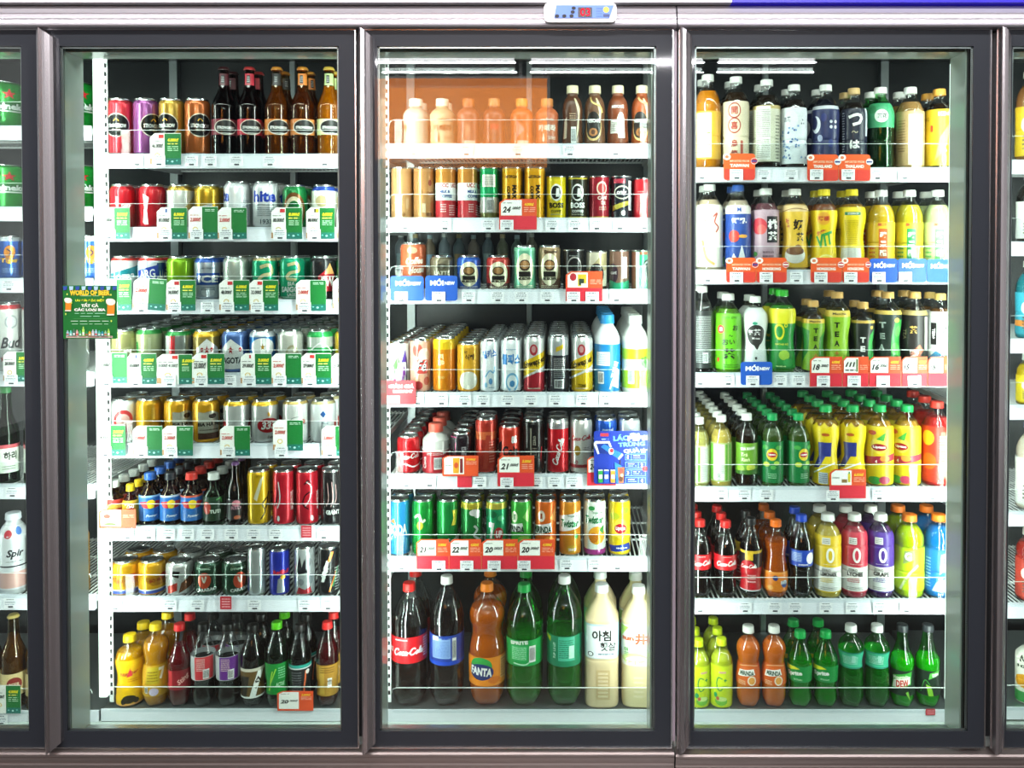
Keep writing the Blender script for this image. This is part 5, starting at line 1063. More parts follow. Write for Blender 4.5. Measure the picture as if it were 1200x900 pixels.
tea(930, 30, 98, 'white tea bottle with scattered blue flecks', CW, '241c18', (.06, .72), 'dfe3e8', [E(-.2, .58, .5, .1, 'eef0f2'), T('お茶', -.5, .58, .5, '404858', h=.07), T('∴', .7, .55, .3, '404858', h=.06)] + [E(random.uniform(-1, 1), random.uniform(.1, .5), .07, .012, random.choice(['4a74b0', '7aa0d0', '30508c'])) for _ in range(34)])
tea(967, 31, 98, 'midnight blue tea bottle with silver crescent', CW, '1a1c28', (.05, .74), '232a58', [B(.70, .74, 'c8ccd4'), E(-.75, .52, .4, .1, 'd8dce4'), E(-.9, .54, .3, .08, '232a58'), T('∷', .6, .52, .6, 'd8dce4', h=.1, bold=.05), E(-.4, .36, .2, .04, '9aa4c0'), E(.4, .3, .2, .05, '2c3878'), E(-.1, .6, .2, .05, '2c3878')])
tea(1000, 30, 102, 'black-blue tea bottle with large white characters and tan cap', 'd8b478', '241c18', (.05, .74), '1c2034', [T('つ', .15, .60, 1.1, W_, h=.16, bold=.04), T('は', .1, .30, .75, W_, h=.11, bold=.04), T('〜', .1, .45, .5, 'a8a088', h=.03), FP(-.95, -.7, .2, .7, 16, 'b8bcc8'), R(1.0, 1.3, .4, .74, 'c8ccd4')])
tea(1031, 31.5, 101, 'dark green ribbed tea bottle with mint shoulder label', CW, '10241a', (.50, .80), '3a9a68', [E(.1, .64, .5, .08, 'e4ece4'), T('茶花', .15, .64, .7, '204838', h=.06), E(-.6, .72, .3, .05, '2a8050')] , shell='pet_green')
tea(1066, 31.5, 101, 'brown milk tea bottle with pale cream label', CW, 'a8804c', (.04, .70), 'b89868', [R(-.1, 1.0, .05, .66, 'ece2c4'), T('午', .7, .4, .25, 'b05848', h=.05), T('後', .7, .33, .25, 'b05848', h=.05), FP(-.9, -.3, .2, .6, 12, '8a6a40'), E(.5, .12, .4, .06, 'c8cc60')], kind='slimtea')
tea(1100, 31, 103, 'glossy yellow tea bottle with orange cap', 'e0a040', '2a1c10', (.04, .74), 'd8b024', [T('KING', .5, .68, 1.1, 'f4f0d8', h=.05, bold=.05), T('1', -.5, .5, .2, 'c04028', h=.07), R(-.6, -.4, .46, .54, 'c04028'), P([(-.3, .1), (.5, .25), (.9, .6), (.1, .4)], 'ecd870'), T('NG', -.95, .62, .5, '8a6a10', h=.05)], kind='slimtea')
D = (3, 1)
tea(831, 31, 215, 'white milk tea bottle with red brush characters', CW, 'd8c0a0', (.04, .76), 'efe8dc', [S([(.3, .62), (.6, .66), (.4, .56), (.7, .5), (.5, .44)], .12, 'b0483c'), S([(-.4, .6), (-.1, .52), (-.3, .46)], .1, '8a8078'), S([(-.5, .35), (-.2, .15), (.4, .07)], .2, 'd0a060'), T('好', -.8, .1, .3, '403830', h=.05)], kind='slimtea', name='milk_tea_bottle', cat='milk tea bottle')
tea(864.5, 30, 216, 'blue milk drink bottle with blue cap and milk splash', '2a5cb0', 'dcc8b0', (.04, .76), '2c4c9c', [B(.66, .76, 'ece8e0'), T('鮮乳', .1, .58, 1.2, W_, h=.07, bold=.04), E(-.3, .40, .42, .07, 'c83c30'), E(.4, .40, .35, .02, 'e0a040'), P([(-.6, .1), (-.3, .2), (0, .12), (.3, .3), (.6, .14), (.8, .05), (-.6, .05)], 'e8ecf0'), E(.2, .1, .4, .05, '6aa050'), T('M', .1, .71, .3, '2c4c9c', h=.05)], kind='slimtea', name='milk_tea_bottle', cat='milk tea bottle')
tea(897, 31, 220, 'mauve peach tea bottle with red peach picture', CW, '7a4c54', (.04, .74), 'b89aa8', [E(-.5, .54, .62, .1, 'c83c48'), E(-.3, .5, .35, .06, 'd8605c'), R(.1, 1.0, .34, .66, '1c1820'), T('桃', .55, .56, .8, W_, h=.12, bold=.04), T('茶', .55, .42, .8, W_, h=.11, bold=.04), E(-.8, .2, .2, .03, '4a8a40'), FP(-.2, .6, .1, .25, 3, '806070')], kind='slimtea')
tea(931, 31, 220.5, 'yellow milk tea bottle with dark characters and teacup', 'f0efe6', 'c8a05c', (.04, .80), 'e2b83c', [B(.72, .80, 'e8c890'), T('奶', .3, .56, .85, '2a2018', h=.13, bold=.04), T('茶', .5, .41, .75, '2a2018', h=.11, bold=.04), T('港式', -.55, .58, .3, 'b04028', h=.12, bold=.03), E(.05, .19, .85, .10, 'e4e0d8'), E(.05, .24, .75, .05, '7a4a28'), E(.3, .27, .3, .05, '8a5a30'), S([(-1.0, .72), (0, .76), (1.0, .74)], .05, '8a5a20')], kind='waist', name='milk_tea_bottle', cat='milk tea bottle')
tea(965, 30.5, 221, 'yellow lemon tea bottle with slanted green lettering', 'f4dc1c', '8a4c20', (.04, .74), 'eccc18', [E(0, .64, .5, .08, 'e8a830'), T('檸檬', 0, .64, .8, 'b83c20', h=.06, bold=.03), T('VIT', .15, .38, 1.5, '2f9440', h=.16, rot=18, bold=.1, shear=.2), T('維', -.2, .47, .9, 'b83c34', h=.05, rot=18), E(.2, .13, .6, .07, 'f4ec90'), E(.2, .13, .45, .05, 'f0e050')], kind='waist')
tea(997.5, 31, 221, 'yellow lemon tea bottle with text panel and white foot', 'f4dc1c', 'a87a20', (.06, .78), 'ecd018', [R(-.5, .7, .68, .72, '1c6a40'), T('ZERO', .1, .70, .8, W_, h=.025), FP(-.5, .8, .32, .62, 16, 'b89c10'), R(-.9, .8, .06, .28, 'dcdcd4'), T('茶', -1.15, .48, .3, '403018', h=.08)], kind='waist')
for px, c1, c2, ds in ((1032, 'e4bc2c', 'd06428', 'yellow juice bottle with red vertical label characters'), (1065, 'd8c82c', '2c8a4c', 'yellow-green juice bottle with green vertical label'), (1098, 'cfdc9c', '68b868', 'pale green juice bottle with mint vertical label')):
    tea(px, 31, 222, ds, CW, c1, (.06, .60), c1, [R(-.15, .5, .08, .52, c2), T('蘋', .17, .44, .5, 'f6f4e0', h=.08, bold=.03), T('果', .17, .33, .5, 'f6f4e0', h=.08, bold=.03), T('醋', .17, .22, .5, 'f6f4e0', h=.08, bold=.03), T('果汁', .1, .57, .7, 'c84838', h=.04), FP(-.9, -.4, .1, .3, 4, c2)], kind='tea', name='juice_bottle', cat='juice bottle')
D = (3, 2)
tea(823, 25, 334, 'black tea bottle with silver print, at the left door edge', CW, '1c1814', (.06, .72), '2a2c2c', [FP(-.6, .9, .12, .66, 30, 'a8acac'), BC(.3, .18, .5, .12)], kind='slimtea')
tea(853, 31, 343, 'bright green tea bottle with black brush characters', CW, '5a8a20', (.05, .76), '6abf22', [T('ITO EN', .1, .71, 1.1, '3a6a18', h=.03), E(-.55, .56, .28, .055, 'd04838'), T('濃', -.55, .56, .3, W_, h=.05), T('お', .55, .58, .45, '1c2414', h=.07, bold=.03), T('〜', .2, .48, .3, '1c2414', h=.03), T('お', -.2, .40, .5, '1c2414', h=.08, bold=.03), T('い', .3, .40, .4, '1c2414', h=.06, bold=.03), T('茶', .1, .25, .95, '1c2414', h=.14, bold=.04), FP(-.3, .8, .07, .12, 2, '3a7a18'), E(-.75, .17, .12, .03, 'd04838')], kind='slimtea')
tea(884.5, 29, 346, 'white waisted tea bottle with black droplet panel', CW, '8a8a80', (.03, .86), 'dfe2e0', [E(.1, .50, .8, .14, '2a2624'), P([(-.3, .42), (.6, .42), (.2, .30)], '2a2624'), T('茶', .2, .54, .6, W_, h=.09, bold=.03), T('氣', -.35, .54, .45, W_, h=.07, bold=.03), T('M-tea', .1, .46, .7, W_, h=.03), E(.0, .66, .2, .02, '3aa080'), E(.1, .2, .1, .02, '404040')], kind='waist')
tea(916, 31.5, 338.5, 'green iced tea bottle with yellow shoulder and big zero', '2fb82c', '3a8a28', (.06, .78), '1f8a38', [B(.60, .78, 'e4dc2c'), E(-.2, .50, .42, .10, 'e4dc2c'), E(-.2, .50, .28, .07, '1f8a38'), E(.3, .58, .13, .025, 'e4dc2c'), E(.3, .58, .07, .014, '1f8a38'), T('KHÔNG ĐỘ', 0, .35, 1.1, 'e8e44c', h=.03), E(.2, .22, .42, .06, 'a8d048'), E(.5, .13, .4, .05, '3aa050'), FP(-.4, .3, .07, .1, 1, 'c8e8a0')], kind='waist')
def teaplus(tc, u=0): return [T('T', u, .60, .42, tc, h=.07, bold=.06), T('E', u, .485, .38, tc, h=.07, bold=.06), T('A', u, .37, .44, tc, h=.07, bold=.06), T('+', u, .25, .36, 'b8862c', h=.055, bold=.09)]
tea(952.5, 26.5, 351, 'small green tea bottle with gold cap and vertical lettering', CG, '281c08', (.04, .76), '7aa424', [B(.70, .76, 'd4b040'), T('Matcha', .2, .73, 1.0, '3a2c08', h=.03), P([(-1.3, .1), (-.5, .3), (-.3, .6), (-1.3, .65)], '2a7a30'), P([(.5, .08), (1.3, .1), (1.3, .6), (.7, .5)], '2f7a2c')] + teaplus('1c2c10', .25), kind='waist', sub='small green tea bottle')
tea(980.5, 30, 341, 'green tea bottle with gold cap and black vertical letters', CG, '3a3410', (.05, .78), '8cb828', [B(.70, .78, 'd8bc48'), T('Matcha', .2, .74, 1.1, '3a2c08', h=.03), P([(.6, .08), (1.3, .1), (1.3, .4)], '4a8a2c')] + teaplus('1a2410', .0), kind='waist')
tea(1010.5, 27, 353, 'small black tea bottle with gold cap and white letters', CG, '120c08', (.04, .76), '1c221c', [B(.72, .76, 'c8a448'), P([(.4, .1), (1.2, .15), (1.2, .65), (.7, .55)], '3aa04a'), T('T', .05, .48, .5, W_, h=.08, bold=.06), T('E', .05, .35, .45, W_, h=.08, bold=.06), T('A', .05, .22, .5, W_, h=.08, bold=.06), E(.8, .66, .15, .025, 'd0a840')], kind='waist')
tea(1039.5, 31.5, 341, 'dark green tea bottle with leaf-green side and gold cap', CG, '181008', (.05, .78), '1e2a24', [B(.73, .78, 'd0b050'), P([(.2, .1), (1.3, .1), (1.3, .66), (.6, .68), (.35, .45)], '2f8c3c'), E(.7, .3, .4, .08, '54b04c'), E(.9, .52, .3, .07, '5ab850'), T('T', -.35, .60, .5, 'b8c8c0', h=.075, bold=.05), T('E', -.4, .46, .45, 'b8c8c0', h=.075, bold=.05), T('A', -.45, .32, .5, 'b8c8c0', h=.075, bold=.05), E(.7, .66, .2, .03, 'd0a840')], kind='waist')
tea(1071, 30.5, 341, 'black tea bottle with orange leaf picture and tan cap', CG, '1c1008', (.05, .78), '25201e', [B(.72, .78, 'a89460'), T('茶', -.05, .54, .55, 'd8ae58', h=.10, bold=.03), T('TEA', -.75, .48, .8, '98886c', rot=-90), P([(-.3, .24), (.4, .36), (.7, .28), (.2, .18)], 'b8603c'), P([(.3, .16), (.8, .22), (.6, .13)], '58a03c'), R(.8, 1.1, .3, .7, 'b8b4ac'), B(.05, .12, 'b89c5c')], kind='slimtea')
tea(1100.5, 31, 343, 'white tea bottle with black name panel and green hills', 'd8b060', '6a4420', (.05, .78), 'e6e8e4', [R(-.75, -.25, .36, .64, '201e1c'), T('TEA+', -.5, .5, .85, W_, rot=-90, bold=.06), S([(.2, .5), (.5, .6), (.3, .46)], .06, '303030'), S([(.1, .54), (.4, .52)], .06, '303030'), P([(-1.2, .15), (-.3, .28), (.4, .22), (1.2, .32), (1.2, .12), (-1.2, .1)], '4a90b8'), P([(-.2, .12), (.4, .24), (1.0, .14)], '5aa848'), B(.05, .12, 'd8c040'), E(.75, .72, .3, .03, 'd8c868')], kind='slimtea')
D = (3, 3)
tea(819, 25, 487, 'pale green-striped tea bottle at the left door edge', CW, 'b8b060', (.06, .62), 'c8cc98', [R(.2, .9, .08, .6, 'd4d8cc'), FP(.25, .85, .1, .58, 20, '888c80'), R(-.6, -.3, .08, .6, '5a9c30'), R(-.1, .1, .08, .6, '6aa83c')], kind='slimtea', rear=None)
tea(845, 25, 484.5, 'green-striped tea bottle with white text panel', CW, 'c8b050', (.08, .64), 'a8b878', [R(-.7, .3, .1, .62, 'dcdcd4'), FP(-.65, .25, .2, .6, 18, '9a9c94'), T('100', -.2, .15, .6, '606860', h=.05, rot=90), R(.4, .6, .1, .62, '5a9c30'), R(.75, 1.0, .1, .62, '6aac3c'), R(-1.1, -.8, .1, .62, '5a9c30')], kind='slimtea', rear=None)
tea(874.6, 26, 482.6, 'dark green tea bottle with leafy label and white cap', CW, '1c1008', (.18, .62), '6a9c2c', [T('TRÀ XANH', .1, .55, 1.3, W_, h=.05, rot=6, bold=.05), T('Trà', -.2, .46, .6, 'e8f0c0', h=.05, shear=.2), T('Xanh', -.1, .39, .8, 'e8f0c0', h=.05, shear=.2), E(.4, .28, .4, .05, 'c8d048'), E(-.5, .26, .35, .05, '9cc040'), P([(-1.3, .18), (1.3, .18), (1.3, .26), (-1.3, .22)], '3a6a20')], kind='slimtea', rear=None)
def liptong(u): return [E(u, .46, .48, .085, 'e8cc30'), E(u, .46, .40, .038, 'b82430'), T('Lipton', u, .46, .62, W_, h=.033, bold=.05), E(u - .5, .32, .3, .035, 'c8d848'), E(u + .4, .34, .25, .03, 'a8cc48'), E(u + .1, .28, .25, .03, '5ab050'), FP(u - .3, u + .4, .12, .2, 3, 'a8d8b0'), E(u - .6, .56, .3, .03, '48a048'), E(u + .6, .56, .3, .03, '54a848')]
tea(904.6, 26, 482.6, 'deep green tea bottle with red oval badge facing front', '189c54', '4a6428:.3', (.06, .64), '0f7a3c', liptong(0), kind='slimtea', rear=None)
tea(935, 26, 482.6, 'deep green tea bottle with red oval badge turned right', '189c54', '4a6428:.3', (.06, .64), '0f7a3c', liptong(.55), kind='slimtea', rear=None)
def lipb(u): return [P([(-1.3, .74), (-.8, .80), (-.5, .74), (-.1, .81), (.3, .74), (.7, .80), (1.3, .74), (1.3, .6), (-1.3, .6)], 'e8cc18'), R(u - .5, u + .6, .38, .56, '2a3484'), P([(u - .5, .38), (u + .1, .38), (u - .4, .24), (u - 1.0, .22)], '2a3484'), E(u + .1, .66, .3, .02, 'b85820'), R(u - .4, u + .3, .04, .18, 'c0c8d4'), FP(u - .35, u + .25, .05, .17, 5, '6a7484'), S([(u - .9, .16), (u + .2, .26), (u + 1.0, .3)], .1, W_)]
tea(967, 30.5, 472.7, 'yellow lemon tea bottle with blue block, left of the pair', '18a050', 'a8781c', (.03, .76), 'e6c814', lipb(-.1), kind='waist', rear=None)
tea(998.5, 30.5, 472.7, 'yellow lemon tea bottle with blue block, right of the pair', '18a050', 'a8781c', (.03, .76), 'e6c814', lipb(-.25), kind='waist', rear=None)
def lipr(u): return [E(u, .52, .62, .10, 'ecd850'), E(u, .50, .55, .045, '9c1c28'), T('Lipton', u, .50, .85, W_, h=.04, bold=.05), P([(-1.3, .26), (1.3, .34), (1.3, .42), (-1.3, .36)], 'a82c40'), T('4', u - .2, .32, .15, W_, h=.04), E(u + .4, .36, .35, .04, 'e08c38'), P([(u - .2, .6), (u + .5, .7), (u + .3, .58)], '4aa040'), E(u - .3, .08, .5, .05, '3a9a40'), E(u + .4, .09, .4, .05, 'b83c58'), E(u - .5, .68, .3, .03, 'c05048')]
tea(1030, 32, 472.5, 'yellow peach tea bottle with red badge facing front', '18a050', 'b08020', (.03, .76), 'e8cc20', lipr(0), kind='slimtea', rear=None)
tea(1062, 32, 472.5, 'yellow peach tea bottle with red badge turned left', '18a050', 'b08020', (.03, .76), 'e8cc20', lipr(-.45), kind='slimtea', rear=None)
tea(1097, 33, 468, 'red fruit drink bottle with red cap', 'd8382c', 'b8201c', (.05, .72), 'c8301c', [E(-.6, .58, .45, .09, 'e8b020'), P([(.1, .1), (.9, .1), (1.0, .66), (.3, .66)], 'e0705c'), FP(.2, .9, .12, .62, 18, 'f4dcd4'), E(-.5, .3, .5, .1, 'd86018')], kind='slimtea', name='juice_bottle', cat='juice bottle', rear=None)
D = (3, 4)
def soda(px, w_, top, ds, kind, cap, liq, sl, sc_, art, shell='pet_clear', lv=.80, rear=None, **k):
    item(D, px, w_, top, kind, ds, 'soda_bottle', 'soda bottle', cap=cap, liquid=liq, lv=lv, shell=shell, sleeve=sl, sleevec=sc_, art=art, rear=rear, **k)
cok = lambda u: [SCRIPT(u, .475, 1.9, W_, 3), FP(u - .3, u + .3, .555, .565, 1, W_)]
soda(820, 27, 606, 'small cola bottle with red label, at the left door edge', 'coke', 'd82420', '0e0504', (.385, .585), 'c8141e', cok(.2))
soda(850, 27, 607, 'small cola bottle with red label and red cap', 'coke', 'd82420', '0e0504', (.385, .585), 'c8141e', cok(.15))
soda(879.5, 26, 604, 'small cola bottle with tall red and black label', 'coke', '1c1c1e', '0a0404', (.10, .62), 'b81420', [B(.585, .62, 'c8a428'), B(.40, .585, '1c1416'), R(-.5, .2, .50, .585, 'c8a428'), E(-.3, .40, .7, .1, 'b81420'), SCRIPT(-.2, .42, 1.5, W_, 3), FP(-.3, .5, .2, .32, 3, 'e8b0b0'), B(.10, .115, 'c8ccd0')])
soda(908.5, 28.5, 606, 'small orange soda bottle with orange label and cap', 'fantas', 'e8701c', 'c85a0c:.25', (.10, .36), 'e07c18', [E(.0, .28, .22, .035, '1c2c6c'), E(.8, .2, .3, .05, '3a4a8c'), T('FANTA', .75, .22, .6, W_, h=.05, bold=.06), E(-.4, .15, .25, .03, 'f0a848'), B(.33, .36, 'e89438')])
soda(938.5, 27.5, 600, 'small cola bottle with blue label and blue cap', 'coke', '1c48c0', '0a0606', (.40, .60), '1c44b4', [R(-.9, .1, .45, .585, '3a68cc'), FP(-.85, .05, .46, .57, 7, 'd0dcf4'), E(.85, .5, .4, .07, W_), T('pepsi', .2, .425, .8, W_, h=.03)])
def rev(c, nm, u): return [B(.08, .385, 'e8e6e2'), B(.08, .095, c), R(u - .5, u + .1, .66, .74, 'ecebe6'), FP(u - .45, u + .05, .67, .73, 3, '70706c'), E(u + .1, .53, .3, .09, 'f4f2ec'), E(u + .1, .53, .15, .06, c), FP(u - .4, u + .5, .415, .425, 1, 'f0e8e0'), T(nm, u, .30, 1.2, '2a2826', h=.05, bold=.05), T('ZERO', u - .2, .35, .7, '6a6864', h=.03), FP(u - .6, u + .3, .2, .26, 3, c), FP(u - .6, u + .6, .11, .15, 2, '8a8884')]
for px, c, nm, ds, lq in ((969.5, 'e0bc24', 'LEMONADE', 'yellow and white vitamin drink bottle', 'c8b048'), (1000.5, 'c43448', 'LYCHEE', 'red and white vitamin drink bottle', 'b03848'), (1031, '4c2a8c', 'GRAPE', 'purple and white vitamin drink bottle', '4a2c60')):
    item(D, px, 31, 598.5, 'sport', ds, 'vitamin_drink_bottle', 'drink bottle', cap='ecebe8', liquid=lq, lv=.93, sleeve=(.08, .80 if c != 'e0bc24' else .76), sleevec=c, art=rev(c, nm, .1), rear=1)
soda(1065, 33.5, 599, 'lime green sports drink bottle with orange cap', 'sport', 'f07c20', 'b0cc10', (.10, .62), 'b4d01c', [P([(-.4, .42), (.3, .48), (.35, .6), (-.3, .58)], '88985c'), T('G', -.05, .52, .45, W_, h=.1, bold=.05), S([(-.6, .1), (0, .3), (.6, .42)], .16, 'dce4b0'), FP(-.3, .5, .18, .24, 2, '7c9410')], lv=.93)
soda(1099, 32.5, 599, 'bright blue sports drink bottle with orange cap', 'sport', 'f07c20', '1478c8', (.08, .60), '1c6cc4', [P([(.1, .3), (.7, .36), (.8, .58), (.2, .54)], 'd8e4f0'), T('G', .5, .47, .4, '3a7cc8', h=.1, bold=.05), P([(-.4, .09), (.8, .09), (.6, .26), (-.1, .2)], 'c8d8ec'), FP(-.9, -.5, .12, .5, 10, '88b8e4')], lv=.93)
D = (3, 5)
def cplus(u): return [S([(u + .1, .46), (u - .25, .48), (u - .4, .38), (u - .2, .28), (u + .15, .31)], .09, '2a8a4c'), T('+', u + .35, .44, .3, '2a8a4c', h=.05, bold=.05), FP(u + .1, u + .6, .34, .36, 1, '3a8a4c'), E(u, .12, .55, .07, '7ac03c'), E(u, .15, .5, .035, 'd8ec90'), E(u - .5, .21, .16, .04, '2aa060'), E(u - .3, .16, .14, .03, 'd06c48'), R(u - .2, u + .4, .55, .58, 'd0a08c')]
soda(818, 27, 745, 'lime yellow vitamin drink bottle at the left door edge', 'slimtea', 'cce01c', 'c4d02c', (.02, .66), 'd0e020', cplus(.4), lv=.9)
soda(845, 27.5, 744, 'lime yellow vitamin drink bottle with large letter C', 'slimtea', 'cce01c', 'c4d02c', (.02, .66), 'd0e020', cplus(0), lv=.9)
def mir(u): return [P([(u - 1.0, .40), (u + .5, .43), (u + .4, .50), (u - .9, .48)], W_), T('MIRINDA', u - .2, .45, 1.2, '16402c', h=.055, bold=.08), E(u + .2, .36, .34, .06, 'f4e4d0'), E(u + .2, .36, .25, .045, 'e8a048'), FP(u - .9, u - .3, .3, .36, 3, 'f0d0a8'), S([(u - .9, .53), (u, .55), (u + .9, .53)], .05, 'f0c890')]
item(D, 876.5, 29, 729, 'fantas', 'orange soda bottle with white cap, left of the pair', 'soda_bottle', 'soda bottle', cap='ecece8', liquid='f07a20:.12', lv=.90, sleeve=(.30, .56), sleevec='d4601c', art=mir(.1), rear=None)
item(D, 906.5, 29, 729, 'fantas', 'orange soda bottle with white cap, right of the pair', 'soda_bottle', 'soda bottle', cap='ecece8', liquid='f07a20:.12', lv=.90, sleeve=(.30, .56), sleevec='d4601c', art=mir(.2), rear=None)
def spr(u): return [P([(u - 1.1, .50), (u + .3, .545), (u - .1, .57), (u - 1.1, .57)], 'e0dc28'), T('Sprite', u - .15, .47, 1.3, W_, h=.075, bold=.06, rot=8), FP(u - .2, u + .5, .385, .41, 2, 'c0e8c8')]
item(D, 937, 28.5, 735, 'coke', 'small green soda bottle with yellow-flash label, left of pair', 'soda_bottle', 'soda bottle', cap='18a850', liquid='20b434:.5', lv=.70, shell='pet_green', sleeve=(.36, .58), sleevec='0e8a3c', art=spr(-.3), rear=None)
item(D, 967, 28.5, 735, 'coke', 'small green soda bottle with yellow-flash label, right of pair', 'soda_bottle', 'soda bottle', cap='18a850', liquid='20b434:.5', lv=.70, shell='pet_green', sleeve=(.36, .58), sleevec='0e8a3c', art=spr(-.2), rear=None)
for px, ds in ((996.5, 'small green soda bottle with mint collar label, left of pair'), (1027, 'small green soda bottle with mint collar label, right of pair')):
    item(D, px, 29.5, 728, 'fantas', ds, 'soda_bottle', 'soda bottle', cap='eeeeec', liquid='128c38:.55', lv=.60, shell='pet_green', sleeve=(.50, .705), sleevec='3ab088', art=[FP(-.7, .6, .55, .66, 7, 'b8ecd8'), B(.50, .515, '18806c'), B(.69, .705, '18806c'), R(.1, .4, .57, .67, 'a0dcc8')], rear=None)
def dew(u): return [P([(u - .9, .22), (u + .8, .3), (u + .9, .46), (u - .7, .40)], '3aa038'), P([(u - .8, .24), (u + .7, .31), (u + .7, .40), (u - .7, .34)], 'f0f0e8'), T('Mountain', u - .1, .385, 1.3, 'dcecd0', h=.045, rot=10, bold=.05), T('DEW', u + .05, .31, 1.1, 'c03024', h=.085, rot=10, bold=.1, shear=.2), P([(u + .3, .2), (u + .7, .1), (u + .5, .22)], '8ad048')]
item(D, 1056.5, 28.5, 728, 'dew', 'long-necked green soda bottle with red lettering on label', 'soda_bottle', 'soda bottle', cap='2c3034', liquid='44c81c:.4', lv=.66, shell='pet_green', sleeve=(.16, .47), sleevec='142a1c', art=dew(0), rear=None)
item(D, 1086.5, 28.5, 728, 'dew', 'long-necked green soda bottle with label turned aside', 'soda_bottle', 'soda bottle', cap='2c3034', liquid='44c81c:.4', lv=.66, shell='pet_green', sleeve=(.16, .47), sleevec='142a1c', art=[P([(.1, .16), (.5, .16), (.3, .28), (-.1, .3)], '8ac838'), P([(.1, .36), (1.0, .42), (1.1, .48), (.2, .44)], '54b044'), T('DEW', .7, .42, .6, W_, h=.04, rot=10, bold=.06), S([(-.5, .2), (-.2, .35), (.2, .3)], .06, '3a9a3c')], rear=None)

# ================================================================== far-left cropped door
D = (0, 0)
def heine(u): return [B(.40, .56, '0a5a20', .3), T('Heineken', u, .48, 1.5, W_, h=.14, bold=.05), T('★', u - .05, .75, .5, 'd0202c', h=.22), R(-1.4, 1.4, .36, .39, W_)]
for ds, top, nm in (((0, 0), 93, 'first'), ((0, 1), 192, 'second')):
    for px, u, w2 in ((-4, .45, 'dark green beer keg can with red star'), (79, .55, 'dark green beer keg can beside the lit post')):
        item(ds, px, 66, top, 'keg', w2, 'beer_keg', 'beer keg', '148a2c', heine(u), metal=.5, rear=0)
D = (0, 2)
for px in (10, 43, 76, 106):
    item(D, px, 29.5, 276, 'std', 'blue beer can with orange tiger stripe mark', 'beer_can', 'beer can', '2a5cae', [B(.88, .96, 'c8ccd4', .7), E(.1, .62, .4, .16, 'e08a28'), S([(-.1, .7), (.2, .62), (0, .54)], .1, '1c2c5c'), T('Tiger', .1, .42, 1.3, 'f0b028', h=.14, bold=.05), FP(-.4, .5, .14, .26, 3, 'a8c0e4')], metal=.5, rear=0)
D = (0, 3)
for px, u in ((8, .3), (46, .1), (86, .2)):
    item(D, px, 34, 352, 'std', 'large white beer can with dark script', 'beer_can', 'beer can', 'e2e2e0', [T('Bud', u, .42, 1.3, '282c34', h=.16, shear=.3, bold=.03), E(u, .72, .4, .1, 'a8acb0'), E(u, .72, .3, .07, 'dcdee0'), T('★', u - .5, .2, .4, 'b83038', h=.1), B(.9, .96, 'c03038', .3)], metal=.4, rear=0)
D = (0, 4)
for px in (8, 44, 84):
    item(D, px, 27, 451, 'beer', 'dark green soju bottle with white label', 'soju_bottle', 'soju bottle', cap='3a8a4c', liquid='0c2814', lv=.8, shell='glass_green', sleeve=(.12, .42), sleevec='e4e8dc', art=[T('하리', .3, .30, 1.0, '2a2a28', h=.09, bold=.04), B(.38, .42, 'c85860'), FP(-.3, .7, .15, .2, 2, '808878')], rear=0)
D = (0, 5)
item(D, -13, 25, 602, 'alu', 'slim blue liquor bottle with grey cap', 'liquor_bottle', 'liquor bottle', '2a4a8c', [B(.3, .5, '3a64ac')], cap='6a7078', opaque=True, rear=0)
item(D, 17, 31, 597, 'alu', 'silver-white liquor bottle with black script and red foot', 'liquor_bottle', 'liquor bottle', 'd0d2d6', [T('Spir', .1, .50, 1.2, '202028', h=.12, shear=.25, bold=.04), R(-1.2, 1.2, .34, .36, '303038'), FP(-.5, .6, .40, .42, 1, '606068'), B(.08, .28, 'd8a8a0', .2), E(-.4, .75, .3, .05, 'b83844'), E(.4, .78, .25, .05, '3a6ab0')], cap='d8dce4', opaque=True, metal=.3, rear=0, sleeve=(.06, .84), sleevec='d4d6da')
item(D, 52, 30, 600, 'alu', 'second silver-white liquor bottle with red foot', 'liquor_bottle', 'liquor bottle', 'd0d2d6', [B(.08, .28, 'c88a84', .2)], cap='d8dce4', opaque=True, metal=.3, rear=0, sleeve=(.06, .84), sleevec='d4d6da')
item(D, 90, 28, 600, 'alu', 'amber liquor bottle beside the lit post', 'liquor_bottle', 'liquor bottle', 'b8842c', [B(.2, .5, 'd8b060')], cap='c8a040', opaque=True, rear=0)
D = (0, 6)
for px in (-12, 17, 46, 77):
    item(D, px, 27, 716, 'beer', 'golden brown beer bottle', 'beer_bottle', 'beer bottle', cap='c8b060', liquid='4a3a08', lv=.8, shell='glass_amber', sleeve=(.14, .38), sleevec='dcc890', art=[E(0, .26, .6, .08, '8a2a24'), T('BEER', 0, .26, .8, 'f0e4c0', h=.04)], capkind='crown', rear=0)

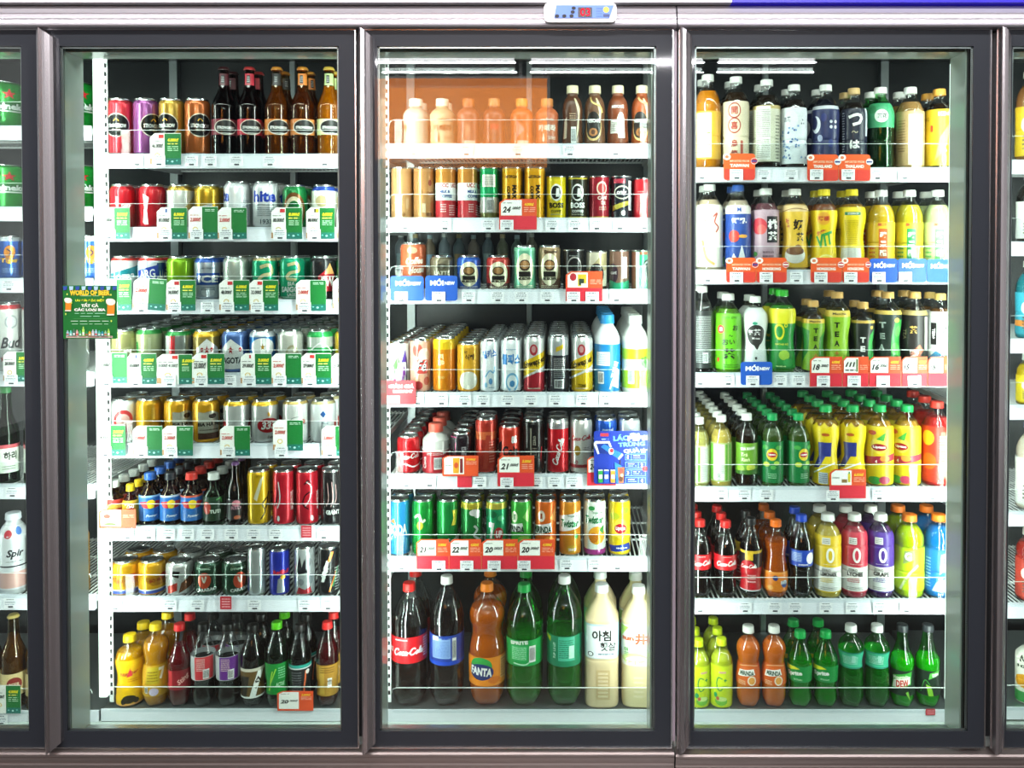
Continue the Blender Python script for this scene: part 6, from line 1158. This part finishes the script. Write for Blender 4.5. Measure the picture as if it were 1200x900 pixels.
# ================================================================== far-right cropped door
E5 = [((4, 0), 1206, 30, 82, 'tea', 'amber drink bottle with yellow label', 'e8e0d0', 'a06a3c', 'e0b82c'), ((4, 1), 1207, 30, 202, 'tea', 'dark tea bottle with white label', 'eeeeea', '201a18', 'e0e0dc'),
      ((4, 2), 1206, 30, 305, 'tea', 'teal drink bottle with orange band', 'eeeeea', '2a8a98', '3aa0b8'), ((4, 3), 1206, 28, 413, 'alu', 'yellow drink bottle with white cap', 'eeeeea', 'd8b818', 'e0c428'),
      ((4, 4), 1207, 32, 492, 'tea', 'white drink bottle with blue cap', '2a4a9c', 'e8dcc8', 'e8e6e0'), ((4, 5), 1206, 30, 616, 'sport', 'red drink bottle with pale lettering', 'e8e0dc', 'b83428', 'c44434'), ]
for ds, px, w2, top, kd, lb, cp, lq, sc_ in E5:
    for j in range(2):
        item(ds, px + 33 * j, w2, top, kd, lb, 'drink_bottle', 'drink bottle', cap=cp, liquid=lq, lv=.9, sleeve=(.06, .6), sleevec=sc_, art=[E(0, .4, .6, .1, 'f0ece0'), B(.16, .24, 'e08838' if ds[1] == 2 else sc_), FP(-.5, .5, .12, .3, 4, '605850')], rear=0)
for j in range(2):
    item((4, 6), 1207 + 40 * j, 32, 742, 'square', 'white juice bottle with orange fruit and green foot', 'juice_bottle', 'juice bottle', 'e8e8dc', [T('100', -.4, .62, .8, '30402c', h=.05, bold=.05), T('NU', -.3, .74, .7, '2a3424', h=.1, bold=.05), E(-.2, .38, .8, .12, 'e8a020'), E(.1, .40, .4, .06, 'f0c048'), B(.03, .2, '3a9a48')], cap='f0f0ec', opaque=True, sq=3.2, sleeve=(.03, .8), sleevec='eceade', rear=0)
# ================================================================== price cards and promotion tags on the rails
def near_desc(d, s, px):
    c = [(abs(q[1] - px), q[2]) for q in DRINKS if q[0] == (d, s) and 'back row' not in q[2]]
    return min(c)[1] if c else 'the drinks'
CARDS = {}
def price_card(d, s, px, y=-.0022, zoff=0.0, tilt=0.0):
    zr = rail_z(d, s); p = at(px, RAILS[d][s] + 9, SHELFY + y)
    k = int(px) % 4
    if k not in CARDS:
        rnd = random.Random(k); mb = MB(); W, H = .034, .028
        mb.box(-W / 2, W / 2, 0, .0006, 0, H, lin('f3f4f8') + (0,))
        flat_print([FP(.2, .8, .80, .95, 1, '383c46'), FP(.1, .9, .50, .74, 2, '6a7080'), FP(.08, .85, .36, .46, 1, '8086a0'), R(.34, .72, .12, .27, '2c3038'), FP(.36, .7, .13, .26, 1, '50545c')], mb, -W / 2, 0, 0, W, H, .0002, .0001, rnd)
        o = mb.build('price_card', 'card_print'); CARDS[k] = o.data; bpy.data.objects.remove(o)
    o = bpy.data.objects.new('price_card', CARDS[k]); COL.objects.link(o)
    o.location = (p.x, SHELFY + y, zr - .034 + zoff); o.rotation_euler = (0, math.radians(tilt), 0)
    tag(o, f'white price label under {near_desc(d, s, px)}', 'price label', f'price labels on the {DOORNAME[d]} rails')
    o['_px'] = px
    return o
for (d, s), xs in {(1, 0): (160, 224, 246, 277, 316, 380), (1, 2): (243,), (1, 3): (269,), (1, 5): (149, 174, 197, 219.5, 243, 271, 297, 323, 379), (1, 6): (135, 199, 231, 298, 357, 384),
                   (2, 0): (484, 546, 606.5, 667.5, 721), (2, 1): (474, 521, 572, 647, 674, 699, 726, 755), (2, 2): (549, 583, 611, 641, 722), (2, 3): (489, 517, 544, 566, 595, 622, 651, 683, 710, 741),
                   (2, 4): (476, 503, 562, 628, 650, 671), (2, 5): (470, 645, 664, 697, 723),
                   (3, 0): (822, 895, 927, 1028, 1060), (3, 1): (829, 933), (3, 2): (820, 853, 914, 936), (3, 3): (845, 872, 898, 1030, 1092), (3, 4): (820, 873, 908, 932, 968, 999, 1031, 1062),
                   (0, 4): (14,), (0, 5): (12,), (0, 2): (10,)}.items():
    for px in xs: price_card(d, s, px)

TY = -.0065
def board(name, d, s, x0, x1, y0, y1, outline, base, ops, label, cat, group=None, Y=None, tilt=0.0, th=.0009):
    """flat printed tag covering photo pixels x0..x1, y0..y1 in the plane of the rails; outline in 0..1"""
    Y = SHELFY + TY if Y is None else Y
    a, b = at(x0, y1, Y), at(x1, y0, Y); W, H = b.x - a.x, b.z - a.z
    mb = MB(); mb.plate([((u - .5) * W, v * H) for u, v in outline], 0, th, lin(base) + (0,))
    flat_print(ops, mb, -W / 2, 0, 0, W, H, .00025, .00012, random.Random(int(x0)))
    o = mb.build(name, 'card_print'); o.location = ((a.x + b.x) / 2, Y, a.z); o.rotation_euler = (0, math.radians(tilt), 0)
    tag(o, label, cat, group); o['_px'] = (x0 + x1) / 2
    return o
def rr(r=.08, asp=1.0, n=4):
    o = []
    for qx, qz, t0 in ((1 - r, r * asp, -90), (1 - r, 1 - r * asp, 0), (r, 1 - r * asp, 90), (r, r * asp, 180)):
        for i in range(n):
            t = math.radians(t0 + 90 * i / (n - 1)); o.append((qx + r * math.cos(t), qz + r * asp * math.sin(t)))
    return o
CH = [(0, 0), (1, 0), (1, 1), (.16, 1), (0, .86)]
# ---- green beer tags: white price half, green discount half
def green(d, s, x0, x1, y0, y1, price, disc=None, flag=None, tilt=0, wide=False):
    sp = .47 if not wide else .62
    ops = [R(sp, 1, 0, .985, '0c6e2c'), R(sp, 1, 0, .2, '146a60'), E(sp * .5, .3, .09, .075, 'e0b860'), E(sp * .5, .3, .06, .05, 'f4f0e4'), R(0, sp * .2, .02, .2, 'c89a70')]
    ops += [E(sp + .1, .12, .03, .02, '8ad0c8'), E(sp + .25, .1, .04, .03, 'b0e0d8'), E(sp + .4, .13, .03, .02, '6ac0b8')]
    red = price.startswith('2.')
    if wide: ops += [T('33.000đ', .17, .62, .27, K_, h=.12, shear=.2), T('41.000đ', .47, .62, .27, K_, h=.12, shear=.2)]
    else: ops += [T(price + 'đ', sp * .52, .60, sp * .78, 'c02c24' if red else '20201e', h=.13 if price != '23.000' else .2, shear=.2, bold=.04)]
    ops += [FP(.05, sp * .75, .71, .76, 1, 'c8504a' if red else '707070')]
    if disc: ops += [T(disc + 'đ', sp + .28, .78, .36, 'f0e020', h=.11, shear=.2, bold=.05), FP(sp + .1, .9, .62, .7, 1, 'e8e060'), FP(sp + .1, .92, .42, .6, 3, 'b0dcb8')]
    else: ops += [FP(sp + .1, .92, .84, .93, 2, 'c8e8d0')]
    if flag: ops += [R(sp - .18, sp - .02, .84, .95, flag[0]), R(sp - .18, sp - .12, .84, .95, flag[1])]
    board('promotion_tag', d, s, x0, x1, y0, y1, CH, 'f4f4f0', ops, f'green and white discount tag before {near_desc(d, s, (x0 + x1) / 2)}', 'promotion tag', 'green discount tags on the beer rails', tilt=tilt)
    price_card(d, s, x0 + (x1 - x0) * sp * .52 + 1, y=TY - .0022)
V, Cz, Dk, Be, Jp = ('d02c28', 'd02c28'), ('d8d8d8', '2a4a9c'), ('c82c34', 'c82c34'), ('e8c030', '202020'), ('f0f0f0', 'c83038')
for a in ((1, 0, 176, 212, 156, 193, '46.000', '4.000', V), (1, 1, 118, 152, 243, 280, '27.000', '3.000'), (1, 1, 184, 219, 243, 280, '80.000', '8.000', Cz), (1, 1, 221, 255, 242, 280, '2.000'), (1, 1, 255.3, 289, 243, 280, '2.000'),
          (1, 1, 318, 354, 243, 280, '80.000', '8.000', Dk), (1, 1, 359, 392, 243, 280, '88.000', '8.000', Be), (1, 1, 395, 428, 243, 280, '45.000'),
          (1, 2, 121, 154, 327, 364, '27.000', '2.000'), (1, 2, 155, 193, 326, 363, '2.000', None, None, 4), (1, 2, 195, 229, 328, 364, '36.000', '6.000', Dk), (1, 2, 257, 292, 328, 364, '48.000', '6.000', Dk),
          (1, 2, 292.3, 326, 328, 364, '32.000', '4.000', V), (1, 2, 347, 382, 328, 364, '2.000'), (1, 2, 390, 424, 326, 362, '2.000'),
          (1, 3, 115, 149, 413, 449, '25.000'), (1, 3, 149.3, 183, 414, 450, '30.000', '4.000', Cz), (1, 3, 184, 225, 415, 450, '33.000', '5.000', V, 0, True), (1, 3, 225.3, 263, 414, 450, '23.000', '5.000', V),
          (1, 3, 282, 318, 414, 450, '29.000', '3.000', Jp), (1, 3, 318.3, 353, 414, 450, '2.000'), (1, 3, 353.3, 388, 414, 450, '27.000', '3.000', V), (1, 3, 388.3, 422, 414, 450, '25.000', None, V),
          (1, 4, 114, 147, 498, 534, '24.000', '2.000'), (1, 4, 156, 190, 499, 534, '2.000'), (1, 4, 190.3, 226, 499, 534, '2.000'), (1, 4, 258, 293, 499, 534, '2.000'), (1, 4, 320, 355, 492, 528, '2.000'), (1, 4, 377, 411, 499, 534, '2.000'),
          (0, 3, 4, 36, 412, 447, '28.000', '3.000'), (0, 6, -8, 24, 803, 836, '38.000', '4.000')):
    green(*a)
# ---- orange price tags
def orange(d, s, x0, x1, y0, y1, price, disc, lower=True, pic=None, label=None, cards=True):
    h0 = .46 if lower else .10
    ops = [R(.015, .985, .01, h0 - .02, 'd8283c' if lower else 'e04c24')]
    ops += [P([(.05, h0), (.60, h0), (.60, .96), (.16, .96), (.05, .86)], 'f6f6f2')]
    mid = (h0 + .96) / 2
    if pic == 'chips': ops += [T('44.000đ', .17, mid, .18, '303030', h=.06), P([(.30, h0 + .04), (.46, h0 + .04), (.48, .9), (.29, .88)], 'e0a020'), E(.385, mid, .06, .14, 'c84820'), R(.49, .57, h0 + .06, .86, '7a1c20')]
    elif pic == 'pack': ops += [E(.2, mid + .1, .09, .13, 'b82030'), R(.33, .56, h0 + .04, .9, 'd8b828'), R(.36, .5, h0 + .08, .75, '2a3a2c'), R(.42, .56, h0 + .04, .6, 'e8e0d0')]
    elif pic == 'tea': ops += [P([(.1 + .14 * i, h0 + .2), (.16 + .14 * i, h0 + .2), (.24 + .12 * i, h0 + .36), (.18 + .12 * i, h0 + .36)], '2a2418') for i in range(3)] + [FP(.1, .5, h0 + .04, h0 + .14, 1, '3a3a3a'), R(.52, .58, h0 + .04, .92, '58702c')]
    elif pic == 'bottle': ops += [T('20.000đ', .17, mid, .2, '303030', h=.07), R(.33, .48, h0 + .08, h0 + .2, '8a6a3c'), R(.5, .57, h0 + .1, .85, 'd8c020'), R(.515, .555, .85, .92, '2a8a48')]
    elif pic == 'new': ops += [E(.22, mid + .1, .1, .12, 'd04838'), E(.3, h0 + .12, .18, .07, '5ab030'), FP(.35, .55, h0 + .2, h0 + .5, 3, 'd0b0a8')]
    else:
        a, b = price.split('.')
        ops += [T(a, .2, mid - .06, .23, '1c1c1c', h=.20, shear=.25, bold=.06), T('.' + b + 'đ', .45, mid - .01, .25, '1c1c1c', h=.1, shear=.25, bold=.04), FP(.1, .34, .84, .89, 1, '606060')]
    if disc: ops += [T(disc + 'đ', .8, .82, .26, 'f8c828', h=.1, shear=.2, bold=.05)]
    ops += [FP(.66, .96, .56, .74, 3, 'f4a890')]
    board('price_tag', d, s, x0, x1, y0, y1, [(0, 0), (1, 0), (1, 1), (.14, 1), (0, .88)], 'e25022', ops, label, 'price tag', 'orange price tags')
orange(1, 5, 116, 159, 597, 619, '', None, False, 'new', 'orange tag with white panel at left end of sixth shelf, left door')
orange(1, 7, 325, 367, 810, 833, '20.000', '2.000', False, None, 'orange tag reading 20.000 on the bottom shelf, left door')
orange(2, 1, 585, 629, 233, 269, '24.000', '4.000', True, None, 'orange-red tag reading 24.000 on the second shelf, middle door')
orange(2, 2, 663, 706, 318, 353, '', None, True, 'pack', 'orange-red tag with pack picture on the third shelf, middle door')
orange(2, 4, 518.5, 560.5, 534, 558, '', '9.000', False, 'chips', 'orange tag with snack bag picture on the fifth shelf, middle door')
orange(2, 4, 583, 626, 534, 570, '21.000', '3.000', True, None, 'orange tag reading 21.000 before the black and red cola cans')
orange(2, 4, 688, 722, 535, 569, '24.000', None, True, None, 'orange tag half hidden behind the blue cola poster')
for x0, x1, pr, dc, lb in ((488, 526, '21.000', '3.000', 'orange tag reading 21.000 before slim green soda cans, left of 22.000'), (526.3, 564, '22.000', '4.000', 'orange tag reading 22.000 on the sixth shelf, middle door'),
                           (564.3, 606.7, '20.000', '4.000', 'left orange tag reading 20.000 on the sixth shelf, middle door'), (607, 650, '20.000', '4.000', 'right orange tag reading 20.000 on the sixth shelf, middle door')):
    orange(2, 5, x0, x1, 632, 667, pr, dc, True, None, lb)
for x0, x1, pr, dc, pc, lb in ((949, 987, '18.000', '4.000', None, 'orange tag reading 18.000 before the small green tea bottle'), (987.3, 1018, '', None, 'tea', 'orange tag with bottle pictures on the third shelf, right door'),
                               (1018.3, 1056, '16.000', '4.000', None, 'orange tag reading 16.000 on the third shelf, right door'), (1056.3, 1087, '15.000', '4.000', None, 'orange tag right of the 16.000 tag, third shelf, right door'),
                               (1087.3, 1117, '18.000', None, None, 'rightmost orange tag, before the white tea bottle with green hills')):
    orange(3, 2, x0, x1, 418, 453, pr, dc, True, pc, lb)
orange(3, 3, 972, 1015, 550, 584, '', '6.000', True, 'bottle', 'orange tag with tea bottle picture on the fourth shelf, right door')
for d, s, px in ((2, 1, 594), (2, 2, 672), (2, 2, 694), (2, 4, 594), (2, 5, 514), (2, 5, 547), (2, 5, 579), (2, 5, 614), (3, 2, 965), (3, 2, 1001), (3, 2, 1035), (3, 2, 1072), (3, 3, 976)):
    price_card(d, s, px, y=TY - .0022, tilt=-3 if px == 1072 else 0)
# ---- country tags and blue novelty tags
def country(d, s, x0, x1, y0, y1, word, flag, label):
    ops = [R(.02, .98, .02, .42, 'd83a2c'), T('IMPORTED FROM', .5, .72, .62, 'f8c8a8', h=.08, bold=.03), T(word, .5, .55, .6, 'fcf4ec', h=.12, bold=.07), E(.1, .88, .12, .12, 'f8f0e8'), E(.1, .88, .06, .06, 'e07850'),
           E(.97, .72, .11, .12, 'f8f0e8'), E(.97, .72, .10, .10, flag[0]), R(.88, 1.05, .69, .75, flag[1])]
    board('country_tag', d, s, x0, x1, y0, y1, rr(.1, 1.1), 'ec5a1e', ops, label, 'origin tag', 'orange origin tags')
TW, TH, HK = ('c83040', '2a3a8c'), ('e8e8f0', '2a2a78'), ('c8283c', 'f4f0f0')
country(3, 0, 848, 885, 180, 211, 'TAIWAN', TW, 'orange origin tag with country name on the top shelf, left of the pair')
country(3, 0, 946, 982.7, 181, 212, 'THAILAND', TH, 'orange origin tag on the top shelf, left of two matching ones')
country(3, 0, 983, 1020, 181, 212, 'THAILAND', TH, 'orange origin tag on the top shelf, right of two matching ones')
country(3, 1, 851, 886, 302, 331, 'TAIWAN', TW, 'leftmost orange origin tag on the second shelf, right door')
country(3, 1, 886.3, 922, 302, 331, 'HONGKONG', HK, 'second orange origin tag on the second shelf, right door')
country(3, 1, 950, 986.7, 302, 331, 'HONGKONG', HK, 'third orange origin tag on the second shelf, right door')
country(3, 1, 987, 1018.5, 302, 331, 'HONGKONG', HK, 'rightmost orange origin tag on the second shelf, right door')
def novelty(d, s, x0, x1, y0, y1, label):
    board('novelty_tag', d, s, x0, x1, y0, y1, rr(.09, 1.2), '1a54b8', [T('MỚI', .36, .74, .42, W_, h=.27, bold=.09), T('NEW', .76, .70, .32, W_, h=.14, bold=.06)], label, 'novelty tag', 'blue novelty tags')
novelty(2, 2, 457.5, 496.5, 323.5, 352.5, 'left blue novelty tag on the third shelf, middle door')
novelty(2, 2, 498.5, 536, 323, 352.5, 'right blue novelty tag on the third shelf, middle door')
novelty(3, 1, 1019, 1051.7, 303, 331, 'left blue novelty tag on the second shelf, right door')
novelty(3, 1, 1052, 1085.7, 303, 331, 'middle blue novelty tag on the second shelf, right door')
novelty(3, 1, 1086, 1118, 304, 331, 'rightmost blue novelty tag on the second shelf, right door')
novelty(3, 2, 868, 905, 424, 451, 'blue novelty tag alone on the third shelf, right door')
for d, s, px in ((2, 2, 470), (2, 2, 514), (3, 0, 863), (3, 0, 957), (3, 0, 994), (3, 1, 863), (3, 1, 898), (3, 1, 962), (3, 1, 997), (3, 1, 1030), (3, 1, 1061), (3, 2, 882)): price_card(d, s, px, y=TY - .0022)
board('discount_tag', 2, 3, 450, 487, 446, 474, rr(.08), 'd82834', [T('GIẢM GIÁ', .55, .78, .8, W_, h=.2, bold=.06), T('DISCOUNT', .6, .55, .62, W_, h=.12, bold=.04), R(.05, .5, .05, .36, 'f0f0f0'), R(.55, .95, .04, .36, 'c02030')], 'red discount tag at left end of the fourth shelf, middle door', 'discount tag')
for d, s, x0, x1, y0, y1, lb in ((1, 5, 353, 365, 616, 630, 'small red card on the sixth shelf rail, left door'), (1, 6, 258, 271, 699, 714, 'small red card on the seventh shelf rail, left door'), (3, 5, 1085, 1096, 831, 838, 'small red card at right end of the bottom shelf, right door')):
    board('red_card', d, s, x0, x1, y0, y1, [(0, 0), (1, 0), (1, 1), (0, 1)], 'c02838', [FP(.15, .9, .1, .9, 4, 'f0a8b0')], lb, 'rail card', Y=SHELFY - .0032)
board('red_card', 2, 4, 536, 553, 557, 571, [(0, 0), (1, 0), (1, 1), (0, 1)], 'd42c40', [], 'red card under the snack-bag tag on the fifth shelf, middle door', 'rail card', Y=SHELFY - .0032)

# ---- green beer poster stuck to the left full door
GP = 'f4f6ea'
ops = [T('WORLD OF BEER', .5, .86, .76, '7a6a10', h=.115, bold=.09), T('WORLD OF BEER', .5, .865, .74, 'f0cc30', h=.10, bold=.06), FP(.33, .67, .795, .815, 1, 'a8d8a0'),
       T('ƯU ĐÃI ĐẶC BIỆT', .5, .72, .54, 'd8e42c', h=.06, bold=.06), T('TẤT CẢ', .5, .635, .32, GP, h=.085, bold=.08), T('CÁC LOẠI BIA', .5, .545, .58, GP, h=.075, bold=.08),
       FP(.22, .78, .465, .49, 1, '98d8b0'), FP(.32, .68, .41, .435, 1, '98d8b0'), R(.2, .8, .372, .376, '5aa860'), FP(.15, .85, .32, .345, 1, 'c0e4c4'), FP(.17, .85, .265, .29, 1, '98d0a0'),
       R(.06, .92, .02, .055, 'd8d0c0'), FP(.07, .91, .025, .05, 1, 'a04038')]
for i in range(9): ops.append(P([(.01 + .115 * i, .985), (.09 + .115 * i, .985), (.08 + .115 * i, .92), (.02 + .115 * i, .91)], ['2a4a9c', 'a8cce4'][i % 2]))
for cx, cz, k in ((.11, .63, 1.0), (.9, .58, 1.25)):      # beer mugs
    ops += [P([(cx - .055 * k, cz - .09 * k), (cx + .05 * k, cz - .1 * k), (cx + .06 * k, cz + .06 * k), (cx - .05 * k, cz + .06 * k)], 'd8841c'), E(cx, cz + .09 * k, .07 * k, .05 * k, 'f2ead0'), E(cx - .03 * k, cz + .11 * k, .04 * k, .03 * k, 'f8f4e4'), R(cx - .06 * k, cx + .05 * k, cz - .11 * k, cz - .09 * k, 'f2ead0')]
for i, c in enumerate(['9ab8c8', '6ac8b8', '4a6a5c', 'c8a8a0', '3ab060', 'a8d860', '2a8a50', 'd8a030', 'b8b8c0', '98c0c8', '4ab0a0', '2a8a9c', '8ab890', '9ad058']):
    x = .075 + .06 * i; h = [.1, .1, .13, .11, .1, .17, .09, .09, .12, .12, .1, .09, .1, .13][i]
    ops += [R(x, x + .045, .06, .06 + h * .75, c), R(x + .012, x + .033, .06 + h * .75, .06 + h, c), R(x + .005, x + .04, .075, .06 + h * .4, 'd8e0dc' if i % 3 else 'c04038')]
for cx, cz in ((.09, .47), (.78, .79), (.93, .34), (.12, .84), (.2, .68), (.93, .83)): ops.append(E(cx, cz, .012, .018, 'c8dc58'))
board('beer_poster', 1, 3, 74.3, 136.8, 334.5, 397, [(0, 0), (1, 0), (1, 1), (0, 1)], '0c6a26', ops, 'square green beer poster stuck on the left edge of the left door glass', 'poster', Y=DOORY - .0016)
# ---- blue cola poster hanging on the fifth shelf of the middle door (its square code is left out)
ops = [P([(.62, .0), (1.0, .0), (1.0, .62), (.7, .7)], '1c4ccc'), R(.12, .27, .9, .955, 'd03038'), FP(.14, .27, .83, .86, 1, 'c0d0f8'),
       T('LÁC', .5, .875, .28, '78b8f0', h=.12, bold=.08, rot=3), T('CÙNG', .76, .94, .18, W_, h=.05, bold=.06), T('PEPSI', .82, .865, .38, W_, h=.1, bold=.1, rot=3), T('TRÚNG', .7, .76, .5, '78b8f0', h=.1, bold=.08, rot=3),
       T('QUÀ', .7, .63, .3, W_, h=.1, bold=.1, rot=3), T('LIỀN', .93, .655, .12, W_, h=.04, bold=.06), T('TAY', .92, .605, .1, W_, h=.04, bold=.06),
       P([(-.01, .76), (.07, .56), (.11, .58), (.04, .76), (.26, .77), (.3, .69), (.33, .7), (.29, .81), (.03, .81)], 'e8ecf4'), P([(.05, .74), (.1, .58), (.28, .56), (.26, .75)], '0e2a80'),
       P([(.13, .70), (.19, .755), (.52, .58), (.44, .48)], '2a74d4'), P([(.44, .48), (.52, .58), (.55, .55), (.47, .46)], 'c8ccd4'), E(.32, .62, .05, .065, 'e8ecf4'), E(.33, .63, .035, .04, 'c83040'),
       P([(.48, .46), (.5, .46), (.49, .3), (.47, .3)], '2a1a14'), P([(.38, .42), (.52, .34), (.56, .02), (.42, .02)], '2a78dc')]
for x, c in ((.08, '1c8a3c'), (.19, '2050c0'), (.31, 'd8882c')): ops += [R(x, x + .085, .03, .26, c), R(x + .01, x + .075, .1, .18, 'e8e4dc'), R(x, x + .085, .25, .275, 'c8ccd0')]
ops += [P([(.44, .32), (.57, .32), (.55, .02), (.46, .02)], 'a8603c'), E(.505, .25, .04, .05, 'd84038'), E(.5, .1, .04, .05, '5a3020'), E(.52, .17, .03, .03, 'd8b898')]
for i, z in enumerate((.44, .29, .145, 0.0)):
    ops += [R(.58, .96, z + .015, z + .135, '78a8f0'), R(.59, .95, z + .025, z + .125, '12309e')]
    nx = .63 if i % 2 == 0 else .89
    ops += [R(.69 if i % 2 == 0 else .82, .70 if i % 2 == 0 else .83, z + .02, z + .13, '78a8f0'), T(str(i + 1), nx, z + .075, .04 if i else .03, W_, h=.07, bold=.06)]
    fx = .73 if i % 2 == 0 else .63
    ops += [FP(fx, fx + .16, z + .045, z + .07, 1, '98b8f0'), FP(fx, fx + .12, z + .085, z + .11, 1, W_)]
board('cola_poster', 2, 4, 696, 759, 505, 567, rr(.04), '12309e', ops, 'royal blue cola promotion poster hanging on the fifth shelf of the middle door', 'poster', Y=SHELFY - .0125)
p = at(755.5, 549, SHELFY - .0125)
mb = MB(); V_, F_, _ = lathe('magnet', [(0, .0075), (.003, .0075), (.005, .006), (.006, .0004)], None, 18); mb.add(V_, F_)
o = mb.build('magnet', principled('magnet_red', 'c4202c', .3), None, True, 40); o.location = (p.x, SHELFY - .0136, p.z); o.rotation_euler = (PI / 2, 0, 0)
tag(o, 'round red magnet on the right edge of the blue cola poster', 'magnet')

# ------------------------------------------------------------------ labels that read alike get their place
finish_labels()
def short_label(o):
    w_ = o['label'].split()
    if len(w_) > 16:
        a = o['label'].split(','); head = a[0]
        if ' with ' in head: a[0] = head.split(' with ')[0]
        o['label'] = ','.join(a); w_ = o['label'].split()
        if len(w_) > 16: o['label'] = ' '.join(w_[:16])
seen = {}
for o in COL.objects:
    if o.parent is None and 'label' in o:
        short_label(o); seen.setdefault(o['label'], []).append(o)
for lb, os_ in seen.items():
    if len(os_) > 1:
        os_.sort(key=lambda o: o.location.x)
        for i, o in enumerate(os_):
            base = lb.split()
            o['label'] = ' '.join(base[:11]).rstrip(',') + f', {ORD[min(i, 13)]} of {len(os_)} from left'
for o in COL.objects:
    if '_px' in o: del o['_px']
